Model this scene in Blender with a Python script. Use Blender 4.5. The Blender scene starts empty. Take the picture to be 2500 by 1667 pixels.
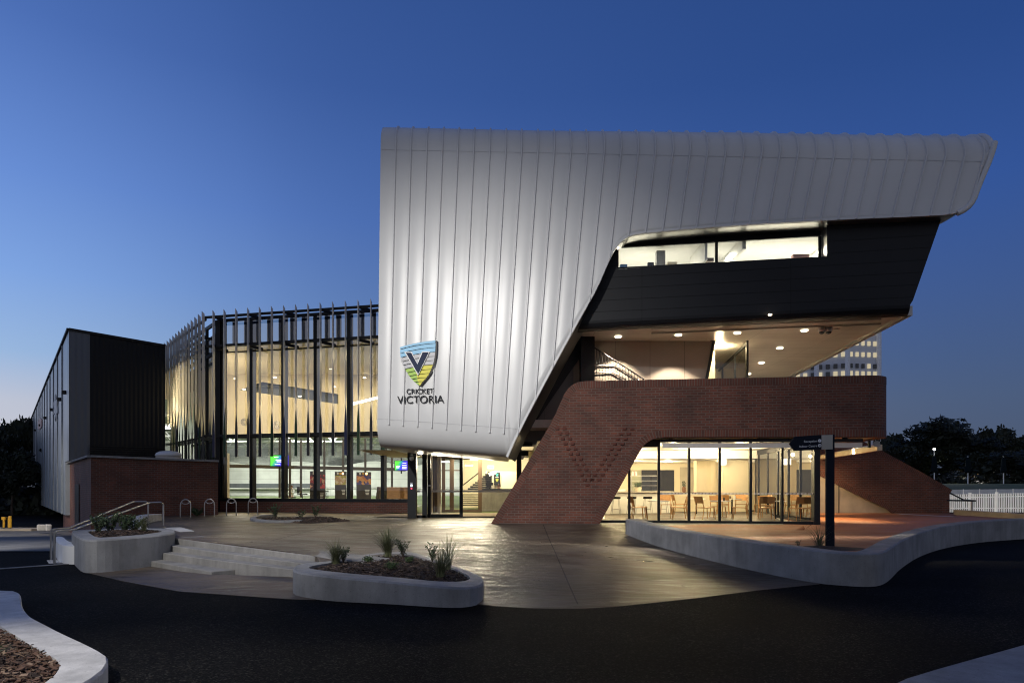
import bpy, math, random
import numpy as np
from mathutils import Vector, Matrix
random.seed(7)
R = math.radians
SC = bpy.context.scene
COL = SC.collection
# ------------------------------------------------------------------ camera, sky, exposure
F, HV, CX, H0 = 2500*24/36, 1183.0, 1250.0, 1.32      # focal (px of the 2500 px wide frame), horizon row, centre column, eye height
cam_d = bpy.data.cameras.new('camera'); cam = bpy.data.objects.new('camera', cam_d); COL.objects.link(cam)
cam.location = (0, 0, H0); cam.rotation_euler = (R(90), 0, 0)
cam_d.lens = 24; cam_d.sensor_width = 36; cam_d.shift_y = (HV-833.5)/2500
cam_d.clip_start = 0.1; cam_d.clip_end = 3000
SC.camera = cam
W = bpy.data.worlds.new("World"); SC.world = W; W.use_nodes = True
def build_sky():
    nt = W.node_tree; n = nt.nodes; l = nt.links; n.clear()
    out = n.new('ShaderNodeOutputWorld'); bg = n.new('ShaderNodeBackground')
    sky = n.new('ShaderNodeTexSky'); sky.sky_type = 'NISHITA'; sky.sun_disc = False
    sky.sun_elevation = R(-2.0); sky.sun_rotation = R(-75); sky.altitude = 50
    sky.air_density = 1.0; sky.dust_density = 0.5; sky.ozone_density = 5.0
    # dusk colours by elevation: the side where the sun went down (left) and the opposite side
    tc = n.new('ShaderNodeTexCoord'); sp = n.new('ShaderNodeSeparateXYZ'); l.new(tc.outputs['Generated'], sp.inputs[0])
    def lin(c): return [((x/255+.055)/1.055)**2.4 if x > 10 else x/255/12.92 for x in c]+[1]
    def ramp(stops):
        r = n.new('ShaderNodeValToRGB'); l.new(sp.outputs[2], r.inputs[0]); e = r.color_ramp.elements; r.color_ramp.interpolation = 'EASE' if False else 'LINEAR'
        while len(e) > 1: e.remove(e[-1])
        e[0].position = stops[0][0]; e[0].color = lin(stops[0][1])
        for p, c in stops[1:]: x = e.new(p); x.color = lin(c)
        return r.outputs[0]
    a = ramp([(0, (205, 203, 212)), (.06, (204, 206, 218)), (.10, (198, 204, 220)), (.158, (160, 191, 230)), (.248, (134, 173, 234)), (.352, (111, 150, 221)), (.494, (84, 120, 192)), (.75, (50, 84, 152)), (1, (40, 70, 135))])
    b = ramp([(0, (74, 84, 104)), (.06, (74, 90, 118)), (.11, (72, 92, 126)), (.23, (62, 89, 142)), (.35, (50, 84, 151)), (.49, (40, 73, 136)), (.75, (36, 64, 120)), (1, (40, 70, 135))])
    mp = n.new('ShaderNodeMapRange'); mp.inputs[1].default_value = -1; mp.inputs[2].default_value = 1; l.new(sp.outputs[0], mp.inputs[0])
    mr = n.new('ShaderNodeValToRGB'); mr.color_ramp.interpolation = 'B_SPLINE'; l.new(mp.outputs[0], mr.inputs[0]); e = mr.color_ramp.elements
    e[0].position = .10; e[0].color = (1, 1, 1, 1); e[1].position = .78; e[1].color = (0, 0, 0, 1)
    for p, f in ((.21, 1.0), (.33, .48), (.40, .34), (.5, .24), (.62, .12)): x = e.new(p); x.color = (f, f, f, 1)
    mx = n.new('ShaderNodeMix'); mx.data_type = 'RGBA'; l.new(mr.outputs[0], mx.inputs[0]); l.new(b, mx.inputs[6]); l.new(a, mx.inputs[7])
    mb = n.new('ShaderNodeMapRange'); mb.interpolation_type = 'SMOOTHSTEP'; mb.inputs[1].default_value = .25; mb.inputs[2].default_value = -.45; l.new(sp.outputs[1], mb.inputs[0])
    mk = n.new('ShaderNodeMix'); mk.data_type = 'RGBA'; l.new(mb.outputs[0], mk.inputs[0]); l.new(mx.outputs[2], mk.inputs[6])
    l.new(ramp([(0, (174, 176, 186)), (.2, (165, 168, 181)), (.5, (118, 127, 150)), (1, (42, 62, 108))]), mk.inputs[7]); mx = mk
    m2 = n.new('ShaderNodeMix'); m2.data_type = 'RGBA'; m2.inputs[0].default_value = .05; l.new(mx.outputs[2], m2.inputs[6]); l.new(sky.outputs[0], m2.inputs[7])
    l.new(m2.outputs[2], bg.inputs[0]); bg.inputs[1].default_value = 1.0
    l.new(bg.outputs[0], out.inputs[0])
build_sky()
SC.view_settings.view_transform = 'Standard'; SC.view_settings.look = 'None'
SC.view_settings.exposure = 0.0; SC.view_settings.gamma = 1.0; SC.view_settings.use_curve_mapping = False
cy = SC.cycles
cy.use_denoising = True; cy.max_bounces = 8; cy.diffuse_bounces = 4; cy.glossy_bounces = 3
cy.transmission_bounces = 4; cy.transparent_max_bounces = 24; cy.caustics_reflective = False; cy.caustics_refractive = False
cy.sample_clamp_indirect = 4.0; cy.filter_width = 1.1
LK = 1.0                                                # common factor for the lamps

def U(u, v, y): return Vector(((u-CX)/F*y, y, H0-(v-HV)/F*y))
def PL(u, v, pl, off=0.0):
    a, b = pl; return U(u, v, (a+off)/(1-b*(u-CX)/F))
def G(u, v, z): return U(u, v, (H0-z)*F/(v-HV))
def lerp(a, b, t): return a+(b-a)*t
def ip(x, pts):                                         # piecewise linear
    if x <= pts[0][0]: return pts[0][1]
    for (x0, y0), (x1, y1) in zip(pts, pts[1:]):
        if x <= x1: return y0+(y1-y0)*(x-x0)/(x1-x0)
    return pts[-1][1]
def sstep(a, b, x):
    t = min(1, max(0, (x-a)/(b-a))); return t*t*(3-2*t)

# lamps ---------------------------------------------------------------------------------
def lamp(kind, loc, energy, col=(1, .8, .55), target=None, size=.1, angle=60, blend=.4, sx=None, sy=None):
    d = bpy.data.lights.new(kind.lower()+'_lamp', kind); d.energy = energy*LK; d.color = col
    if kind == 'AREA':
        d.spread = R(angle) if kind == 'AREA' and angle != 60 else R(180); d.shape = 'RECTANGLE'; d.size = sx or size; d.size_y = sy or size
    else: d.shadow_soft_size = size
    if kind == 'SPOT': d.spot_size = R(angle); d.spot_blend = blend
    o = bpy.data.objects.new(kind.lower()+'_lamp', d); COL.objects.link(o); o.location = loc
    if target is not None:
        o.rotation_euler = (Vector(target)-Vector(loc)).to_track_quat('-Z', 'Y').to_euler()
    return o
WARM = (1, .76, .46); CREAM = (1, .77, .43); COOL = (.92, .97, 1.0)
# flood lamp on a tall pole behind the camera on the left: it washes the pale metal shell and the nearest kerb
lamp('SPOT', (-10.6, 2.2, 12.6), 17500, (1, .97, .92), target=(-2.4, 23, 1.6), size=.3, angle=58, blend=1.0)
lamp('SPOT', (-8.5, 2.0, 9.0), 4600, (1, .95, .88), target=(-5.2, 5.6, -.5), size=.25, angle=36, blend=.8)
lamp('SPOT', (-15.5, 19.0, 4.5), 1800, (1, .95, .9), target=(-17.0, 22.5, -1), size=.1, angle=75, blend=.9)   # lamp over the side road
lamp('SPOT', (-27, 30.0, 5.5), 3500, (1, .9, .75), target=(-28, 38, -1), size=.15, angle=80, blend=.9)

# ------------------------------------------------------------------ materials
def nt_new(name):
    m = bpy.data.materials.new(name); m.use_nodes = True
    nt = m.node_tree; nt.nodes.clear()
    o = nt.nodes.new('ShaderNodeOutputMaterial'); b = nt.nodes.new('ShaderNodeBsdfPrincipled')
    nt.links.new(b.outputs[0], o.inputs[0]); return m, nt, b
def c4(c): return (c[0], c[1], c[2], 1)
def M(name, col, rough=.6, metal=0.0, var=.15, scale=2.0, bump=0.0, bscale=60, rvar=0.0, stretch=None, coord='Object', detail=6, spec=None):
    m, nt, b = nt_new(name); n = nt.nodes; l = nt.links
    if spec is not None: b.inputs['Specular IOR Level'].default_value = spec
    tc = n.new('ShaderNodeTexCoord'); src = tc.outputs[coord]
    if stretch:
        mp = n.new('ShaderNodeMapping'); mp.inputs['Scale'].default_value = stretch; l.new(src, mp.inputs[0]); src = mp.outputs[0]
    nz = n.new('ShaderNodeTexNoise'); nz.inputs['Scale'].default_value = scale; nz.inputs['Detail'].default_value = detail; l.new(src, nz.inputs['Vector'])
    mx = n.new('ShaderNodeMix'); mx.data_type = 'RGBA'
    rmp = n.new('ShaderNodeMapRange'); rmp.inputs[1].default_value = .3; rmp.inputs[2].default_value = .7; l.new(nz.outputs['Fac'], rmp.inputs[0])
    mx.inputs[6].default_value = c4([max(0, c*(1-var)) for c in col]); mx.inputs[7].default_value = c4([min(1, c*(1+var)) for c in col])
    l.new(rmp.outputs[0], mx.inputs[0]); l.new(mx.outputs[2], b.inputs['Base Color'])
    b.inputs['Roughness'].default_value = rough; b.inputs['Metallic'].default_value = metal
    if rvar:
        rr = n.new('ShaderNodeMapRange'); rr.inputs[1].default_value = .3; rr.inputs[2].default_value = .7
        rr.inputs[3].default_value = max(.02, rough-rvar); rr.inputs[4].default_value = min(1, rough+rvar)
        l.new(nz.outputs['Fac'], rr.inputs[0]); l.new(rr.outputs[0], b.inputs['Roughness'])
    if bump:
        n2 = n.new('ShaderNodeTexNoise'); n2.inputs['Scale'].default_value = bscale; n2.inputs['Detail'].default_value = 4; l.new(src, n2.inputs['Vector'])
        bp = n.new('ShaderNodeBump'); bp.inputs['Strength'].default_value = bump; bp.inputs['Distance'].default_value = .02
        l.new(n2.outputs['Fac'], bp.inputs['Height']); l.new(bp.outputs[0], b.inputs['Normal'])
    return m
def brick_mat(name, c1, c2, mortar, bw=.25, rh=.086, ms=.011, off=.5):
    m, nt, b = nt_new(name); n = nt.nodes; l = nt.links
    uv = n.new('ShaderNodeUVMap')
    br = n.new('ShaderNodeTexBrick'); br.offset = off; br.squash = 1
    br.inputs['Scale'].default_value = 1; br.inputs['Brick Width'].default_value = bw; br.inputs['Row Height'].default_value = rh
    br.inputs['Mortar Size'].default_value = ms; br.inputs['Mortar Smooth'].default_value = .1; br.inputs['Bias'].default_value = 0
    br.inputs['Color1'].default_value = c4(c1); br.inputs['Color2'].default_value = c4(c2); br.inputs['Mortar'].default_value = c4(mortar)
    l.new(uv.outputs[0], br.inputs['Vector'])
    nz = n.new('ShaderNodeTexNoise'); nz.inputs['Scale'].default_value = .9; nz.inputs['Detail'].default_value = 5
    l.new(uv.outputs[0], nz.inputs['Vector'])
    mp = n.new('ShaderNodeMapRange'); mp.inputs[1].default_value = .3; mp.inputs[2].default_value = .7; mp.inputs[3].default_value = .68; mp.inputs[4].default_value = 1.35
    l.new(nz.outputs['Fac'], mp.inputs[0])
    mx = n.new('ShaderNodeMix'); mx.data_type = 'RGBA'; mx.blend_type = 'MULTIPLY'; mx.inputs[0].default_value = 1
    l.new(br.outputs['Color'], mx.inputs[6]); l.new(mp.outputs[0], mx.inputs[7]); l.new(mx.outputs[2], b.inputs['Base Color'])
    b.inputs['Roughness'].default_value = .75
    bp = n.new('ShaderNodeBump'); bp.inputs['Strength'].default_value = .5; bp.inputs['Distance'].default_value = .01; bp.invert = True
    l.new(br.outputs['Fac'], bp.inputs['Height']); l.new(bp.outputs[0], b.inputs['Normal'])
    return m
def E(name, col, s):
    m = bpy.data.materials.new(name); m.use_nodes = True; nt = m.node_tree; nt.nodes.clear()
    o = nt.nodes.new('ShaderNodeOutputMaterial'); e = nt.nodes.new('ShaderNodeEmission')
    e.inputs[0].default_value = c4(col); e.inputs[1].default_value = s; nt.links.new(e.outputs[0], o.inputs[0]); return m
def glass(name, tint=(.93, .95, .93), base=.02, ior=1.5, rough=.0):
    m = bpy.data.materials.new(name); m.use_nodes = True; nt = m.node_tree; nt.nodes.clear(); n = nt.nodes; l = nt.links
    o = n.new('ShaderNodeOutputMaterial'); t = n.new('ShaderNodeBsdfTransparent'); g = n.new('ShaderNodeBsdfGlossy'); mx = n.new('ShaderNodeMixShader')
    t.inputs[0].default_value = c4(tint); g.inputs['Roughness'].default_value = rough; g.inputs[0].default_value = (.95, .97, 1, 1)
    fr = n.new('ShaderNodeFresnel'); fr.inputs[0].default_value = ior
    ad = n.new('ShaderNodeMath'); ad.operation = 'ADD'; ad.use_clamp = True; ad.inputs[1].default_value = base
    l.new(fr.outputs[0], ad.inputs[0]); l.new(ad.outputs[0], mx.inputs[0]); l.new(t.outputs[0], mx.inputs[1]); l.new(g.outputs[0], mx.inputs[2])
    l.new(mx.outputs[0], o.inputs[0]); return m
def panel_mat(name, col, pitch, line=.02, axis=1, rough=.45, dark=.35, metal=0.0, off=0.0, pitch2=None, axis2=0):
    """sheet cladding whose joints are thin grooves at a fixed pitch along a UV axis"""
    m, nt, b = nt_new(name); n = nt.nodes; l = nt.links
    uv = n.new('ShaderNodeUVMap'); sp = n.new('ShaderNodeSeparateXYZ'); l.new(uv.outputs[0], sp.inputs[0])
    def groove(ax, p, o=0):
        a = n.new('ShaderNodeMath'); a.operation = 'ADD'; a.inputs[1].default_value = o; l.new(sp.outputs[ax], a.inputs[0])
        w = n.new('ShaderNodeMath'); w.operation = 'WRAP'; w.inputs[1].default_value = p; w.inputs[2].default_value = 0; l.new(a.outputs[0], w.inputs[0])
        g = n.new('ShaderNodeMath'); g.operation = 'LESS_THAN'; g.inputs[1].default_value = line; l.new(w.outputs[0], g.inputs[0]); return g.outputs[0]
    g = groove(axis, pitch, off)
    if pitch2:
        mxm = n.new('ShaderNodeMath'); mxm.operation = 'MAXIMUM'; l.new(g, mxm.inputs[0]); l.new(groove(axis2, pitch2), mxm.inputs[1]); g = mxm.outputs[0]
    nz = n.new('ShaderNodeTexNoise'); nz.inputs['Scale'].default_value = .7; nz.inputs['Detail'].default_value = 5; l.new(uv.outputs[0], nz.inputs['Vector'])
    mr = n.new('ShaderNodeMapRange'); mr.inputs[1].default_value = .3; mr.inputs[2].default_value = .7; mr.inputs[3].default_value = .88; mr.inputs[4].default_value = 1.1
    l.new(nz.outputs['Fac'], mr.inputs[0])
    mx = n.new('ShaderNodeMix'); mx.data_type = 'RGBA'; l.new(g, mx.inputs[0])
    mx.inputs[6].default_value = c4(col); mx.inputs[7].default_value = c4([c*dark for c in col])
    mu = n.new('ShaderNodeMix'); mu.data_type = 'RGBA'; mu.blend_type = 'MULTIPLY'; mu.inputs[0].default_value = 1
    l.new(mx.outputs[2], mu.inputs[6]); l.new(mr.outputs[0], mu.inputs[7]); l.new(mu.outputs[2], b.inputs['Base Color'])
    b.inputs['Roughness'].default_value = rough; b.inputs['Metallic'].default_value = metal
    if max(col) < .05: b.inputs['Specular IOR Level'].default_value = .22
    bp = n.new('ShaderNodeBump'); bp.invert = True; bp.inputs['Strength'].default_value = .6; bp.inputs['Distance'].default_value = .01
    l.new(g, bp.inputs['Height']); l.new(bp.outputs[0], b.inputs['Normal'])
    return m
def corrug_mat(name, col, pitch=.2, rough=.4, metal=.5):
    m, nt, b = nt_new(name); n = nt.nodes; l = nt.links
    uv = n.new('ShaderNodeUVMap'); sp = n.new('ShaderNodeSeparateXYZ'); l.new(uv.outputs[0], sp.inputs[0])
    mu = n.new('ShaderNodeMath'); mu.operation = 'MULTIPLY'; mu.inputs[1].default_value = 2*math.pi/pitch; l.new(sp.outputs[0], mu.inputs[0])
    si = n.new('ShaderNodeMath'); si.operation = 'SINE'; l.new(mu.outputs[0], si.inputs[0])
    bp = n.new('ShaderNodeBump'); bp.inputs['Strength'].default_value = .35; bp.inputs['Distance'].default_value = .03
    l.new(si.outputs[0], bp.inputs['Height']); l.new(bp.outputs[0], b.inputs['Normal'])
    b.inputs['Base Color'].default_value = c4(col); b.inputs['Roughness'].default_value = rough; b.inputs['Metallic'].default_value = metal; b.inputs['Specular IOR Level'].default_value = .2
    return m

MT = {}
def plaza_mat(name, c1, c2, rough):
    """broom finished paving: soft streaks and stains, slightly damp"""
    m, nt, b = nt_new(name); n = nt.nodes; l = nt.links
    tc = n.new('ShaderNodeTexCoord')
    mp = n.new('ShaderNodeMapping'); mp.inputs['Rotation'].default_value = (0, 0, R(12)); mp.inputs['Scale'].default_value = (.55, 1.9, 1); l.new(tc.outputs['Object'], mp.inputs[0])
    n1 = n.new('ShaderNodeTexNoise'); n1.inputs['Scale'].default_value = 1.1; n1.inputs['Detail'].default_value = 9; n1.inputs['Roughness'].default_value = .66; n1.inputs['Distortion'].default_value = 1.6; l.new(mp.outputs[0], n1.inputs['Vector'])
    n2 = n.new('ShaderNodeTexNoise'); n2.inputs['Scale'].default_value = .35; n2.inputs['Detail'].default_value = 5; l.new(tc.outputs['Object'], n2.inputs['Vector'])
    ad = n.new('ShaderNodeMath'); ad.operation = 'MULTIPLY'; l.new(n1.outputs['Fac'], ad.inputs[0]); l.new(n2.outputs['Fac'], ad.inputs[1])
    mr = n.new('ShaderNodeMapRange'); mr.inputs[1].default_value = .14; mr.inputs[2].default_value = .36; l.new(ad.outputs[0], mr.inputs[0])
    mx = n.new('ShaderNodeMix'); mx.data_type = 'RGBA'; mx.inputs[6].default_value = c4(c1); mx.inputs[7].default_value = c4(c2); l.new(mr.outputs[0], mx.inputs[0]); l.new(mx.outputs[2], b.inputs['Base Color'])
    r2 = n.new('ShaderNodeMapRange'); r2.inputs[1].default_value = .3; r2.inputs[2].default_value = .7; r2.inputs[3].default_value = rough-.2; r2.inputs[4].default_value = rough+.3; l.new(n1.outputs['Fac'], r2.inputs[0]); l.new(r2.outputs[0], b.inputs['Roughness'])
    n3 = n.new('ShaderNodeTexNoise'); n3.inputs['Scale'].default_value = 40; n3.inputs['Detail'].default_value = 4; l.new(mp.outputs[0], n3.inputs['Vector'])
    n4 = n.new('ShaderNodeTexNoise'); n4.inputs['Scale'].default_value = 3.2; n4.inputs['Detail'].default_value = 6; n4.inputs['Distortion'].default_value = 1.2; l.new(mp.outputs[0], n4.inputs['Vector'])
    b1 = n.new('ShaderNodeBump'); b1.inputs['Strength'].default_value = .7; b1.inputs['Distance'].default_value = .009; l.new(n3.outputs['Fac'], b1.inputs['Height'])
    b2 = n.new('ShaderNodeBump'); b2.inputs['Strength'].default_value = .6; b2.inputs['Distance'].default_value = .03; l.new(n4.outputs['Fac'], b2.inputs['Height']); l.new(b1.outputs[0], b2.inputs['Normal']); l.new(b2.outputs[0], b.inputs['Normal'])
    return m
def asphalt_mat():
    m, nt, b = nt_new('asphalt'); n = nt.nodes; l = nt.links
    tc = n.new('ShaderNodeTexCoord')
    vo = n.new('ShaderNodeTexVoronoi'); vo.inputs['Scale'].default_value = 55; l.new(tc.outputs['Object'], vo.inputs['Vector'])
    nz = n.new('ShaderNodeTexNoise'); nz.inputs['Scale'].default_value = .5; nz.inputs['Detail'].default_value = 6; l.new(tc.outputs['Object'], nz.inputs['Vector'])
    sp = n.new('ShaderNodeSeparateColor'); l.new(vo.outputs['Color'], sp.inputs[0])
    pw = n.new('ShaderNodeMath'); pw.operation = 'POWER'; pw.inputs[1].default_value = 7; l.new(sp.outputs[0], pw.inputs[0])
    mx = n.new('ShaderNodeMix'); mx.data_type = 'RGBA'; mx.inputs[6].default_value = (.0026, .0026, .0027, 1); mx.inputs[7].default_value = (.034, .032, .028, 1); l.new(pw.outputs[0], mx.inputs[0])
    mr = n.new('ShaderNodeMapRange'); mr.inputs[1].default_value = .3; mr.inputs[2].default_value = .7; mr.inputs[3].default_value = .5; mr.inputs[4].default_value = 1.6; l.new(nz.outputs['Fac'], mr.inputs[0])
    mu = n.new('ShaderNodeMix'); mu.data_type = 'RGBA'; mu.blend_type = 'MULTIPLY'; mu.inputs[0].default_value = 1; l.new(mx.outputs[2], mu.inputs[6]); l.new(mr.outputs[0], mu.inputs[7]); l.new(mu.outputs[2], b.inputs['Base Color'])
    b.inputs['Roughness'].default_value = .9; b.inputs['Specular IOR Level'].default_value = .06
    bp = n.new('ShaderNodeBump'); bp.inputs['Strength'].default_value = .6; bp.inputs['Distance'].default_value = .01; l.new(vo.outputs['Distance'], bp.inputs['Height']); l.new(bp.outputs[0], b.inputs['Normal'])
    return m
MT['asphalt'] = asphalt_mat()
MT['plaza'] = plaza_mat('plaza_paving', (.024, .018, .012), (.135, .104, .076), .44)
MT['terrace'] = plaza_mat('red_paving', (.26, .092, .034), (.41, .16, .064), .6)
def concrete_mat(name, col, seed):
    m, nt, b = nt_new(name); n = nt.nodes; l = nt.links; tc = n.new('ShaderNodeTexCoord')
    def noise(scale, st, det=6):
        mp = n.new('ShaderNodeMapping'); mp.inputs['Scale'].default_value = st; mp.inputs['Location'].default_value = (seed, seed*1.7, 0); l.new(tc.outputs['Object'], mp.inputs[0])
        z = n.new('ShaderNodeTexNoise'); z.inputs['Scale'].default_value = scale; z.inputs['Detail'].default_value = det; z.inputs['Roughness'].default_value = .6; l.new(mp.outputs[0], z.inputs['Vector']); return z.outputs['Fac']
    def rng(f, a, c, lo, hi):
        r = n.new('ShaderNodeMapRange'); r.inputs[1].default_value = a; r.inputs[2].default_value = c; r.inputs[3].default_value = lo; r.inputs[4].default_value = hi; l.new(f, r.inputs[0]); return r.outputs[0]
    cl = rng(noise(1.3, (1, 1, 1)), .3, .7, .72, 1.22); dr = rng(noise(5, (1, 1, .16)), .42, .72, 1.04, .80); pit = rng(noise(34, (1, 1, 1), 3), .62, .72, 1, .6); fine = rng(noise(120, (1, 1, 1), 2), .3, .7, .9, 1.1)
    def mul(a, c): k = n.new('ShaderNodeMath'); k.operation = 'MULTIPLY'; l.new(a, k.inputs[0]); l.new(c, k.inputs[1]); return k.outputs[0]
    f = mul(mul(cl, dr), mul(pit, fine)); mx = n.new('ShaderNodeMix'); mx.data_type = 'RGBA'; mx.blend_type = 'MULTIPLY'; mx.inputs[0].default_value = 1; mx.inputs[6].default_value = c4(col); l.new(f, mx.inputs[7]); l.new(mx.outputs[2], b.inputs['Base Color'])
    b.inputs['Roughness'].default_value = .8
    bp = n.new('ShaderNodeBump'); bp.inputs['Strength'].default_value = .5; bp.inputs['Distance'].default_value = .012; l.new(f, bp.inputs['Height']); l.new(bp.outputs[0], b.inputs['Normal']); return m
MT['concrete'] = concrete_mat('concrete', (.24, .24, .24), 0)
MT['concrete_warm'] = M('concrete_warm', (.38, .33, .26), .8, var=.18, scale=1.5, bump=.2)
MT['pale_concrete'] = concrete_mat('pale_concrete', (.56, .55, .53), 4)
MT['step_concrete'] = concrete_mat('step_concrete', (.22, .212, .20), 9)
MT['shell'] = M('pale_metal_sheet', (.62, .62, .615), .35, .04, var=.05, scale=.5, spec=.3)
MT['shell_line'] = M('sheet_joint', (.5, .5, .505), .6, var=.05)
MT['reveal'] = M('soffit_metal', (.42, .41, .39), .28, .7, var=.06, scale=.6)
MT['black'] = M('black_metal', (.010, .011, .013), .5, .0, var=.15, spec=.25)
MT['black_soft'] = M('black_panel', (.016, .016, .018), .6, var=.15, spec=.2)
MT['darkbox'] = panel_mat('dark_cladding', (.011, .012, .015), .37, .014, axis=1, rough=.5, dark=.15, pitch2=4.6)
MT['ceil'] = panel_mat('balcony_lining', (.70, .66, .60), .62, .012, axis=1, rough=.42, dark=.45, pitch2=2.9)
MT['backwall'] = panel_mat('balcony_wall_panel', (.20, .17, .145), 1.28, .014, axis=0, rough=.6, dark=.3)
MT['greypanel'] = panel_mat('grey_panel', (.10, .105, .11), 1.2, .012, axis=0, rough=.5, dark=.4)
MT['brick'] = brick_mat('red_brick', (.128, .036, .019), (.076, .024, .0135), (.115, .08, .066))
MT['soldier'] = brick_mat('soldier_brick', (.122, .034, .018), (.076, .024, .0135), (.11, .078, .064), bw=.086, rh=.26, off=0)
MT['bricksolid'] = M('brick_solid', (.095, .026, .016), .8, var=.2, scale=9)
MT['glass'] = glass('window_glass')
MT['glass_refl'] = glass('coated_glass', (.80, .82, .80), .2, 1.5)
MT['frost'] = M('frosted_band', (.85, .83, .78), .5, var=.02)
MT['cream'] = M('cream_plaster', (.72, .64, .48), .8, var=.03)
MT['white'] = M('white_paint', (.8, .8, .78), .6, var=.03)
MT['floor_white'] = M('pale_floor', (.62, .58, .52), .35, var=.06)
MT['turf'] = M('synthetic_turf', (.10, .135, .05), .9, var=.2, scale=20)
MT['wood'] = M('light_oak', (.44, .23, .085), .5, var=.18, scale=4, stretch=(1, 6, 6))
MT['darkwood'] = M('brown_panel', (.09, .06, .04), .6, var=.1)
MT['silver'] = panel_mat('silver_sheet', (.36, .41, .47), 3.6, .5, axis=0, rough=.38, dark=.5, metal=.55)
MT['corr_black'] = corrug_mat('black_corrugated', (.006, .0068, .009), .22, .55, .0)
MT['corr_grey'] = corrug_mat('grey_corrugated', (.10, .11, .13), .28, .45, .4)
MT['steel'] = M('stainless_steel', (.40, .40, .41), .28, .95, var=.08)
MT['mulch'] = M('bark_mulch', (.05, .03, .02), .95, var=.5, scale=30, bump=.8, bscale=60)
MT['leaf'] = M('leaf_green', (.035, .06, .022), .6, var=.4, scale=6)
MT['leaf_dry'] = M('grass_blade', (.11, .12, .055), .6, var=.4, scale=5)
MT['treeleaf'] = M('tree_leaf', (.016, .022, .012), .7, var=.45, scale=.4)
MT['bark'] = M('bark', (.06, .045, .035), .9, var=.3, scale=6, bump=.5)
MT['lawn'] = M('lawn_grass', (.05, .075, .022), .95, var=.25, scale=1.5, bump=.4)
MT['yellow'] = M('yellow_paint', (.65, .36, .03), .5, var=.1)
MT['navy'] = M('navy_panel', (.008, .011, .020), .6, .0, var=.1, spec=.12)
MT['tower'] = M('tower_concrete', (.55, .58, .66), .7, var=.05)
MT['towerdark'] = M('tower_dark_glass', (.03, .035, .045), .2, var=.2)
MT['towerlit'] = E('tower_lit_window', (1, .86, .58), .55)
MT['lampw'] = E('lamp_warm', (1, .86, .6), 9)
MT['lampc'] = E('lamp_white', (1, .97, .92), 7)
MT['crest_glow'] = E('crest_orange_glow', (1, .55, .18), 6)  # emission for a banner crest, not for a lamp
MT['skin'] = M('skin', (.5, .3, .22), .6, var=.05)
MT['hair'] = M('brown_hair', (.12, .05, .025), .7, var=.2)
MT['shirt'] = M('navy_shirt', (.04, .08, .12), .8, var=.1)
MT['canvas'] = M('awning_canvas', (.55, .53, .5), .8, var=.08)
MT['fence_white'] = M('fence_white', (.75, .76, .78), .5, var=.05)
MT['text_white'] = M('white_lettering', (.75, .77, .8), .5, var=.02)

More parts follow.
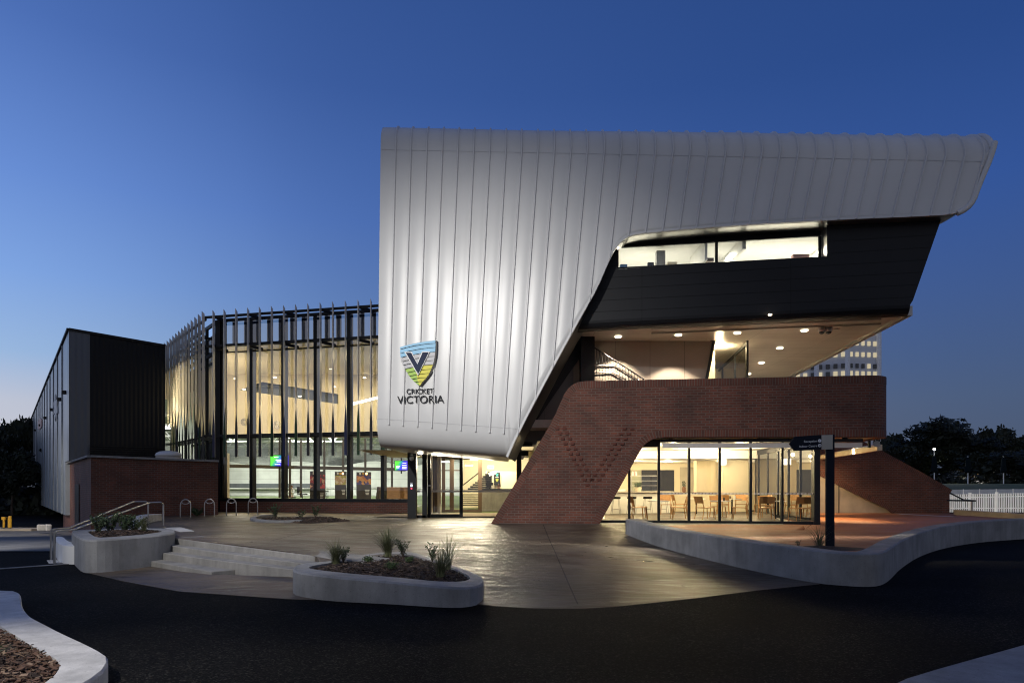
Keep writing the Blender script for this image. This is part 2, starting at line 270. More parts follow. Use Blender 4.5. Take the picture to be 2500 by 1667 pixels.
# ------------------------------------------------------------------ mesh builder
OFF = {}
class MB:
    def __init__(s): s.v = []; s.f = []; s.m = []; s.uv = []
    def poly(s, pts, m=0, uv=None):
        i = len(s.v); s.v += [Vector(p) for p in pts]; s.f.append(tuple(range(i, i+len(pts)))); s.m.append(m); s.uv.append(uv)
    def mesh(s, verts, faces, m=0):
        i = len(s.v); s.v += [Vector(p) for p in verts]
        for f in faces: s.f.append(tuple(i+k for k in f)); s.m.append(m); s.uv.append(None)
    def grid(s, rows, m=0, uvs=None, closed=False):
        n = len(rows[0]); i = len(s.v)
        for r in rows: s.v += [Vector(p) for p in r]
        for a in range(len(rows)-1):
            for b in range(n-1 if not closed else n):
                c = (b+1) % n
                s.f.append((i+a*n+b, i+a*n+c, i+(a+1)*n+c, i+(a+1)*n+b)); s.m.append(m)
                s.uv.append([uvs[a][b], uvs[a][c], uvs[a+1][c], uvs[a+1][b]] if uvs else None)
    def box(s, c, d, m=0, rz=0.0, rot=None):
        c = Vector(c); h = Vector(d)*.5; Rm = rot or Matrix.Rotation(rz, 3, 'Z')
        vs = [c+Rm @ Vector((x*h.x, y*h.y, z*h.z)) for x in (-1, 1) for y in (-1, 1) for z in (-1, 1)]
        s.mesh(vs, [(0, 1, 3, 2), (4, 6, 7, 5), (0, 4, 5, 1), (2, 3, 7, 6), (0, 2, 6, 4), (1, 5, 7, 3)], m)
    def beam(s, p0, p1, w, h, m=0, up=(0, 0, 1)):
        p0 = Vector(p0); p1 = Vector(p1); d = (p1-p0); L = d.length; d.normalize()
        sd = d.cross(Vector(up))
        if sd.length < 1e-4: sd = Vector((1, 0, 0))
        sd.normalize(); u2 = sd.cross(d)
        s.box((p0+p1)/2, (L, w, h), m, rot=Matrix((d, sd, u2)).transposed())
    def prism(s, poly, vec, m=0, mside=None, caps=(True, True)):
        poly = [Vector(p) for p in poly]; vec = Vector(vec); n = len(poly); ms = m if mside is None else mside
        if caps[0]: s.poly(poly, m)
        if caps[1]: s.poly([p+vec for p in reversed(poly)], m)
        for i in range(n):
            a, b = poly[i], poly[(i+1) % n]; s.poly([a, b, b+vec, a+vec], ms)
    def tube(s, path, r, n=8, m=0, taper=None):
        path = [Vector(p) for p in path]; rows = []
        pr = None
        for i, p in enumerate(path):
            d = (path[min(i+1, len(path)-1)]-path[max(i-1, 0)]).normalized()
            a = pr if pr is not None else (Vector((0, 0, 1)) if abs(d.z) < .9 else Vector((1, 0, 0)))
            x = a-d*a.dot(d)
            if x.length < 1e-5: x = d.orthogonal()
            x.normalize(); y = d.cross(x); pr = x
            rr = r if taper is None else lerp(r, taper, i/(len(path)-1))
            rows.append([p+x*rr*math.cos(2*math.pi*k/n)+y*rr*math.sin(2*math.pi*k/n) for k in range(n)])
        s.grid(rows, m, closed=True); s.poly(rows[0][::-1], m); s.poly(rows[-1], m)
    def lathe(s, c, prof, n=20, m=0, ax=None):
        c = Vector(c); rows = []
        for r, z in prof: rows.append([c+Vector((r*math.cos(2*math.pi*k/n), r*math.sin(2*math.pi*k/n), z)) for k in range(n)])
        s.grid(rows, m, closed=True); s.poly(rows[0][::-1], m); s.poly(rows[-1], m)
    def build(s, name, mats, parent=None, local=False, smooth=False, bevel=0.0, auto=None):
        if not isinstance(mats, (list, tuple)): mats = [mats]
        off = Vector((0, 0, 0))
        if parent is not None and not local: off = OFF.get(parent.name, Vector((0, 0, 0)))
        me = bpy.data.meshes.new(name); me.from_pydata([v-off for v in s.v], [], s.f)
        for mm in mats: me.materials.append(mm)
        me.polygons.foreach_set('material_index', s.m)
        uvl = me.uv_layers.new(name='UVMap')
        for p in me.polygons:
            w = s.uv[p.index]
            if w is not None:
                for k, li in enumerate(p.loop_indices): uvl.data[li].uv = w[k]
            else:
                nn = p.normal
                t = Vector((0, 0, 1)).cross(nn)
                if t.length < .35:
                    for li in p.loop_indices:
                        co = s.v[me.loops[li].vertex_index]; uvl.data[li].uv = (co.x, co.y)
                else:
                    t.normalize()
                    if abs(t.x) > abs(t.y) and t.x < 0 or abs(t.y) >= abs(t.x) and t.y < 0: t = -t
                    for li in p.loop_indices:
                        co = s.v[me.loops[li].vertex_index]; uvl.data[li].uv = (co.dot(t), co.z)
        if smooth: me.polygons.foreach_set('use_smooth', [True]*len(me.polygons))
        o = bpy.data.objects.new(name, me); COL.objects.link(o)
        if parent is not None:
            o.parent = parent; OFF[o.name] = off
        if bevel:
            bm = o.modifiers.new('bevel', 'BEVEL'); bm.width = bevel; bm.segments = 2; bm.limit_method = 'ANGLE'
        return o
def build_each(b, name, mats, parent=None, first=None, **kw):
    """one object for every separate piece collected in b"""
    par = {}
    def find(x):
        while par.setdefault(x, x) != x: par[x] = par[par[x]]; x = par[x]
        return x
    key = [tuple(round(c, 4) for c in v) for v in b.v]
    for f in b.f:
        for i in f[1:]: par[find(key[i])] = find(key[f[0]])
    groups = {}
    for fi, f in enumerate(b.f): groups.setdefault(find(key[f[0]]), []).append(fi)
    out = []
    for gi, fs in enumerate(groups.values()):
        m = MB()
        for fi in fs: m.poly([b.v[i] for i in b.f[fi]], b.m[fi], b.uv[fi])
        out.append(m.build(first if (gi == 0 and first) else name, mats, parent, **kw))
    return out
def tag(o, label, cat, group=None):
    o['label'] = label; o['category'] = cat
    if group: o['group'] = group
    return o
def thing(name, label, cat, loc=(0, 0, 0), rz=0.0, group=None):
    o = bpy.data.objects.new(name, None); COL.objects.link(o); o.location = loc; o.rotation_euler = (0, 0, rz)
    o.empty_display_size = .2; OFF[o.name] = Vector(loc); return tag(o, label, cat, group)
def struct(o): o['kind'] = 'structure'; return o
def stuff(o): o['kind'] = 'stuff'; return o
def dup(root, loc, rz, label=None, group=None, scale=None):
    r = root.copy(); COL.objects.link(r); r.location = loc; r.rotation_euler = (0, 0, rz)
    if label: r['label'] = label
    if group: r['group'] = group
    if scale: r.scale = (scale,)*3
    for ch in list(root.children):
        c = ch.copy(); COL.objects.link(c); c.parent = r
        for g in list(ch.children):
            d = g.copy(); COL.objects.link(d); d.parent = c
    return r
def text_mesh(name, body, size, mat, parent, origin, xdir, ydir, ext=.01, width=None, off=.0, align='LEFT'):
    cu = bpy.data.curves.new('lettering', 'FONT'); cu.body = body; cu.size = size; cu.extrude = ext; cu.offset = off; cu.align_x = align
    to = bpy.data.objects.new('lettering', cu); COL.objects.link(to)
    dg = bpy.context.evaluated_depsgraph_get(); me = bpy.data.meshes.new_from_object(to.evaluated_get(dg))
    bpy.data.objects.remove(to); bpy.data.curves.remove(cu)
    xs = [v.co.x for v in me.vertices]; w = max(xs)-min(xs); sx = (width/w) if width else 1
    X = Vector(xdir).normalized(); Y = Vector(ydir).normalized(); Z = X.cross(Y).normalized(); x0 = min(xs) if align == 'LEFT' else 0
    offp = OFF.get(parent.name, Vector((0, 0, 0))) if parent else Vector((0, 0, 0))
    for v in me.vertices: v.co = Vector(origin)-offp+X*(v.co.x-x0)*sx+Y*v.co.y+Z*v.co.z
    me.materials.clear(); me.materials.append(mat)
    o = bpy.data.objects.new(name, me); COL.objects.link(o); o.parent = parent; OFF[o.name] = offp; return o
def tps(pts):
    P = np.array([(p[0], p[1]) for p in pts]); z = np.array([p[2] for p in pts]); n = len(P)
    def k(r2): return np.where(r2 > 0, .5*r2*np.log(np.maximum(r2, 1e-12)), 0)
    K = k(((P[:, None]-P[None])**2).sum(-1))+np.eye(n)*.15
    A = np.zeros((n+3, n+3)); A[:n, :n] = K; A[:n, n] = 1; A[:n, n+1:] = P; A[n, :n] = 1; A[n+1:, :n] = P.T
    w = np.linalg.solve(A, np.concatenate([z, [0, 0, 0]]))
    def f(x, y): return float((w[:n]*k(((P-np.array((x, y)))**2).sum(-1))).sum()+w[n]+w[n+1]*x+w[n+2]*y)
    return f
def resample(pts, n):
    pts = [Vector(p) for p in pts]; L = [0]
    for a, b in zip(pts, pts[1:]): L.append(L[-1]+(b-a).length)
    out = []
    for i in range(n):
        s = L[-1]*i/(n-1); j = 0
        while j < len(L)-2 and L[j+1] < s: j += 1
        t = (s-L[j])/max(1e-9, L[j+1]-L[j]); out.append(pts[j].lerp(pts[j+1], min(1, max(0, t))))
    return out
def smooth_closed(pts, it=2):
    for _ in range(it):
        q = []
        for i in range(len(pts)):
            a = Vector(pts[i]); b = Vector(pts[(i+1) % len(pts)]); q += [a.lerp(b, .25), a.lerp(b, .75)]
        pts = q
    return pts
def smooth_open(pts, it=2):
    for _ in range(it):
        q = [Vector(pts[0])]
        for a, b in zip(pts, pts[1:]):
            a = Vector(a); b = Vector(b); q += [a.lerp(b, .25), a.lerp(b, .75)]
        q.append(Vector(pts[-1])); pts = q
    return pts

# ================================================================== GROUND
AZ = -0.60
def ground_z(x, y): return AZ-.75*sstep(19, 38, y)*sstep(-9, -16, x)
def build_ground():
    xs = sorted(set([-900, -500, -250, -120, -80]+[-60+2*i for i in range(61)]+[80, 120, 250, 500, 900]))
    ys = sorted(set([-120, -60, -30, -15]+[-10+2*i for i in range(50)]+[110, 150, 220, 350, 600, 1200]))
    b = MB(); b.grid([[(x, y, ground_z(x, y)) for x in xs] for y in ys])
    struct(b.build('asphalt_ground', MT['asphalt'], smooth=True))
build_ground()
ARC = [(1183, 1477), (1300, 1484), (1420, 1485), (1500, 1480), (1600, 1470), (1700, 1459), (1850, 1440), (2010, 1424)]
arc3 = [G(u, v, AZ+.004) for u, v in ARC]
STEP_L = U(425, 1313, 17.3); STEP_R = U(773, 1357, 14.2)
pz = tps([tuple(p) for p in arc3]+[(-.8, 23.5, -.02), (3, 23.1, 0), (6, 22.7, 0), (10, 22.2, 0), (3.4, 20.6, -.2), (4.4, 18.6, -.36), (4.5, 16.6, -.46), (5.4, 14.5, -.56),
     (-4, 28.5, -.08), (0, 29.5, -.08), (-14, 36, -.1), (-7, 34, -.1), (-13, 30, -.1), (-18, 29, -.12), tuple(STEP_L), tuple(STEP_R), (-2.9, 15.5, -.24), (-.7, 12.5, -.47), (-8, 23, -.06), (-3, 22, -.09), (8, 40, -.08), (-25, 46, -.1), (1.5, 17, -.32)])
def build_plaza():
    Fc = [(-16.4, 27.2), (-12.6, 20.6), (-10.3, 18.8), (-9.6, 18.0), (STEP_L.x, STEP_L.y), (STEP_R.x, STEP_R.y), (-3.4, 12.4), (-2.2, 11.4), (-.45, 10.9)]+[(p.x, p.y) for p in arc3]+[(6.3, 13.6)]
    Bc = [(-26, 46), (16, 46)]
    n = 110; fr = resample([(x, y, 0) for x, y in Fc], n); bk = resample([(x, y, 0) for x, y in Bc], n)
    rows = []
    for j in range(46):
        t = (j/45)**1.3; row = []
        for i in range(n):
            p = fr[i].lerp(bk[i], t); z = pz(p.x, p.y)
            row.append((p.x, p.y, max(z, AZ+.004)))
        rows.append(row)
    b = MB(); b.grid(rows)
    # a slab edge down into the ground so that the sheet is not paper thin
    b.grid([rows[0], [(x, y, z-.15) for x, y, z in rows[0]]])
    struct(b.build('plaza_pavement', MT['plaza'], smooth=True))
    # paving at the foot of the steps
    A = [G(u, v, AZ+.006) for u, v in [(196, 1393), (302, 1418), (440, 1443), (574, 1452), (716, 1462), (770, 1463)]]
    Bq = [G(300, 1388, AZ+.006), U(346, 1380, 16.3), U(430, 1391, 15.4), U(520, 1401, 14.3), U(716, 1408, 13.54), U(800, 1408, 13.3)]
    a2 = resample(A, 30); b2 = resample(Bq, 30)
    rows = [[a2[i].lerp(b2[i], t/8) for i in range(30)] for t in range(9)]
    for r in rows:
        for p in r: p.z = max(p.z, AZ+.006)
    b = MB(); b.grid(rows); b.grid([rows[0], [p-Vector((0, 0, .12)) for p in rows[0]]])
    struct(b.build('lower_pavement', MT['plaza'], smooth=True))
    # joints sawn in the paving
    b = MB()
    def joint(p, q, w=.012):
        n = 24; p = Vector(p); q = Vector(q); d = (q-p).normalized(); s = Vector((-d.y, d.x, 0))*w
        for i in range(n):
            a = p.lerp(q, i/n); c = p.lerp(q, (i+1)/n)
            za = pz(a.x, a.y)+.004; zc = pz(c.x, c.y)+.004
            b.poly([(a.x-s.x, a.y-s.y, za), (c.x-s.x, c.y-s.y, zc), (c.x+s.x, c.y+s.y, zc), (a.x+s.x, a.y+s.y, za)])
    joint((1.05, 10.9, 0), (1.05, 22.9, 0)); joint((-1.5, 17.5, 0), (3.9, 18.4, 0)); joint((-8, 22, 0), (1, 20.5, 0)); joint((-6.0, 17, 0), (-6.4, 29, 0)); joint((-12, 26, 0), (-1, 26, 0))
    struct(b.build('pavement_joint', MT['black_soft']))
build_plaza()
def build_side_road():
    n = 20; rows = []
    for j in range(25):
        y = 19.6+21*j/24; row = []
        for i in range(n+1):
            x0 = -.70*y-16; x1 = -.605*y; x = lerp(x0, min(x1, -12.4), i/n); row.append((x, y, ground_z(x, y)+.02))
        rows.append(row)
    b = MB(); b.grid(rows); struct(b.build('side_road', M('pale_asphalt', (.10, .10, .10), .7, var=.3, scale=1.2, bump=.4), smooth=True))  # road sheet added in a paler tone so the lamp pools show on it
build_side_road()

# retaining wall along the cafe terrace: (column, row) of its outer top edge with depth, and of its foot
WALL = [(1527.6, 1266, 20.8), (1606, 1287, 18.5), (1721, 1306, 16.4), (1866, 1327, 14.5), (1989, 1343, 13.3), (2074, 1350.5, 12.95), (2105, 1351.5, 12.85), (2140, 1350.5, 12.9), (2160, 1345, 13.25), (2176, 1336.5, 14.0), (2197, 1321, 15.6), (2244, 1299.5, 18.4), (2308, 1282.5, 20.9), (2393, 1272, 22.9), (2500, 1266, 24.2), (2640, 1262, 26)]
wall_top = smooth_open([U(*p) for p in WALL], 3)
def offset2(path, d):
    out = []
    for i, p in enumerate(path):
        t = path[min(i+1, len(path)-1)]-path[max(i-1, 0)]; t.z = 0; t.normalize(); out.append(p+Vector((-t.y, t.x, 0))*d)
    return out
def build_retaining():
    b = MB(); o = wall_top; ch = .025
    i1 = offset2(o, ch); i2 = offset2(o, .42-ch); i3 = offset2(o, .42)
    dn = lambda L, d: [p-Vector((0, 0, d)) for p in L]
    fl = lambda L: [Vector((p.x, p.y, AZ-.3)) for p in L]
    rows = [fl(o), dn(o, ch), i1, i2, dn(i3, ch), fl(i3)]
    b.grid(list(map(list, zip(*rows)))); b.poly([r[0] for r in rows]); b.poly([r[-1] for r in rows][::-1])
    w = tag(b.build('retaining_wall', MT['concrete'], smooth=False), 'long low grey concrete wall curving around the red cafe terrace', 'wall')
build_retaining()
def build_terrace():
    tz = tps([(2.7, 23.3, -.005), (3.3, 20.9, -.17), (4.6, 18.4, -.12), (5.5, 15.5, -.07), (7, 14.2, -.05), (9, 15, -.03), (11, 20, -.02), (14, 24, -.02), (6, 22.6, -.004), (10, 22, -.004), (12, 30, -.02), (20, 31.8, -.02), (26, 32, -.02), (21, 27, -.02)])
    fr = resample(offset2(wall_top, .3), 80)
    bk = resample([Vector(p) for p in [(2.3, 23.9, 0), (6, 23.6, 0), (10.2, 23.0, 0), (11.5, 33.8, 0), (14.5, 35.2, 0), (20.6, 32.1, 0), (27, 32.3, 0)]], 80)
    rows = [[(lambda p: (p.x, p.y, tz(p.x, p.y)))(fr[i].lerp(bk[i], j/26)) for i in range(80)] for j in range(27)]
    b = MB(); b.grid(rows); b.grid([[r[0] for r in rows], [(r[0][0], r[0][1], r[0][2]-.5) for r in rows]])
    struct(b.build('terrace_pavement', MT['terrace'], smooth=True))
    # planting bed at the sign
    b = MB(); c = Vector((6.6, 14.6, 0)); ring = [c+Vector((1.25*math.cos(a)*1.0, .5*math.sin(a), 0)) for a in [2*math.pi*k/24 for k in range(24)]]
    for k in range(24): b.poly([c+Vector((0, 0, .03)), (ring[k].x, ring[k].y, -.06), (ring[(k+1) % 24].x, ring[(k+1) % 24].y, -.06)])
    struct(b.build('garden_soil', MT['mulch']))
    # light kerb strip in front of the brick ramp wall
    b = MB(); b.poly([U(2182, 1258, 31.9), U(2330, 1268, 28.8), U(2325, 1270, 28.4), U(2200, 1262, 30.8)])
    for i in range(4): b.v[i].z = -.012
    struct(b.build('threshold_strip', MT['pale_concrete']))
build_terrace()
def build_paths():
    b = MB(); pts = [G(u, v, AZ+.004) for u, v in [(2150, 1690), (2215, 1660), (2290, 1637), (2400, 1606), (2520, 1572), (2700, 1545), (2760, 1700)]]
    b.poly(pts); b.prism([p+Vector((0, 0, .02)) for p in pts], (0, 0, -.15))
    struct(b.build('footpath', MT['concrete']))
    b = MB()
    b.poly([G(u, v, -.62) for u, v in [(-60, 1366), (104, 1369), (116, 1377), (-60, 1389)]])
    struct(b.build('kerb_strip', MT['concrete']))
    b = MB(); q = [G(u, v, -.6) for u, v in [(-60, 1391.5), (176, 1375), (176, 1376.3), (-60, 1393)]]
    b.prism([p+Vector((0, 0, .012)) for p in q], (0, 0, -.1))
    struct(b.build('drain_strip', MT['concrete']))
    b = MB(); q = [G(u, v, -.6) for u, v in [(114, 1368), (176, 1363), (178, 1374), (120, 1376)]]
    b.poly([p+Vector((0, 0, .01)) for p in q])
    for i in range(9):
        for j in range(4):
            p = q[0].lerp(q[1], (i+.5)/9).lerp(q[3].lerp(q[2], (i+.5)/9), (j+.5)/4); b.lathe(p+Vector((0, 0, .01)), [(.04, 0), (.03, .012)], 8)
    struct(b.build('tactile_paving', MT['pale_concrete']))
    # road edge far left: yellowish kerb island and a pale band
    b = MB(); z = ground_z(-29, 39)
    b.prism([(-40, 40.2, z+.13), (-27.6, 39.2, z+.13), (-27.4, 40.4, z+.13), (-40, 42.5, z+.13)], (0, 0, -.5)); struct(b.build('kerb_island', MT['concrete_warm']))
    b = MB(); b.prism([G(402, 1287.5, -.02), G(442, 1286.3, -.02), G(474, 1295.5, -.02), G(440, 1297, -.02)], (0, 0, -.2)); struct(b.build('landing_slab', MT['pale_concrete']))
build_paths()
def build_steps():
    L = [U(346, 1380, 16.3), U(350, 1366, 16.3), U(379, 1347, 16.64), U(405.6, 1330, 16.97), U(425, 1313, 17.3)]
    Rr = [U(716, 1408, 13.54), U(716, 1389, 13.54), U(738, 1374, 13.87), U(773, 1357, 14.2)]
    b = MB(); ch = .012
    # upper three steps run the full width; the lowest dies into the sloping paving
    def step(nose, drop, back):
        base = [p-Vector((0, 0, drop)) for p in nose]; rear = [Vector((q.x, q.y, p.z)) for p, q in zip(nose, back)]
        lip = [p-Vector((0, 0, ch)) for p in nose]; nose2 = [p+(r-p).normalized()*ch for p, r in zip(nose, rear)]
        b.grid(list(map(list, zip(*[base, lip, nose2, rear]))))
        for k in (0, -1): b.poly([base[k], lip[k], nose2[k], rear[k], Vector((rear[k].x, rear[k].y, base[k].z))])
    ext = lambda p, q: q+(q-p).normalized()*1.5
    def run(a, c): 
        mid = a.lerp(c, .5)+Vector((.05, -.12, 0)); return smooth_open([a, mid, ext(a, c)], 3)
    n4 = run(L[4], Rr[3]); n3 = run(L[3], Rr[2]); n2 = run(L[2], Rr[1])
    bk = [p+Vector((.35, .75, 0)) for p in n4]
    step(n4, .5, bk); step(n3, .5, n4); step(n2, .5, n3)
    a = L[1]; c = U(517, 1395, 14.23); d = U(560, 1399, 14.1)
    e0 = n2[0].lerp(n2[-1], .50); d = Vector((e0.x, e0.y-.03, c.z)); n1 = [a, a.lerp(c, .5), c, d]; back = [n2[0], n2[0].lerp(n2[-1], .2), n2[0].lerp(n2[-1], .42), e0]
    step(n1, .4, back)
    o = tag(b.build('concrete_steps', MT['step_concrete']), 'four wide pale concrete steps rising to the plaza between two planters', 'steps')
build_steps()

# ================================================================== PLANTERS
def planter(name, label, outer, inner, zb, soil_drop, mat='concrete', group=None):
    """outer / inner: closed rings of 3-D points on the rim"""
    base = sum(outer, Vector())/len(outer); base.z = zb
    r = thing(name, label, 'planter', base, 0, group)
    b = MB(); n = 72
    o = resample(outer+[outer[0]], n+1)[:-1]; i = resample(inner+[inner[0]], n+1)[:-1]
    # start the inner ring at the point nearest to the outer start
    k = min(range(n), key=lambda q: (i[q]-o[0]).length); i = i[k:]+i[:k]
    ch = .03; oc = [p+(q-p).normalized()*ch for p, q in zip(o, i)]
    rows = [[Vector((p.x, p.y, zb)) for p in o], [p-Vector((0, 0, ch)) for p in o], oc, i, [p-Vector((0, 0, .35)) for p in i]]
    b.grid(rows, closed=True)
    b.build('planter_wall', MT[mat], r)
    b = MB(); c = sum(i, Vector())/n; ring = [p-Vector((0, 0, soil_drop)) for p in i]
    rr = [[c.lerp(p, t)+Vector((0, 0, (1-t*t)*.08+random.uniform(-.012, .012)-soil_drop*(1-t))) for p in ring] for t in (.02, .25, .5, .72, .88, 1)]
    b.grid(rr, closed=True); b.build('soil', MT['mulch'], r, smooth=True)
    return r, i, c
def chips(name, label, ring, c, count, z0, size=.05):
    b = MB(); 
    for _ in range(count):
        p = random.choice(ring); q = ring[(ring.index(p)+1) % len(ring)]; s = math.sqrt(random.random())*.97
        e = p.lerp(q, random.random()); w = c.lerp(e, s); w.z = lerp(c.z, e.z, s)+z0+(1-s*s)*.08+random.uniform(0, .02)
        a = random.uniform(0, 6.28); L = size*random.uniform(.5, 1.5); Wd = L*random.uniform(.2, .45)
        rot = Matrix.Rotation(a, 3, 'Z') @ Matrix.Rotation(random.uniform(-.5, .5), 3, 'X') @ Matrix.Rotation(random.uniform(-.4, .4), 3, 'Y')
        b.box(w, (L, Wd, .008), random.choice((0, 0, 1, 1, 2)), rot=rot)
    o = b.build(name, CHIP_DARKER); o['label'] = label; return stuff(o)
CHIP = [M('chip_dark', (.035, .022, .016), .9, var=.3), M('chip_brown', (.11, .06, .038), .9, var=.3), M('chip_pale', (.22, .15, .10), .9, var=.3)]
CHIP_DARKER = [M('darker_chip_dark', (.018, .012, .009), .9, var=.3), M('darker_chip_brown', (.045, .027, .018), .9, var=.3), M('darker_chip_pale', (.10, .07, .05), .9, var=.3)]  # the same three bark tones, darker, for the beds farther off
P7 = lambda x, y: (x/2.6133, 1150+y/2.6133)
P8 = lambda x, y: (600+x/3.36, 1150+y/3.36)
# nearest planter, bottom left
def near_planter():
    oz = -.414
    o = [G(*P7(x, y), oz) for x, y in [(0, 758), (95, 760), (130, 772), (137, 805), (140, 850), (165, 893), (215, 935), (280, 965), (400, 1030), (530, 1090), (640, 1145), (690, 1178), (700, 1198), (685, 1235), (640, 1290), (560, 1338), (440, 1400), (300, 1480)]]
    i = [G(*P7(x, y), oz) for x, y in [(0, 985), (60, 1022), (150, 1080), (250, 1140), (330, 1178), (375, 1208), (385, 1232), (375, 1270), (340, 1310), (280, 1352), (180, 1420)]]
    o = smooth_open(o, 2)+[Vector((-4.6, 4.5, oz)), Vector((-9.5, 4.5, oz)), Vector((-9.9, 9.6, oz))]
    i = smooth_open(i, 2)+[Vector((-4.9, 5.0, oz)), Vector((-9.0, 5.0, oz)), Vector((-9.2, 8.9, oz))]
    r, ring, c = planter('planter', 'bright pale concrete kerb planter with bark mulch nearest the camera', o, i, AZ-.1, .05, 'pale_concrete')
    c = c.copy()
    b = MB()
    # bark chips only where the bed shows
    for _ in range(5200):
        x = random.uniform(-6.2, -3.3); y = random.uniform(5.4, 8.6)
        # inside test against the inner ring
        ins = False; jn = len(ring)-1
        for k in range(len(ring)):
            a, d = ring[k], ring[jn]
            if (a.y > y) != (d.y > y) and x < (d.x-a.x)*(y-a.y)/(d.y-a.y)+a.x: ins = not ins
            jn = k
        if not ins: continue
        L = random.uniform(.03, .10); rot = Matrix.Rotation(random.uniform(0, 6.28), 3, 'Z') @ Matrix.Rotation(random.uniform(-.5, .5), 3, 'X') @ Matrix.Rotation(random.uniform(-.45, .45), 3, 'Y')
        b.box((x, y, oz-.02+random.uniform(-.02, .025)), (L, L*random.uniform(.18, .45), .008), random.choice((0, 1, 1, 1, 2)), rot=rot)
    o = b.build('bark_chips', CHIP); o['label'] = 'bark chips covering the bed nearest the camera'; stuff(o)
near_planter()
def centre_planter():
    rz = lambda u: ip(u, [(710, -.165), (1180, -.303)])
    O = [(385, 805), (392, 780), (420, 765), (500, 748), (600, 742), (700, 733), (800, 715), (900, 690), (1000, 668), (1100, 657), (1180, 655), (1300, 658), (1400, 664), (1470, 690), (1560, 722), (1700, 765), (1830, 812), (1910, 846), (1950, 880), (1953, 908), (1925, 935), (1850, 951), (1740, 955), (1600, 945), (1400, 925), (1200, 905), (1000, 888), (800, 872), (600, 850), (470, 833), (400, 820)]
    I = [(512, 790), (530, 778), (600, 765), (750, 742), (880, 715), (1000, 690), (1130, 676), (1250, 676), (1370, 688), (1450, 710), (1560, 740), (1700, 790), (1800, 838), (1840, 868), (1838, 885), (1790, 900), (1700, 906), (1550, 900), (1400, 885), (1200, 866), (1000, 850), (800, 832), (650, 815), (550, 802)]
    f = lambda L: smooth_closed([G(*P8(x, y), rz(P8(x, y)[0])) for x, y in L], 1)
    r, ring, c = planter('planter', 'grey concrete planter with grass tufts at the foot of the steps', f(O), f(I), AZ-.1, .06)
    chips('bark_chips', 'dark bark chips in the middle planter', ring, c, 2600, -.05, .07)
    return c
C_MID = centre_planter()
def left_planter():
    z = .12; f = lambda L: smooth_closed([G(120+x/5.88, 1200+y/5.88, z) for x, y in L], 1)
    O = [(318, 575), (330, 553), (450, 545), (620, 540), (1000, 530), (1400, 522), (1700, 524), (1800, 545), (1818, 575), (1800, 592), (1600, 622), (1400, 640), (1200, 656), (1000, 673), (800, 686), (620, 694), (500, 690), (430, 662), (360, 615)]
    I = [(545, 568), (620, 562), (900, 555), (1300, 546), (1560, 545), (1620, 560), (1600, 578), (1400, 606), (1200, 625), (1000, 640), (800, 655), (680, 655), (600, 610)]
    r, ring, c = planter('planter', 'tall dark grey concrete planter with shrubs left of the steps', f(O), f(I), AZ-.3, .05)
    chips('bark_chips', 'bark chips in the tall planter left of the steps', ring, c, 900, -.04, .08)
    return c
C_LEFT = left_planter()
def flush_planter():
    # low kerb hugging the left end of a mulch bed level with the plaza
    b = MB(); out = smooth_open([G(*P8(x, y), 0.02) for x, y in [(470, 398), (300, 405), (150, 402), (60, 393), (30, 382), (45, 370), (120, 360), (220, 353)]], 2)
    inn = offset2(out, -.22)
    r = thing('planter', 'low kerbed mulch bed lying flush with the plaza before the lobby', 'planter', (out[0].x, out[0].y, -.1))
    dn = lambda L, d: [p-Vector((0, 0, d)) for p in L]
    rows = [dn(out, .4), dn(out, .02), [p.lerp(q, .08) for p, q in zip(out, inn)], inn, dn(inn, .4)]
    b.grid(list(map(list, zip(*rows)))); b.poly([x[0] for x in rows]); b.poly([x[-1] for x in rows][::-1]); b.build('planter_wall', MT['concrete'], r)
    S = [P8(x, y) for x, y in [(470, 425), (300, 410), (130, 395), (120, 375), (330, 382), (520, 375), (690, 372), (780, 385), (880, 402), (760, 410), (600, 420)]]
    ring = smooth_closed([G(u, v, -.04) for u, v in S], 1)
    for p in ring: p.z = pz(p.x, p.y)+.012
    c = sum(ring, Vector())/len(ring); b = MB()
    b.grid([[c.lerp(p, t)+Vector((0, 0, (1-t)*.07)) for p in ring] for t in (.02, .5, 1)], closed=True); b.build('soil', MT['mulch'], r)
    chips('bark_chips', 'bark chips in the flush bed before the lobby', ring, c, 900, 0, .09)
flush_planter()
def small_kerbs():
    # curved pale kerb in front of the brick annex, and the white one beside the rails
    b = MB(); pth = smooth_open([U(371, 1254, 27.0), U(345, 1255.5, 25.6), U(328, 1260, 24.0), U(320, 1268, 22.6), U(323, 1282, 21.2), U(330, 1290, 20.0)], 2); inn = offset2(pth, .35)
    dn = lambda L, d: [p-Vector((0, 0, d)) for p in L]
    rows = [dn(pth, .7), pth, inn, dn(inn, .7)]; b.grid(list(map(list, zip(*rows)))); b.poly([x[0] for x in rows]); b.poly([x[-1] for x in rows][::-1])
    tag(b.build('garden_kerb', MT['pale_concrete'], bevel=.02), 'curved pale kerb wall in front of the brick annex', 'kerb')
    top = [U(x/3.7333, 1000+y/3.7333, 0) for x, y in []]
    z = -.16; P3 = lambda x, y: G(x/3.7333, 1000+y/3.7333, z)
    ring = smooth_closed([P3(505, 1165), (P3(525, 1150)), P3(580, 1160), P3(600, 1185), P3(650, 1210), P3(780, 1215), P3(780, 1240), P3(640, 1243), P3(560, 1235), P3(515, 1205)], 2)
    b = MB(); b.prism(ring, (0, 0, -.9)); tag(b.build('garden_kerb', MT['white'], bevel=.02), 'short white kerb wall beside the handrail foot', 'kerb')
small_kerbs()

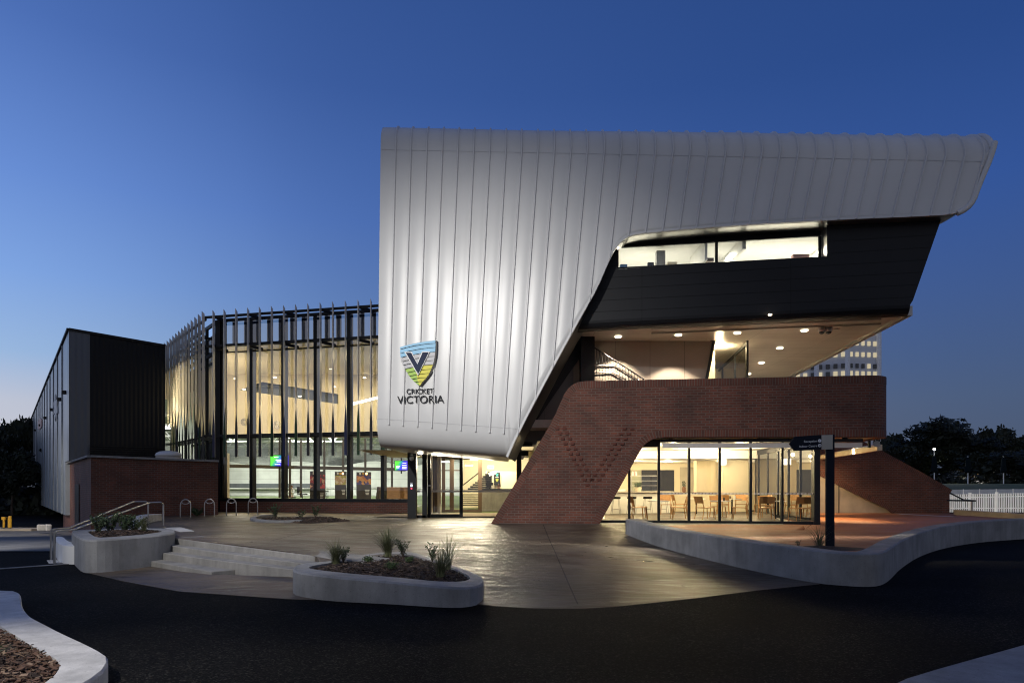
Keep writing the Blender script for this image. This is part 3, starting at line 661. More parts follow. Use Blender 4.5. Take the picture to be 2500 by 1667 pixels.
# ================================================================== CLUBHOUSE (metal shell, brick wall, cafe, balcony)
SH = (22.68, -.19); DB = (23.13, -.19); BR = (23.47, -.133); GL = (24.05, -.133)
club = thing('clubhouse', 'large pale metal clad clubhouse over a dark red brick cafe front', 'building', (3, 26, 0))
KSL = [(930, .012), (966, .024), (1042, .033), (1195, .05), (1273, .062), (1313, .069), (1556, .105), (1769, .141), (2257, .21), (2427, .22)]
VTOP = [(925, 311), (1300, 319), (1800, 324), (2200, 331), (2420, 333)]
SEAM = [929, 966.4, 1003.6, 1042, 1080, 1118, 1156.6, 1195.5, 1234.5, 1273, 1313, 1352.7, 1392.8, 1432.7, 1474, 1514.7, 1556.5, 1598.4, 1640.9, 1682.7, 1725, 1769, 1813, 1857, 1901, 1945, 1989, 2033, 2077, 2121, 2165, 2211, 2257.5, 2303.7, 2350, 2397]
EDGE = [(1240, 1116), (1267, 1056), (1351.6, 895.4), (1432, 750), (1457, 706.7), (1491.8, 626), (1503, 606), (1517, 589), (1538, 575.5), (1576, 569), (1783, 551.7), (2020, 538), (2295.5, 526.8), (2337, 521), (2360, 509.6), (2376, 490), (2385, 464)]
TIP = [(2429, 346), (2424, 366), (2414, 395), (2398, 432), (2385, 464)]
RT, RB = .95, .75
def vt(u): return ip(u, VTOP)
def col_arc(u):
    """rounded top edge of the shell: starts at the face, returns points going up and back"""
    t = (u-CX)/F; yf = SH[0]/(1-SH[1]*t)
    zs = H0+(HV-vt(u))/F*(yf+.53*RT); zc = zs-.883*RT; x = t*yf
    return x, yf, zc
def seam_bottom(u0):
    k = ip(u0, KSL); v0 = 370
    if u0-k*746 <= 1241:
        v = 1000
        for _ in range(3): u = u0-k*(v-v0); v = ip(u, [(915, 1088), (1241, 1116)])
        return u, v, 'round'
    best = None
    for (a, b) in zip(EDGE, EDGE[1:]):                   # intersect the seam with the cut edge
        du, dv = b[0]-a[0], b[1]-a[1]
        den = du+k*dv
        if abs(den) < 1e-9: continue
        s = (u0-k*(a[1]-v0)-a[0])/den
        if -1e-6 <= s <= 1+1e-6:
            p = (a[0]+du*s, a[1]+dv*s)
            if best is None or p[1] < best[1]: best = p
    return (best[0], best[1], 'edge') if best else (u0-k*90, 464, 'edge')
def shell_column(u0, pill=0.0, n=14):
    k = ip(u0, KSL); x, yf, zc = col_arc(u0+k*(370-345)); nrm = Vector((SH[1], -1, 0)).normalized()
    pts = [Vector((x, yf+9, zc+RT)), Vector((x, yf+RT+2, zc+RT))]
    for i in range(9):
        a = R(90-90*i/8); pts.append(Vector((x, yf+RT-RT*math.cos(a), zc+RT*math.sin(a))))
    top = pts[-1]; ub, vb, kind = seam_bottom(u0)
    utop = CX+top.x/top.y*F; vtop = HV-(top.z-H0)/top.y*F
    if kind == 'round':
        tb = (ub-CX)/F; yb = SH[0]/(1-SH[1]*tb); zb = H0+(HV-vb)/F*(yb+.25*RB); vmid = HV-(zb+RB-H0)/yb*F; umid = u0-k*(vmid-370)
        for i in range(1, n+1): pts.append(PL(lerp(utop, umid, i/n), lerp(vtop, vmid, i/n), SH))
        e = pts[-1]; xb = e.x
        for i in range(1, 8):
            a = R(90*i/7); pts.append(Vector((xb, e.y+RB-RB*math.cos(a), e.z-RB*math.sin(a))))
        pts.append(pts[-1]+Vector((0, 4.6, .02)))
    else:
        for i in range(1, n+1): pts.append(PL(lerp(utop, ub, i/n), lerp(vtop, vb, i/n), SH))
        e = pts[-1]
        for i in range(8): pts.append(e+nrm*(-.012*(i+1)))
    if pill:
        for i in range(2, 11+n): pts[i] = pts[i]+nrm*pill
    return pts
def build_shell():
    cols = []; seam_cols = []
    for a, c in zip(SEAM, SEAM[1:]):
        A = shell_column(a); Cc = shell_column(c)
        split = (seam_bottom(a)[2] != seam_bottom(c)[2])
        for t in (0, .25, .5, .75):
            u = lerp(a, c, t); cols.append(shell_column(u, .018*4*t*(1-t)))
        seam_cols.append(A)
    last = shell_column(SEAM[-1]); cols.append(last); seam_cols.append(last)
    # the tip at the right end
    tp = resample([PL(u, v, SH) for u, v in TIP], 15)
    x, yf, zc = col_arc(2425); d = tp[0]-Vector((x, yf, zc))
    tipc = [Vector((x, yf+9, zc+RT)), Vector((x, yf+RT+2, zc+RT))]+[Vector((x, yf+RT-RT*math.cos(R(90-90*i/8)), zc+RT*math.sin(R(90-90*i/8)))) for i in range(8)]+[tp[0]]+tp[1:]
    nrm = Vector((SH[1], -1, 0)).normalized(); tipc += [tipc[-1]+nrm*(-.012*(i+1)) for i in range(8)]
    cols.append(tipc)
    b = MB()
    n = min(len(c) for c in cols); cols = [c[:n] if len(c) == n else c[:n-1]+[c[-1]] for c in cols]
    b.grid(cols)
    # sides: left end closes the volume
    L0 = cols[0]; b.poly([Vector((p.x, p.y, p.z)) for p in L0]+[Vector((L0[0].x, L0[0].y, L0[-1].z))])
    b.poly(tipc[:25]+[Vector((tipc[24].x, tipc[0].y, tipc[24].z))])
    sh = b.build('metal_shell', [MT['shell'], MT['shell_line']], club, smooth=True)
    # standing seams and the cross joints belong to the sheet's pattern
    s = MB(); 
    for ci, c in enumerate(seam_cols):
        if ci == 0: continue
        path = c[1:25] if len(c) > 25 else c[1:]
        nn = Vector((SH[1], -1, 0)).normalized(); side = Vector((nn.y, -nn.x, 0))*.02
        rowl = []; 
        for i, p in enumerate(path):
            t = (path[min(i+1, len(path)-1)]-path[max(i-1, 0)]).normalized(); out = side.normalized().cross(t).normalized()
            if out.y > 0 and i > 3: out = -out
            if out.z < 0 and i <= 3: out = -out
            h = .06; rowl.append([p-side*1.9, p-side*.7+out*h, p+side*.7+out*h, p+side*1.9])
        s.grid(rowl)
    for v0, v1, u0, u1 in [(366, 395, 931, 2404)]:
        rows = []
        for i in range(60):
            t = i/59; u = lerp(u0, u1, t); p = PL(u, lerp(v0, v1, t), SH, -.026); rows.append([p, p+Vector((0, 0, .012))])
        s.grid(rows, 1)
    rows = []
    for i in range(12):
        t = i/11; p = PL(lerp(920, 1262, t), lerp(1022, 1047, t), SH, -.026); rows.append([p, p+Vector((0, 0, .018))])
    s.grid(rows, 1)
    s.build('standing_seams', [MT['shell'], MT['shell_line']], sh)
    # pressed trim along the cut edge, soffit return behind it
    t = MB(); path = [PL(u, v, SH, -.02) for u, v in EDGE]; path = smooth_open(path, 1)
    nn = Vector((SH[1], -1, 0)).normalized()
    rows = []
    for i, p in enumerate(path):
        d = (path[min(i+1, len(path)-1)]-path[max(i-1, 0)]).normalized(); up = nn.cross(d).normalized()
        if up.z < 0: up = -up
        w = .075; rows.append([p-nn*.1, p+nn*.012, p+up*w+nn*.012, p+up*w-nn*.05])
    t.grid(rows); t.build('edge_trim', MT['shell'], sh)
    # rounded cap on the right tip
    cap = tipc[2:25]+[PL(u, v, SH, -.02) for u, v in reversed(EDGE[-4:-1])]
    t = MB(); t.tube(smooth_open(cap, 1), .085, 10); t.build('end_cap', MT['shell'], sh, smooth=True)
    # return of the shell behind the cut edge
    e = [PL(u, v, SH, .03) for u, v in EDGE[3:]]; f2 = [PL(u, v, SH, .03)+Vector((0, .95, 0)) for u, v in EDGE[3:]]
    t = MB(); t.grid([e, f2]); t.build('edge_soffit', MT['reveal'], club)
    e = [PL(u, v, SH, .03) for u, v in EDGE[:4]]; f2 = [p+Vector((.25, 1.5, -.1)) for p in e]
    t = MB(); t.grid([e, f2]); t.build('diagonal_soffit', MT['black'], club)
build_shell()

# dark clad upper storey
def build_upper():
    def bot(u): return ip(u, [(1380, 787), (2215, 745)])
    b = MB(); q = lambda u, v, o=0: PL(u, v, DB, o)
    S = lambda *a: q(*a)
    nrm = Vector((-DB[1], 1, 0)).normalized()
    # below the window, right of it, left sliver
    low = [(1400, 800), (1340, 800), (1430, 640), (1508, 590), (1508, 657), (2019, 627), (2019, 747), (1400, 778)]
    b.poly([q(1340, 830), q(1430, 640), q(1490, 590), q(1507, 590), q(1507, 779), q(1400, 786)])
    b.poly([q(1507, 657), q(2019, 627), q(2019, 754), q(1507, 779)])
    b.poly([q(2019, 533), q(2304, 518), q(2229, 733), q(2222, 744), q(2019, 754)])
    # bullnose down to the soffit
    rows = []
    for u, u2 in [(1400, 1400), (1507, 1507), (1750, 1750), (2019, 2019), (2222, 2218)]:
        p = q(u, ip(u, [(1400, 786), (1507, 779), (2019, 754), (2222, 744)])); r = []
        for i in range(6):
            a = R(90*i/5); r.append(p+nrm*(.32*(1-math.cos(a)))-Vector((0, 0, .32*math.sin(a)*.9)))
        rows.append(r)
    b.grid(rows)
    # right-hand flank
    fl = [q(2304, 518), q(2229, 733), q(2222, 744)]; b.grid([fl, [p+Vector((.9, 13, 0)) for p in fl]])
    b.build('dark_cladding', MT['darkbox'], club)
    # window recess
    w = thing  # (part below)
    g = MB(); d = .5
    qq = lambda u, v, o: PL(u, v, DB, o)
    g.poly([qq(1505, 606, d), qq(2003, 577, d), qq(2003, 629, d), qq(1505, 655, d)])
    win = g.build('ribbon_window', MT['glass'], club)
    f = MB()
    def bar(u0, v0, u1, v1, h=.06): f.beam(qq(u0, v0, d-.02), qq(u1, v1, d-.02), .08, h)
    bar(1505, 604, 2003, 575); bar(1505, 656, 2003, 630); bar(1749, 592, 1749, 643, .07); bar(1507, 605, 1507, 656); bar(2001, 577, 2001, 630)
    f.build('window_frame', MT['black'], win)
    r = MB()
    r.poly([qq(1500, 560, d), qq(2022, 530, d), qq(2022, 574, d), qq(1500, 603, d)])           # dark head above glass
    r.poly([qq(1507, 657, 0), qq(2019, 627, 0), qq(2019, 629, d+.05), qq(1507, 656, d+.05)])    # sill
    r.poly([qq(1505, 560, 0), qq(1505, 560, d), qq(1505, 660, d), qq(1505, 660, 0)])
    r.build('window_head', MT['black'], win)
    r = MB(); r.poly([qq(2019, 533, 0), qq(2004, 540, d), qq(2004, 632, d), qq(2019, 627, 0)]); r.build('window_jamb', MT['reveal'], win)
    # office behind the glass
    o = MB(); back = 4.2
    fl = [qq(1440, 663, d), qq(2040, 634, d)]; ce = [qq(1440, 596, d), qq(2040, 566, d)]
    bk = Vector((.35, back, 0))
    o.poly([fl[0], fl[1], fl[1]+bk, fl[0]+bk]); o.poly([ce[0], ce[1], ce[1]+bk, ce[0]+bk])
    o.poly([fl[0]+bk, fl[1]+bk, ce[1]+bk, ce[0]+bk]); o.poly([fl[0], fl[0]+bk, ce[0]+bk, ce[0]]); o.poly([fl[1], fl[1]+bk, ce[1]+bk, ce[1]])
    o.build('office_room', MT['white'], club)
    o = MB(); m = qq(1768, 620, d+2.2); o.box(m, (.12, 4.2, 1.1)); m2 = qq(1705, 618, d+1.0); o.box(m2, (.08, 1.9, 1.1)); o.box(qq(1640, 617, d+4.0), (.9, .05, .22), 1)
    build_each(o, 'office_partition', [MT['white'], MT['cream']], club)
    for u, v in [(1560, 600), (1800, 585), (1940, 580)]:
        p = qq(u, v, d+1.6); zc = qq(u, ip(u, [(1440, 596), (2040, 566)]), d).z-.1
        lamp('AREA', (p.x, p.y, zc), 105, (1, .93, .76), target=(p.x, p.y, 0), sx=1.6, sy=.5)
    # balcony ceiling
    zc = 6.66; cl = MB(); fr = [PL(u, 780, DB, .3) for u in (1380, 2218)]
    A = Vector((fr[0].x-.6, fr[0].y, zc)); B = Vector((fr[1].x, fr[1].y, zc)); C = U(1930, 915, (zc-H0)*F/(HV-915)); C.z = zc; D = Vector((A.x, C.y+.6, zc))
    ext = (C-B).normalized(); C2 = C+ext*5
    cl.prism([A, B, C2, Vector((D.x, C2.y, zc))], (0, 0, .12)); cl.build('balcony_ceiling', MT['ceil'], club)
    tr = MB(); tr.beam(B+Vector((.09, .1, .06)), C2+Vector((.09, 0, .06)), .18, .30); tr.build('ceiling_trim', MT['shell'], club)
    # roof slab that closes the top of the upper storey
    rf = MB(); z2 = 9.9; rf.prism([Vector((A.x, A.y+.7, z2)), Vector((B.x+.6, B.y+.7, z2)), Vector((C2.x+.6, C2.y, z2)), Vector((A.x, C2.y, z2))], (0, 0, .3)); rf.build('roof_slab', MT['black_soft'], club)
    # recessed metal channels near the front edge
    ch = MB()
    for o2 in (.75, 1.5):
        p = PL(1590, 780, DB, .3+o2); p2 = PL(2150, 780, DB, .3+o2); p.z = p2.z = zc-.02; ch.beam(p, p2, .10, .05)
    build_each(ch, 'ceiling_channel', MT['reveal'], club)
    return zc
ZC = build_upper()
def build_balcony():
    zc = ZC; yb = (zc-H0)*F/(HV-832)
    q = lambda u, v, y=yb: U(u, v, y)
    b = MB(); zf = 3.62
    xl = q(1400, 900).x; xr = q(1742, 825).x; xr2 = q(1704, 922).x
    b.poly([(xl, yb, zf), (xr2, yb, zf), (xr, yb, zc-.003), (xl, yb, zc-.003)]); b.build('balcony_back_wall', MT['backwall'], club)
    # slanted black edge and glazed room at its right
    e = MB(); e.beam((xr2, yb-.03, zf), (xr, yb-.03, zc-.02), .1, .10); e.beam(q(1735, 829, yb-.05), q(1826, 826, yb-.05), .1, .1); e.beam(q(1824, 826, yb-.05), q(1824, 925, yb-.05), .08, .08)
    x2 = q(1824, 826).x; e.beam((x2, yb, zc-.1), (x2+1.0, yb+8, zc-.1), .08, .1)
    for t in (.28, .62): e.beam((x2+t, yb+8*t, zf), (x2+t, yb+8*t, zc-.1), .07, .07)
    e.build('door_frame', MT['black'], club)
    g = MB(); g.poly([(xr2, yb, zf), (x2, yb, zf), (x2, yb, zc-.1), (xr, yb, zc-.1)]); g.poly([(x2, yb, zf), (x2+1.0, yb+8, zf), (x2+1.0, yb+8, zc-.1), (x2, yb, zc-.1)]); g.build('balcony_glazing', MT['glass'], club)
    r = MB(); y2 = yb+6; 
    r.poly([(xr2-4, y2, zf), (x2+.8, y2, zf), (x2+.8, y2, zc-.01), (xr2-4, y2, zc-.01)])
    r.poly([(xr2-1.2, yb+.05, zf), (xr2-2.6, y2, zf), (xr2-2.6, y2, zc-.01), (xr2-1.2, yb+.05, zc-.01)])
    r.box((q(1772, 850).x, yb+2.0, (zf+zc)/2), (.3, .3, zc-zf-.02)); r.build('balcony_room_wall', MT['cream'], club)
    l = MB(); p = q(1757, 843, yb+1.0); l.lathe(p, [(.10, 0), (.10, .03)], 16); p2 = q(1730, 880, yb+2.5); l.lathe(p2, [(.09, 0), (.09, .03)], 16); p3 = q(1802, 886, yb+3); l.lathe(p3, [(.08, 0), (.08, .03)], 12)
    build_each(l, 'room_lamp', MT['lampw'], club)
    lamp('POINT', (p.x, p.y, p.z-.15), 230, CREAM, size=.1); lamp('POINT', (p3.x-.2, p3.y, p3.z+.6), 230, CREAM, size=.1)
    # floor slab, stair shaft, column
    f = MB(); f.prism([(xl-2.5, 24.3, zf), (12.2, 22.9, zf), (13.6, 36, zf), (xl-2.5, 36, zf)], (0, 0, -.28)); f.build('balcony_floor', M('balcony_paving', (.55, .5, .43), .6), club)
    c = MB(); pa = q(1418, 900, 24.6); pb = q(1452, 900, 24.6); c.prism([(pa.x, 24.6, 2.9), (pb.x, 24.6, 2.9), (pb.x, 25.1, 2.9), (pa.x, 25.1, 2.9)], (0, 0, zc-2.9)); c.build('column', MT['black'], club)
    # dark inclined panels seen between the shell and the brick pier
    d = MB(); yy = 25.2
    d.prism([U(u, v, yy) for u, v in [(1249, 1082), (1273, 1082), (1380, 925), (1424, 862), (1424, 780), (1410, 780)]], (0, .25, 0)); d.build('diagonal_beam', MT['black'], club)
    d = MB(); d.prism([U(u, v, 25.5) for u, v in [(1262, 1084), (1345, 1084), (1412, 930), (1412, 880), (1370, 925)]], (0, .2, 0)); d.build('side_panel', MT['greypanel'], club)
    d = MB(); d.poly([U(1330, 960, 27.3), U(1470, 960, 27.3), U(1470, 780, 27.3), U(1330, 780, 27.3)]); d.build('stair_wall', MT['darkwood'], club)
    # stair balustrade and its handrails
    s = MB(); a = q(1452, 849, 24.9); e2 = q(1573, 926, 24.9); s.tube([a, e2], .025, 8)
    for i in range(17):
        p = a.lerp(e2, (i+.6)/17); s.tube([p, Vector((p.x, p.y, p.z-1.0))], .011, 6)
    a2 = q(1395, 816, 25.0); e3 = q(1418, 830, 25.0); s.tube([a2, e3], .025, 8)
    for i in range(8):
        p = q(1371+6.5*i, 850, 26.6); s.tube([Vector((p.x, p.y, 3.9)), Vector((p.x, p.y, 6.3-.09*i))], .012, 6)
    build_each(s, 'baluster', MT['black'], club, first='stair_rail')
    s = MB()
    for dv in (0, 17): s.tube([q(1452, 893+dv, 25.3), q(1500-dv*.4, 891+dv, 25.3), q(1560, 928+dv, 25.3)], .024, 8)
    s.tube([U(1368, 868, 26.2), U(1417, 898, 26.2)], .025, 8)
    build_each(s, 'stair_handrail', MT['steel'], club)
    for (u, v, on) in [(1509, 821, 1), (1656, 817, 1), (1800, 812, 1), (1964, 806, 1), (1904, 849, 1), (1859, 885, 1), (1827, 912, 1), (2039, 803, 0), (1880, 767, 1)]:
        y = (zc-H0)*F/(HV-v); p = U(u, v, y); k = MB(); k.lathe((p.x, p.y, zc-.035), [(.11 if v > 770 else .05, 0), (.12 if v > 770 else .06, .03)], 20)
        k.build('downlight', MT['lampw'] if on else MT['white'], club)
        if on and v > 770: lamp('SPOT', (p.x, p.y, zc-.06), 1350, (1, .84, .62), target=(p.x, p.y, 0), size=.06, angle=100, blend=.3)
build_balcony()

# brick wall with the cafe opening
def build_brick():
    q = lambda u, v, o=0: PL(u, v, BR, o)
    OUT = [(1197, 1281), (1318, 1079), (1352, 1020), (1376, 965), (1386, 949), (1397, 939), (1412, 932), (1432, 930)]
    INN = [(1463, 1279), (1541, 1140), (1562, 1101), (1575, 1083), (1590, 1073), (1607, 1068), (1625, 1066.5)]
    up = lambda u: ip(u, [(1432, 930), (2130, 916)])
    lo = lambda u: ip(u, [(1625, 1066.5), (2130, 1066.5)])
    th = .42; n = Vector((-BR[1], 1, 0)).normalized()*th
    tdir = Vector((1, BR[1], 0)).normalized()
    # outline of the pier and the band
    pts = [q(*p) for p in OUT]+[q(u, up(u)) for u in (1600, 1800, 2000, 2117)]+[q(u, lo(u)) for u in (2117, 2000, 1800)]+[q(*p) for p in reversed(INN)]
    b = MB()
    # split to convex-ish strips: pier left part + band, as one polygon with triangulation by ear clipping through bmesh
    uv = [(p.dot(tdir), p.z) for p in pts]
    def ears(ring):
        idx = list(range(len(ring))); tris = []
        def area(a, c, d): return (c[0]-a[0])*(d[1]-a[1])-(c[1]-a[1])*(d[0]-a[0])
        s = sum(uv[idx[i]][0]*uv[idx[(i+1) % len(idx)]][1]-uv[idx[(i+1) % len(idx)]][0]*uv[idx[i]][1] for i in range(len(idx)))
        if s < 0: idx.reverse()
        guard = 0
        while len(idx) > 3 and guard < 2000:
            guard += 1
            for k in range(len(idx)):
                i0, i1, i2 = idx[k-1], idx[k], idx[(k+1) % len(idx)]
                a, c, d = uv[i0], uv[i1], uv[i2]
                if area(a, c, d) <= 1e-9: continue
                if any(area(a, c, uv[j]) > 1e-9 and area(c, d, uv[j]) > 1e-9 and area(d, a, uv[j]) > 1e-9 for j in idx if j not in (i0, i1, i2)): continue
                tris.append((i0, i1, i2)); idx.pop(k); break
        tris.append(tuple(idx)); return tris
    for t in ears(pts): b.poly([pts[i] for i in t], 0, [uv[i] for i in t])
    for i in range(len(pts)):
        a, c = pts[i], pts[(i+1) % len(pts)]; b.poly([a, c, c+n, a+n])
    for t in ears(pts): b.poly([pts[i]+n for i in t][::-1])
    # rounded right end of the band, then straight back
    e = q(2117, 990); r = .85; cx = e+Vector((-BR[1], 1, 0)).normalized()*r; ztop = q(2117, up(2117)).z; zbot = q(2117, lo(2117)).z
    a0 = math.atan2(e.y-cx.y, e.x-cx.x); arc = [Vector((cx.x+r*math.cos(a0+R(95)*i/14), cx.y+r*math.sin(a0+R(95)*i/14), 0)) for i in range(15)]
    arc.append(arc[-1]+Vector((.9, 9.5, 0)))
    L = e.dot(tdir); ds = [L]
    for i in range(1, len(arc)): ds.append(ds[-1]+(Vector((arc[i].x, arc[i].y, 0))-Vector((arc[i-1].x, arc[i-1].y, 0))).length)
    b.grid([[Vector((p.x, p.y, zbot)) for p in arc], [Vector((p.x, p.y, ztop)) for p in arc]], 0, [[(d, zbot) for d in ds], [(d, ztop) for d in ds]])
    inn = [Vector((cx.x+(p.x-cx.x)*.55, cx.y+(p.y-cx.y)*.55, 0)) for p in arc[:-1]]+[arc[-1]+Vector((-.4, 0, 0))]
    b.grid([[Vector((p.x, p.y, ztop)) for p in arc], [Vector((p.x, p.y, ztop)) for p in inn], [Vector((p.x, p.y, zbot)) for p in inn], [Vector((p.x, p.y, zbot)) for p in arc]])
    w = b.build('brick_wall', MT['brick'], club)
    # soldier course along the outline, 3 mm proud
    def course(path, name, side, wdt=.235, off=-.006):
        path = [p+n.normalized()*off for p in path]; d = [0]; s = MB(); rows = []; uvs = []
        for i in range(1, len(path)): d.append(d[-1]+(path[i]-path[i-1]).length)
        for i, p in enumerate(path):
            t = (path[min(i+1, len(path)-1)]-path[max(i-1, 0)]).normalized(); up2 = t.cross(n.normalized()).normalized()*side
            rows.append([p+n.normalized()*.05, p, p+up2*wdt, p+up2*wdt+n.normalized()*.05]); uvs.append([(d[i], .01), (d[i], .02), (d[i], .25), (d[i], .255)])
        s.grid(rows, 0, uvs); return s.build(name, MT['soldier'], w)
    top = smooth_open([q(*p) for p in OUT], 1)+[q(u, up(u)) for u in (1600, 1800, 2000, 2116)]
    course([p-Vector((0, 0, .0)) for p in top], 'brick_edge_course', -1)
    course(smooth_open([q(*p) for p in INN], 1)+[q(u, lo(u)) for u in (1800, 2000, 2116)], 'brick_edge_course', 1)
    s = MB(); ar2 = [cx+(p-cx)*1.006 for p in [Vector((a.x, a.y, cx.z)) for a in arc[:-1]]]
    s.grid([[Vector((p.x, p.y, ztop-.235)) for p in ar2], [Vector((p.x, p.y, ztop+.002)) for p in ar2]], 0, [[(d, .02) for d in ds[:-1]], [(d, .25) for d in ds[:-1]]])
    s.grid([[Vector((p.x, p.y, zbot-.002)) for p in ar2], [Vector((p.x, p.y, zbot+.235)) for p in ar2]], 0, [[(d, .02) for d in ds[:-1]], [(d, .25) for d in ds[:-1]]])
    s.build('brick_edge_course', MT['soldier'], w)
    # big letter V of projecting bricks
    s = MB()
    P = lambda x, y: (1340+x/7.84, 1020+y/7.84)
    for k in range(12):
        y = 200+k*97.5; xl = 160+k*52; xr = 1445-k*63
        for x in ((xl, xl+135) if k < 11 else (xl,))+((xr, xr+145) if xr-xl > 60 else ()):
            u, v = P(x, y); c = q(u, v, -.02); s.box(c, (.118, .046, .078), rz=math.atan2(BR[1], 1))
    s.build('projecting_bricks', MT['bricksolid'], w)
    # underside of the band, lit soffit above the terrace
    s = MB(); z = zbot+.012
    fr = [q(u, 1066) for u in (1600, 1800, 2117)]+[Vector((p.x, p.y, 0)) for p in arc[3:]]
    fr = [Vector((p.x, p.y, z)) for p in fr]
    s.poly(fr+[Vector((arc[-1].x-.5, 34.5, z)), Vector((9.6, 34.5, z)), Vector((9.6, 24.6, z)), Vector((fr[0].x, 24.6, z))]); s.build('terrace_soffit', MT['cream'], club)
build_brick()

# cafe glazing and the cafe room ------------------------------------------------------------
def build_cafe():
    q = lambda u, v, o=0: PL(u, v, GL, o)
    zt = 2.86; z0 = 0.0
    cR = q(1990, 1200); 
    P = lambda u: q(u, 1200)
    f = MB()
    # vertical mullions
    for u in (1536, 1608, 1682, 1756.5, 1832, 1909):
        p = P(u); zz = 1.95 if u == 1536 else zt; f.beam((p.x, p.y, z0), (p.x, p.y, zz), .075, .11, up=(0, 1, 0))
    p = P(1992); f.box((p.x, p.y, zt/2), (.2, .2, zt))
    a = P(1440); c = P(1995); f.beam((a.x, a.y, .05), (c.x, c.y, .05), .1, .1)
    a = P(1560); f.beam((a.x, a.y, zt+.02), (c.x, c.y, zt+.02), .12, .16); f.beam((a.x, a.y, 2.72), (P(1608).x, P(1608).y, 2.72), .1, .22)
    build_each(f, 'cafe_window_frame', MT['black'], club)
    us = [1440, 1536, 1608, 1682, 1756.5, 1832, 1909, 1990]
    for a, c in zip(us, us[1:]):
        g = MB(); pa, pc = P(a), P(c); g.poly([(pa.x, pa.y, .1), (pc.x, pc.y, .1), (pc.x, pc.y, zt), (pa.x, pa.y, zt)]); g.build('cafe_window_pane', MT['glass'], club)
        if a >= 1608:
            s = MB(); zb = 1.02
            for i in range(9):
                t0, t1 = (i+.08)/9, (i+.92)/9; A = pa.lerp(pc, t0); B = pa.lerp(pc, t1); s.box(((A.x+B.x)/2, A.y-.006, zb), ((B.x-A.x), .003, .05))
            build_each(s, 'safety_band', MT['frost'], club)
    # side wall of folding glass doors
    far = Vector((11.55, 35, 0)); near = Vector((cR.x, cR.y, 0))
    f = MB()
    for t in (0.02, .13, .25, .37, .5, .63, .76, .88, 1):
        p = near.lerp(far, t); f.box((p.x, p.y, zt/2), (.07, .09, zt))
    f.beam(near+Vector((0, 0, .06)), far+Vector((0, 0, .06)), .08, .12); f.beam(near+Vector((0, 0, zt-.1)), far+Vector((0, 0, zt-.1)), .08, .22); build_each(f, 'folding_door_frame', MT['black_soft'], club)
    g = MB(); g.poly([near+Vector((0, 0, .1)), far+Vector((0, 0, .1)), far+Vector((0, 0, zt)), near+Vector((0, 0, zt))]); g.build('folding_door_pane', MT['glass_refl'], club)
    # room
    xl = .9; yb = 37.0
    r = MB(); a = q(1400, 1200); 
    r.poly([(xl, 24.2, z0-.004), (near.x, near.y, z0-.004), (11.7, yb, z0-.004), (xl, yb, z0-.004)]); r.build('cafe_floor', MT['floor_white'], club)
    r = MB(); r.poly([(xl, 24.1, zt), (near.x, near.y-.02, zt), (11.6, 30.6, zt), (xl, 31.4, zt)]); zk = 2.5
    r.poly([(xl, 31.4, zt), (11.6, 30.6, zt), (11.6, 30.6, zk), (xl, 31.4, zk)]); r.poly([(xl, 31.4, zk), (11.6, 30.6, zk), (11.8, yb, zk), (xl, yb, zk)]); r.build('cafe_ceiling', MT['white'], club)
    r = MB(); r.poly([(xl, yb, z0), (11.8, yb, z0), (11.8, yb, zk), (xl, yb, zk)]); r.poly([(xl, 24.1, z0), (xl, yb, z0), (xl, yb, zt), (xl, 24.1, zt)]); r.poly([far+Vector((0, 0, 0)), Vector((11.8, yb, 0)), Vector((11.8, yb, zt)), far+Vector((0, 0, zt))])
    for (u, y, w) in [(1720, 33.5, .9), (1790, 32.0, 1.2)]:
        p = U(u, 1200, y); r.box((p.x, p.y, zt/2), (w, .6, zt))
    r.build('cafe_wall', MT['cream'], club)
    r = MB(); r.poly([U(1566, 1205, yb-.05), U(1646, 1205, yb-.05), U(1646, 1147, yb-.05), U(1566, 1147, yb-.05)]); r.build('menu_board', MT['black_soft'], club)
    r = MB(); r.poly([U(1538, 1205, yb-.06), U(1565, 1205, yb-.06), U(1565, 1147, yb-.06), U(1538, 1147, yb-.06)]); r.build('tiled_panel', M('sage_tile', (.35, .36, .26), .6), club)
    r = MB(); r.poly([U(1660, 1230, yb-.06), U(1700, 1230, yb-.06), U(1700, 1140, yb-.06), U(1660, 1140, yb-.06)]); r.build('kitchen_door', M('kitchen_door_grey', (.42, .38, .3), .6), club)
    # recessed twin downlights
    for (x, y) in [(3.8, 27), (6.2, 26.2), (8.6, 25.6), (5.3, 29.6), (7.6, 29.2), (9.9, 28.4), (8.9, 30.2)]:
        k = MB(); k.lathe((x-.14, y, zt-.02), [(.09, 0), (.09, .018)], 14); k.lathe((x+.14, y, zt-.02), [(.09, 0), (.09, .018)], 14); build_each(k, 'ceiling_lamp', MT['lampw'], club)
        lamp('POINT', (x, y, zt-.3), 230 if y < 28 else 170, CREAM, size=.05)
    for (x, y) in [(4.2, 33.5), (6.0, 33.8), (7.9, 34.6), (10.4, 33.5)]:
        k = MB(); k.lathe((x-.14, y, zk-.02), [(.09, 0), (.09, .018)], 14); k.lathe((x+.14, y, zk-.02), [(.09, 0), (.09, .018)], 14); build_each(k, 'ceiling_lamp', MT['lampw'], club)
        lamp('POINT', (x, y, zk-.3), 140, CREAM, size=.05)
    lamp('SPOT', (13.2, 26.5, 2.75), 1100, (1, .66, .32), target=(13.0, 26.3, 0), size=.08, angle=95, blend=.5)   # downlight in the terrace soffit
    k = MB(); k.lathe((13.2, 26.5, 2.86), [(.1, 0), (.1, .03)], 14); k.build('soffit_lamp', MT['lampw'], club)
    lamp('SPOT', (12.3, 31.0, 2.75), 800, (1, .70, .38), target=(13.5, 33.5, 0), size=.08, angle=110, blend=.5)
build_cafe()
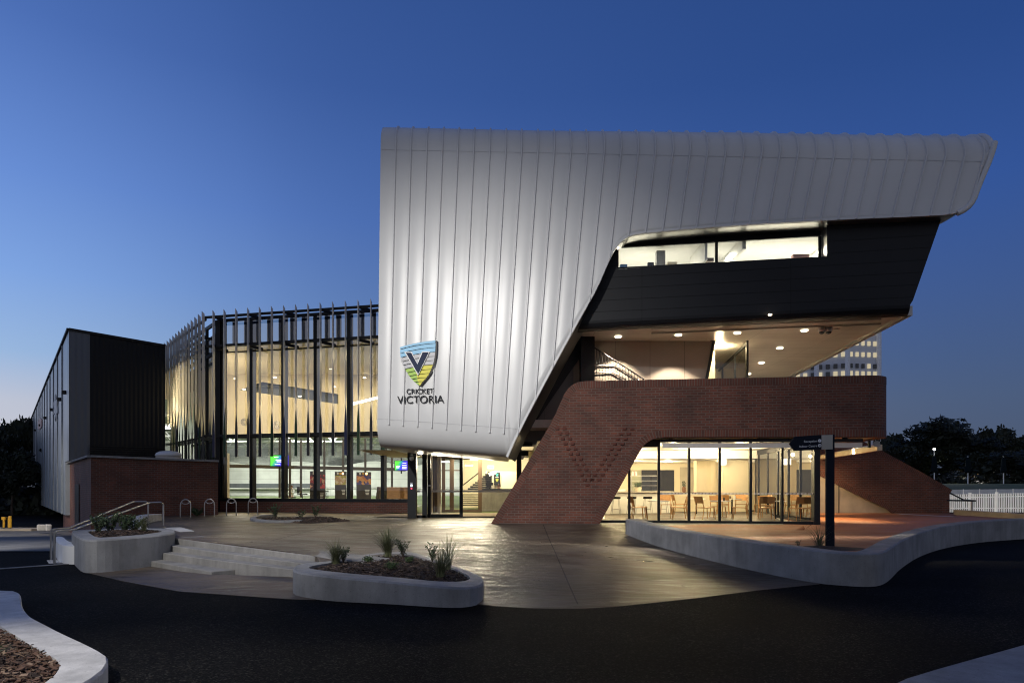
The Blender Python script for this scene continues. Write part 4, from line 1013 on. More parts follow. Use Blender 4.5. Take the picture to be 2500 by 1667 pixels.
def build_awning():
    q = lambda u, v, o=0: PL(u, v, (23.75, -.133), o)
    r = thing('awning', 'long retractable awning rolled up over the cafe windows', 'awning', q(1850, 1075)); 
    b = MB(); b.beam(q(1612, 1076), q(2105, 1075), .14, .10); b.build('cassette', MT['black'], r)
    b = MB(); a, c = q(1617, 1081), q(2105, 1080); n = 50
    b.grid([[a.lerp(c, i/n)-Vector((0, .03*math.sin(i*1.3)*.4, d)) for i in range(n+1)] for d in (0, .17)]); b.build('valance', MT['canvas'], r)
    b = MB()
    for u in (1637, 1850, 2063): b.box(q(u, 1069), (.12, .12, .12))
    build_each(b, 'bracket', MT['black'], r)
    r = thing('awning', 'rolled side awning with a round end roller at the terrace corner', 'awning', U(2150, 1090, 24))
    b = MB(); b.beam(U(2148, 1092, 23.6), U(1992, 1118, 33), .16, .2); b.build('cassette', MT['cream'], r)
    b = MB(); b.tube([U(2140, 1083, 23.5), U(2140, 1083, 23.7)], .11, 14); b.tube([U(2145, 1086, 23.55), U(2000, 1113, 33)], .06, 10); b.build('roller', MT['steel'], r)
    b = MB(); b.box(U(2122, 1083, 23.6), (.06, .1, .26)); build_each(b, 'bracket', MT['black'], r)
build_awning()

# brick ramp wall behind the terrace
def build_ramp():
    y = 32.3; r = thing('ramp_wall', 'sloping red brick wall with a pale concrete inset beside the white fence', 'wall', U(2200, 1264, y))
    q = lambda u, v, yy=y: U(u, v, yy)
    TOP = [(1960, 1010), (2090, 1082), (2130, 1101), (2180, 1128), (2250, 1166), (2300, 1195), (2318, 1206), (2319, 1267)]
    INN = [(1960, 1122), (1992, 1142), (2040, 1167), (2090, 1193), (2140, 1215), (2172, 1232), (2188, 1247), (2196, 1262)]
    b = MB()
    it = lambda u: ip(u, TOP[:-1]); il = lambda u: ip(u, INN)
    us = [1960, 1992, 2040, 2090, 2130, 2172, 2188, 2196]
    for a, c in zip(us, us[1:]): b.poly([q(a, il(a)), q(c, il(c)), q(c, it(c)), q(a, it(a))])
    us = [2196, 2250, 2300, 2318]
    for a, c in zip(us, us[1:]): b.poly([q(a, 1268), q(c, 1268), q(c, it(c)), q(a, it(a))])
    back = Vector((.3, .45, 0)); tl = [q(*p) for p in TOP]; b.grid([tl, [p+back for p in tl]]); inn = [q(*p) for p in INN]; b.grid([inn, [p+back for p in inn]])
    w = b.build('brick_face', MT['brick'], r)
    def course(path, side):
        s = MB(); rows = []; uvs = []; d = 0; path = [p+Vector((0, -.006, 0)) for p in path]
        for i, p in enumerate(path):
            t = (path[min(i+1, len(path)-1)]-path[max(i-1, 0)]).normalized(); n = t.cross(Vector((0, 1, 0)))*side
            if i: d += (p-path[i-1]).length
            rows.append([p+Vector((0, .05, 0)), p, p+n*.235, p+n*.235+Vector((0, .05, 0))]); uvs.append([(d, .01), (d, .02), (d, .25), (d, .255)])
        s.grid(rows, 0, uvs); s.build('brick_edge_course', MT['soldier'], w)
    course(tl[:-1], 1); course(inn, -1)
    c = MB(); c.poly([q(1900, 1265, y+.25)]+[q(u, v+1.5, y+.25) for u, v in [(2197, 1265)]+INN[::-1]]+[q(1900, 1090, y+.25)]); c.build('concrete_inset', MT['concrete_warm'], r)
    c = MB(); c.poly([q(2047, 1262, y+.24), q(2049, 1262, y+.24), q(2049, 1172, y+.24), q(2047, 1171, y+.24)]); c.build('panel_joint', MT['black_soft'], r)
    h = thing('handrail', 'dark metal handrail ending beyond the sloping brick wall', 'handrail', U(2330, 1240, 34)); s = MB()
    s.tube([U(2300, 1193, 33.2), U(2352, 1219.5, 33.2), U(2382, 1222, 33.2)], .035, 8); s.tube([U(2312, 1221, 31.2), U(2382, 1222, 31.2)], .035, 8); s.build('rail', MT['black'], h)
    s = MB(); s.tube([U(2373, 1223, 31.6), U(2373, 1262, 31.6)], .05, 8); s.build('post', MT['steel'], h)
    b = MB(); b.prism([U(2328, 1244, 30.5), U(2600, 1260, 24.8), U(2600, 1288, 24.8), U(2328, 1270, 30.5)], (.35, .35, 0)); tag(b.build('garden_wall', MT['concrete_warm'], bevel=.02), 'low tan concrete wall in front of the white picket fence', 'wall')
    # two white plaster fins under the stair
build_ramp()

# ================================================================== LOBBY WING (fins, tall glazing)
FN = (31.41, -.2465); LG = (32.35, -.2465)
lob = thing('lobby_wing', 'tall glazed lobby wing screened by thin twisted vertical fins', 'building', (-12, 36, 0))
def build_lobby():
    q = lambda u, v, o=0: PL(u, v, LG, o)
    zsill, ztop, ztr = .52, 10.0, 3.85
    xsec = [(540, 0), (612.5, 0), (690, 0), (769, 0), (850.5, 0), (933, 0)]
    P = lambda u: q(u, 1200)
    c0 = P(535); sd = Vector((-.62, .785, 0)); far = Vector((c0.x, c0.y, 0))+sd*9.6
    cE = P(1004)
    # plinth
    b = MB(); n = Vector((.2465, 1, 0)).normalized()
    pl = [Vector((c0.x, c0.y, -.4))-n*.12, Vector((cE.x, cE.y, -.4))-n*.12, Vector((cE.x, cE.y, -.4))+n*.2, Vector((c0.x, c0.y, -.4))+n*.2]
    b.prism(pl, (0, 0, zsill+.4-.05)); b.build('brick_plinth', MT['brick'], lob)
    f = MB()
    A = Vector((c0.x, c0.y, 0)); B = Vector((cE.x, cE.y, 0))
    f.beam(A+Vector((0, 0, zsill+.02)), B+Vector((0, 0, zsill+.02)), .3, .16)
    f.beam(A+Vector((0, 0, ztr)), B+Vector((0, 0, ztr)), .16, .18)
    f.beam(A+Vector((0, 0, ztop)), B+Vector((0, 0, ztop)), .14, .14); f.beam(A+Vector((0, 0, 8.62)), B+Vector((0, 0, 8.62)), .08, .07); f.beam(A+Vector((0, 0, 8.3)), B+Vector((0, 0, 8.3)), .08, .06)
    for u, _ in xsec:
        p = P(u); f.box((p.x+.05, p.y+.15, (zsill+ztop)/2), (.17, .36, ztop-zsill), rz=math.atan(-.2465))
    f.box((c0.x-.02, c0.y, (ztop-.3)/2), (.26, .3, ztop+.3))
    for z in (zsill, ztr, 8.4, ztop): f.beam(A+Vector((0, 0, z)), far+Vector((0, 0, z)), .14, .16)
    for t in (.25, .5, .75, 1): p = A.lerp(far, t); f.box((p.x, p.y, ztop/2), (.14, .2, ztop), rz=R(38))
    build_each(f, 'curtain_wall_bar', MT['black'], lob)
    us = [535, 612.5, 690, 769, 850.5, 933, 1004]
    for a, c in zip(us, us[1:]):
        for z1, z2 in ((zsill, ztr), (ztr, ztop)):
            if a > 850 and z1 > 3: pass
            g = MB(); pa, pc = P(a), P(c); g.poly([(pa.x, pa.y, z1), (pc.x, pc.y, z1), (pc.x, pc.y, z2), (pa.x, pa.y, z2)]); g.build('glass_pane', MT['glass'] if z1 < 3 else MT['glass_refl'], lob)
    g = MB(); g.poly([A+Vector((0, 0, 0)), far, far+Vector((0, 0, ztop)), A+Vector((0, 0, ztop))]); g.build('side_glass_pane', MT['glass'], lob)
    b = MB(); p = P(548); b.box((p.x, p.y+.3, 1.7), (.16, .3, 2.6)); b.build('door_edge', MT['cream'], lob)
    # interior: floor, ceiling, upper plaster wall, void above the ceiling
    yb = 46.0; xr = 4.0; zc = 8.75
    r = MB(); r.poly([(A.x, A.y, -.06), (B.x, B.y, -.06), (xr, 29.6, -.06), (xr, yb, -.06), (far.x, yb, -.06), (far.x, far.y, -.06)]); r.build('lobby_floor', M('lobby_floor_grey', (.30, .28, .23), .5), lob)
    r = MB(); r.poly([(-6.0, 33.4, -.052), (1.5, 33.4, -.052), (1.5, 45.9, -.052), (-6, 45.9, -.052)]); r.build('indoor_turf', MT['turf'], lob)
    r = MB(); r.poly([(A.x+.2, A.y+.25, zc), (B.x, B.y+.25, zc), (-2.0, 33, zc), (-2.0, yb, zc), (far.x, yb, zc), (far.x+.2, far.y, zc)]); r.build('lobby_ceiling', MT['cream'], lob)
    r = MB(); r.poly([(A.x+.2, A.y+.2, zc+.06), (B.x, B.y+.2, zc+.06), (0, 33, zc+.06), (0, yb, zc+.06), (far.x, yb, zc+.06), far+Vector((.2, 0, zc+.06))]); r.build('lobby_roof', MT['black_soft'], lob)
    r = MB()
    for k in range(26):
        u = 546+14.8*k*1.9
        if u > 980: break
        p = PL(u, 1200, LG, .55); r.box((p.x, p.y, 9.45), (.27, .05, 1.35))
    build_each(r, 'fin_reflection', MT['black_soft'], lob)  # dark strips added to stand in for the fins' reflections in the glass
    # upper wall with the sloping dark opening
    r = MB(); W2 = lambda u, v: U(u, v, yb); zl = 4.55
    top, botm = zc, zl
    xa, xb = far.x-1.5, -2.0
    O = [W2(585, 952), W2(640, 932), W2(826, 962), W2(826, 986)]
    L = Vector((xa, yb, botm)); Rr = Vector((xb, yb, botm)); TL = Vector((xa, yb, top)); TR = Vector((xb, yb, top))
    r.poly([L, Rr, O[3], O[0]]); r.poly([Rr, TR, O[2], O[3]]); r.poly([TR, TL, O[1], O[2]]); r.poly([TL, L, O[0], O[1]])
    r.poly([A+sd*9.4+Vector((.3, .1, 0)), Vector((xa, yb, 0)), Vector((xa, yb, top)), A+sd*9.4+Vector((.3, .1, top))])
    r.build('upper_wall', MT['cream'], lob)
    r = MB(); r.poly([p+Vector((0, .6, 0)) for p in O]); r.poly([O[0], O[1], O[1]+Vector((0, .6, 0)), O[0]+Vector((0, .6, 0))]); r.poly([O[1], O[2], O[2]+Vector((0, .6, 0)), O[1]+Vector((0, .6, 0))]); r.build('upper_opening', M('opening_blue_grey', (.06, .08, .12), .4), lob)
    r = MB(); r.prism([(-1.95, 33, 0), (-2.0, yb, 0), (-2.0, yb, zc), (-1.95, 33, zc)], (.2, 0, 0)); 
    # linear lamp and round downlights
    k = MB(); k.beam(U(852, 988, 41), U(924, 970, 39.5), .12, .1); k.build('linear_lamp', E('linear_lamp_glow', (1, .93, .78), 16), lob)
    for u, v in [(575, 925), (671, 922), (699, 905), (807, 901), (815, 945), (890, 923), (596, 951), (732, 968)]:
        y = min(45.5, (zc-H0)*F/(HV-v)); p = U(u, v, y); k = MB(); k.lathe(p, [(.1, 0), (.11, .05)], 16); build_each(k, 'lobby_downlight', MT['lampw'], lob)
    for (x, y) in [(-15, 40), (-11, 39), (-7, 38), (-17, 43.5), (-12, 43.5), (-7, 43)]:
        lamp('AREA', (x, y, zc-.15), 165, (1, .80, .48), target=(x, y, 0), size=1.2)
    lamp('POINT', (-17.0, 40.6, 6.2), 450, (1, .80, .48), size=.2); lamp('POINT', (-18.9, 42.4, 4.6), 260, (1, .80, .48), size=.2)  # two unseen lamps added to brighten the side fins
    lamp('SPOT', (-9.5, 42, 8.4), 520, (1, .88, .6), target=(-9.3, 46, 5.0), size=.3, angle=80, blend=.9)
    for u, v in [(598, 1030), (677, 1037)]:
        k = MB(); p = W2(u, v)-Vector((0, .06, 0))
        for rr in (.24, .13): k.tube([p+Vector((rr*math.cos(a), 0, rr*math.sin(a))) for a in [2*math.pi*i/20 for i in range(21)]], .022, 6)
        k.build('wall_speaker', MT['steel'], lob)
    # glazed divider to the sports hall
    d = MB(); W3 = lambda u, v: U(u, v, yb)
    for u in (683, 708, 735, 792, 838, 892, 957): d.beam(W3(u, 1214), W3(u, 1070), .12, .14, up=(0, 1, 0))
    d.beam(W3(500, 1136), W3(990, 1146), .16, .22); d.beam((xa, yb, zl), (xb, yb, zl), .1, .12); build_each(d, 'hall_divider_frame', M('bronze_frame', (.04, .034, .028), .5), lob)
    # sports hall beyond: pale far wall, turf, trusses, netting
    h = MB(); y2 = 84
    h.poly([(-54, y2, -.06), (6, y2, -.06), (6, y2, 8), (-54, y2, 8)]); h.poly([(-54, y2, -.06), (-26, yb, -.06), (-26, yb, 8), (-54, y2, 8)]); h.poly([(2, yb, -.06), (6, y2, -.06), (6, y2, 8), (2, yb, 8)]); h.build('hall_wall', panel_mat('hall_blockwork', (.60, .62, .58), 1.0, .05, 1, .8, .75, pitch2=3.2), lob)
    h = MB(); h.poly([(-26, yb, -.055), (2, yb, -.055), (6, y2, -.055), (-54, y2, -.055)]); h.build('hall_turf', MT['turf'], lob)
    h = MB(); h.poly([(-26, yb, 8), (2, yb, 8), (6, y2, 8), (-54, y2, 8)]); h.build('hall_roof', M('hall_roof_grey', (.22, .23, .23), .7), lob)
    h = MB(); h.prism([U(470, 1195, 83.7), U(790, 1195, 83.7), U(790, 1180, 83.7), U(470, 1180, 83.7)], (0, -.1, 0)); h.build('wall_padding', M('padding_grey', (.10, .11, .12), .7), lob)
    h = MB(); h.tube([(-34, 60, .98), (1.5, 60, .98)], .06, 8); h.build('hall_rail', MT['white'], lob)
    tr = MB()
    for yy in (52, 60, 68, 76):
        x0 = -25-(yy-46)*.72; tr.tube([(x0, yy, 6.6), (1.5, yy, 6.6)], .09, 6); tr.tube([(x0, yy, 5.6), (1.5, yy, 5.6)], .07, 6)
        for i in range(int((1.5-x0)/2)): x = x0+2*i; tr.tube([(x, yy, 6.6), (x+1, yy, 5.6), (x+2, yy, 6.6)], .05, 5)
    tr.build('roof_truss', MT['white'], lob)
    nm = bpy.data.materials.new('netting'); nm.use_nodes = True; nt = nm.node_tree; nt.nodes.clear(); o = nt.nodes.new('ShaderNodeOutputMaterial'); mx = nt.nodes.new('ShaderNodeMixShader'); t = nt.nodes.new('ShaderNodeBsdfTransparent'); df = nt.nodes.new('ShaderNodeBsdfDiffuse'); df.inputs[0].default_value = (.05, .055, .05, 1)
    nz = nt.nodes.new('ShaderNodeTexNoise'); nz.inputs['Scale'].default_value = .35; nz.inputs['Detail'].default_value = 5; mp = nt.nodes.new('ShaderNodeMapping'); mp.inputs['Scale'].default_value = (.35, 1, 2.2); tc = nt.nodes.new('ShaderNodeTexCoord'); nt.links.new(tc.outputs['Object'], mp.inputs[0]); nt.links.new(mp.outputs[0], nz.inputs['Vector'])
    mr = nt.nodes.new('ShaderNodeMapRange'); mr.inputs[1].default_value = .35; mr.inputs[2].default_value = .65; mr.inputs[3].default_value = .4; mr.inputs[4].default_value = .93; nt.links.new(nz.outputs['Fac'], mr.inputs[0]); nt.links.new(mr.outputs[0], mx.inputs[0]); nt.links.new(t.outputs[0], mx.inputs[1]); nt.links.new(df.outputs[0], mx.inputs[2]); nt.links.new(mx.outputs[0], o.inputs[0])
    ng = MB(); rows = []
    for j, z in enumerate((3.1, 3.6, 4.2, 4.8)):
        rows.append([(-32+.8*i, 57+.5*math.sin(i*.9+j), z+.18*math.sin(i*.8)*(j < 2)) for i in range(41)])
    ng.grid(rows); ng.build('hall_netting', nm, lob, smooth=True)
    for i in range(6):
        for yy in (50, 57, 64, 72, 80):
            if -40+8*i < -24-(yy-46)*.7 or -40+8*i > 1: continue
            k = MB(); k.box((-40+8*i, yy, 6.9 if yy > 50 else 6.9), (1.6, .3, .1)); build_each(k, 'hall_light', MT['lampc'], lob)
    for x in (-30, -20, -8):
        for yy in (54, 68, 78): lamp('AREA', (max(x, -21-(yy-46)*.66), yy, 6.4), 1150, (1, .99, .92), target=(x, yy, 0), sx=6, sy=1.0)
    # fin outriggers
    fr = MB(); Fq = lambda u, o=0: PL(u, 1200, FN, o)
    a, c = Fq(500), Fq(960); zt2 = lambda p: 9.95
    for z, o in ((10.0, .12), (8.5, .12), (3.85, .12)):
        a, c = Fq(497, o), Fq(960, o); fr.beam((a.x, a.y, z), (c.x, c.y, z), .08, .12)
    for u in (521, 606, 693, 783, 875):
        for z in (10.0, 8.4): p = Fq(u, .1); w = LGp = PL(u+12, 1200, LG); fr.beam((p.x, p.y, z), (w.x+.5, w.y, z), .08, .14)
    s0 = Fq(496); S0 = Vector((s0.x, s0.y, 0))
    for z in (9.9, 9.0, 8.4, 3.8):
        fr.beam(S0+Vector((.1, .1, z)), S0+sd*9.3+Vector((.1, .1, z)), .08, .12)
    for i in range(4):
        p = S0+sd*(2.2*i+.4); fr.beam(p+Vector((0, 0, 9.0)), p+Vector((.9, .75, 9.0)), .08, .12)
    build_each(fr, 'fin_support', MT['black'], lob)
    # fins
    pale = M('fin_champagne', (.85, .80, .71), .34, .0, var=.04, scale=1)
    backs = [M('fin_back_black', (.015, .015, .017), .5), M('fin_back_green', (.008, .04, .008), .6), M('fin_back_blue', (.006, .012, .06), .6)]
    def fin(p, z0, z1, a0, w, bi, ed=0):
        b = MB(); n = 40; ztw = 4.9; e = .012; rf = []; rb = []
        for i in range(n+1):
            z = lerp(z0, z1, i/n); t = 1-sstep(ztw-1.5, ztw+1.2, z); a = a0+R(88)*t
            dx, dy = math.cos(a), math.sin(a); nx, ny = math.sin(a), -math.cos(a); cut = 0.0
            zz = z
            w2 = w*(1-.3*t)/2; L = Vector((p.x-dx*w2, p.y-dy*w2, zz+(.12 if i == n else 0))); Rr = Vector((p.x+dx*w2, p.y+dy*w2, zz))
            nn = Vector((nx, ny, 0))*e; rf.append([L+nn, Rr+nn]); rb.append([Rr-nn, L-nn])
        b.grid(rf, 0); b.grid(rb, 1)
        b.grid([[r[1] for r in rf], [r[0] for r in rb]], ed); b.grid([[r[0] for r in rf], [r[1] for r in rb]], ed)
        b.poly([rf[-1][0], rf[-1][1], rb[-1][0], rb[-1][1]], 0); b.poly([rf[0][0], rf[0][1], rb[0][0], rb[0][1]], 1)
        b.build('fin', [pale, backs[bi]], lob)
    bk = [2, 1, 0, 0, 0, 1, 2, 1, 0, 0, 0, 2, 1, 0, 1]
    for i, u in enumerate([521.7, 548.5, 577, 606, 634.6, 664, 693.5, 722.6, 752.5, 782.7, 813, 844, 875, 906, 936]):
        p = Fq(u); fin(p, H0+(HV-ip(u, [(520, 1116), (906, 1110)]))/F*p.y, H0+(HV-ip(u, [(520, 764), (906, 737)]))/F*p.y, R(84), .21, bk[i])
    bk = [0, 0, 0, 1, 2, 1, 0, 0, 0, 0, 0, 1, 0]
    for i, (u, v) in enumerate([(403.5, 842), (410, 836.6), (417, 831), (424, 825), (431, 819), (438, 813), (445.6, 806.5), (453, 800.6), (461, 794), (469, 787), (478, 780), (486.6, 773), (496, 766)]):
        t = (u-CX)/F; s = (t*S0.y-S0.x)/(sd.x-t*sd.y); p = S0+sd*s; z1 = H0+(HV-v)/F*p.y
        z0 = 2.62 if i > 1 else 6.6-1.7*i
        fin(p, z0, z1, R(60), .16, bk[i], 1)
build_lobby()

# ================================================================== ENTRANCE under the shell
def build_entrance():
    q = lambda u, v, y=29.5: U(u, v, y)
    f = MB(); z0 = -.09
    a, b2 = q(995, 1265, 28.6), q(1016, 1265, 28.6); f.box(((a.x+b2.x)/2, 28.75, 1.35), (b2.x-a.x, .35, 2.95))
    for u, w, y in [(1037, .2, 29.0), (1048, .14, 29.4), (1126, .14, 29.5)]:
        p = q(u, 1200, y); f.box((p.x, y, 1.35), (w, .12, 2.9))
    f.beam(q(1016, 1261, 29.0), q(1040, 1261, 29.0), .12, .14); f.beam(q(1040, 1258.5), q(1126, 1258.5), .1, .14); f.beam(q(1126, 1262.5), q(1290, 1262.5), .1, .1)
    f.beam(q(1010, 1106), q(1290, 1106), .14, .22)
    p = q(1267, 1180, 27.6); f.box((p.x, 27.6, 1.4), (.2, .2, 2.9)); f.beam(q(1240, 1084, 25.6), q(1300, 1084, 25.6), .2, .16)
    build_each(f, 'entrance_frame', MT['black'], club)
    for a, c, y in [(1016, 1034, 29.0), (1046, 1123, 29.45), (1128, 1290, 29.45)]:
        g = MB(); g.poly([q(a, 1262, y), q(c, 1262, y), q(c, 1106, y), q(a, 1106, y)]); g.build('entrance_door', MT['glass'], club)
        s = MB(); s.poly([q(a, 1201, y-.01), q(c, 1201, y-.01), q(c, 1196, y-.01), q(a, 1196, y-.01)]); build_each(s, 'safety_band', MT['frost'], club)
    k = MB(); k.box(q(1050, 1185, 29.3), (.14, .06, .05)); k.build('door_handle', MT['steel'], club)
    k = MB(); k.box(q(1004.6, 1183, 28.55), (.10, .04, .2)); k.build('keypad', [MT['steel']], club)
    k = MB(); k.box(q(1004.6, 1184.5, 28.52), (.07, .03, .08)); k.build('keypad_screen', E('keypad_glow', (.8, .95, 1), 2.5), club)
    k = MB(); k.lathe(q(1004.6, 1192, 28.55), [(.03, -.02), (.03, .02)], 10); k.build('keypad_button', E('red_glow', (1, .08, .15), 3), club)
    k = MB(); k.lathe(q(1005, 1119, 28.5), [(.0, -.10), (.06, -.08), (.09, -.03), (.09, .05)], 14); k.build('dome_camera', MT['white'], club)
    # inner vestibule frames
    f = MB()
    for u, v0, v1, w, y in [(1058, 1250, 1110, .12, 31.5), (1066, 1250, 1110, .22, 31.6), (1083, 1250, 1115, .16, 33), (1103, 1248, 1120, .2, 33), (1172, 1250, 1120, .18, 33.5), (1125, 1250, 1120, .1, 33.5)]:
        f.beam(U(u, v0, y), U(u, v1, y), w, .1, up=(0, 1, 0))
    f.beam(U(1078, 1247, 33), U(1172, 1247, 33.4), .1, .12); f.beam(U(1078, 1148, 33), U(1125, 1148, 33), .06, .05); build_each(f, 'vestibule_frame', MT['darkwood'], club)
    f = MB(); f.beam(U(1072.5, 1252, 31.4), U(1072.5, 1108, 31.4), .16, .12, up=(0, 1, 0)); f.beam(U(1054, 1252, 31), U(1054, 1108, 31), .08, .1, up=(0, 1, 0)); build_each(f, 'vestibule_post', MT['cream'], club)
    # reception: walls, slatted ceiling, stair
    r = MB(); yb = 40.5
    r.poly([U(1125, 1250, yb), U(1330, 1250, yb), U(1330, 1090, yb), U(1125, 1090, yb)]); r.poly([U(1186, 1230, yb-2.2), U(1280, 1230, yb-2.2), U(1280, 1150, yb-2.2), U(1186, 1150, yb-2.2)]); r.build('reception_wall', MT['cream'], club)
    r = MB(); r.poly([(-6.5, 28.7, 2.78), (.9, 28.7, 2.78), (.9, 37, 2.78), (-6.5, 37, 2.78)]); r.build('entrance_ceiling', MT['cream'], club)
    r = MB()
    for i in range(14): r.box((-1.6, 30.6+.45*i, 2.72), (4.4, .12, .10))
    build_each(r, 'ceiling_slat', MT['darkwood'], club)
    r = MB(); r.poly([(-6, 29.5, -.055), (1.5, 29.5, -.055), (1.5, 32.6, -.055), (-6, 32.6, -.055)]); r.build('entrance_mat', M('entry_mat', (.22, .18, .14), .8), club)
    s = MB()
    for i in range(9): s.prism([U(1142+6.0*i, 1195-5.0*i, 37.5), U(1200, 1195-5.0*i, 37.5), U(1200, 1191-5.0*i, 37.5), U(1142+6.0*i, 1191-5.0*i, 37.5)], (0, 1.2, 0))
    for i in range(6): s.box(U(1160, 1207+5*i, 37.2-.05*i), (1.5, .3, .05))
    build_each(s, 'stair_tread', MT['black_soft'], club)
    s = MB(); s.tube([U(1130, 1184, 37.4), U(1176, 1148, 37.4)], .03, 8); s.build('stair_rail', MT['darkwood'], club)
    k = MB(); k.box(U(1198, 1140, 32), (.30, .05, .16)); k.build('exit_light', E('green_sign_glow', (.35, .95, .7), 3.0), club)
    k = MB(); k.beam(U(1194, 1158, 37), U(1210, 1152, 37), .16, .16); k.build('pendant_lamp', E('pendant_glow', (1, .93, .75), 6), club)
    for u, v in [(1157, 1122), (1088, 1127), (1145, 1136)]:
        k = MB(); k.box(U(u, v, 31.5), (.34, .3, .03)); k.build('slot_lamp', MT['lampc'], club)
    k = MB(); k.lathe((-1.55, 28.3, 2.62), [(.09, 0), (.09, .03)], 14); k.build('soffit_lamp', MT['lampw'], club)
    lamp('AREA', (-2.6, 30.8, 2.3), 80, (1, .86, .62), target=(-.6, 13.5, -.6), sx=3.4, sy=.4, angle=75)
    lamp('SPOT', (-4.2, 28.6, 2.5), 260, (1, .84, .58), target=(-4.2, 24.0, -.2), size=.1, angle=130, blend=.5)
    lamp('AREA', (-2.0, 33, 2.6), 260, CREAM, target=(-2, 33, 0), size=1.5); lamp('AREA', (-1.0, 37.2, 3.6), 420, (1, .86, .55), target=(-1, 39, 0), size=1.2)
build_entrance()

# ================================================================== BRICK ANNEX and METAL HALL
def build_annex():
    r = thing('brick_annex', 'low flat roofed dark brick annex left of the glazed lobby', 'building', (-18, 29.3, 0))
    N = Vector((-18.07, 29.3, 0)); E2 = Vector((-13.95, 32.4, 0)); dB = Vector((-.6, .8, 0)); zN, zE = 2.515, 2.41
    Wt = N+dB*16; B2 = E2+dB*4.2
    b = MB(); zb = -1.6
    def wall(a, c, za, zc2): b.poly([(a.x, a.y, zb), (c.x, c.y, zb), (c.x, c.y, zc2), (a.x, a.y, za)])
    wall(N, E2, zN, zE); wall(N, Wt, zN, zN); wall(E2, B2, zE, zE); b.poly([(N.x, N.y, zN-.02), (E2.x, E2.y, zE-.02), (B2.x, B2.y, zE-.02), (Wt.x, Wt.y, zN-.02)])
    w = b.build('brick_wall', MT['brick'], r)
    c = MB(); up = Vector((0, 0, .03)); c.beam(N+Vector((0, 0, zN))+up, E2+Vector((0, 0, zE))+up, .3, .09); c.beam(N+Vector((-.03, .03, zN))+up, Wt+Vector((0, 0, zN))+up, .3, .088); c.build('coping', MT['concrete'], r)
    d = MB(); a = N+dB*5.2+Vector((-.02, -.015, 0)); e = N+dB*7.4+Vector((-.02, -.015, 0)); d.prism([(a.x, a.y, zb), (e.x, e.y, zb), (e.x, e.y, 1.35), (a.x, a.y, 1.35)], (-.012, -.01, 0)); d.build('door', MT['black'], r)
    v = thing('roof_vent', 'mushroom shaped pale roof ventilator on top of the brick annex', 'ventilator', U(412, 1121, 33.4)); m = MB(); p = U(411.5, 1121, 33.4)
    m.lathe(p, [(.58, .0), (.56, .16), (.60, .17), (.60, .20), (.55, .30), (.40, .38), (.1, .42), (0, .42)], 24); m.build('vent_cap', MT['shell'], v, smooth=True)
    m = MB(); m.lathe(p-Vector((0, 0, .25)), [(.42, 0), (.42, .3)], 20); m.build('vent_base', MT['black_soft'], v)
build_annex()
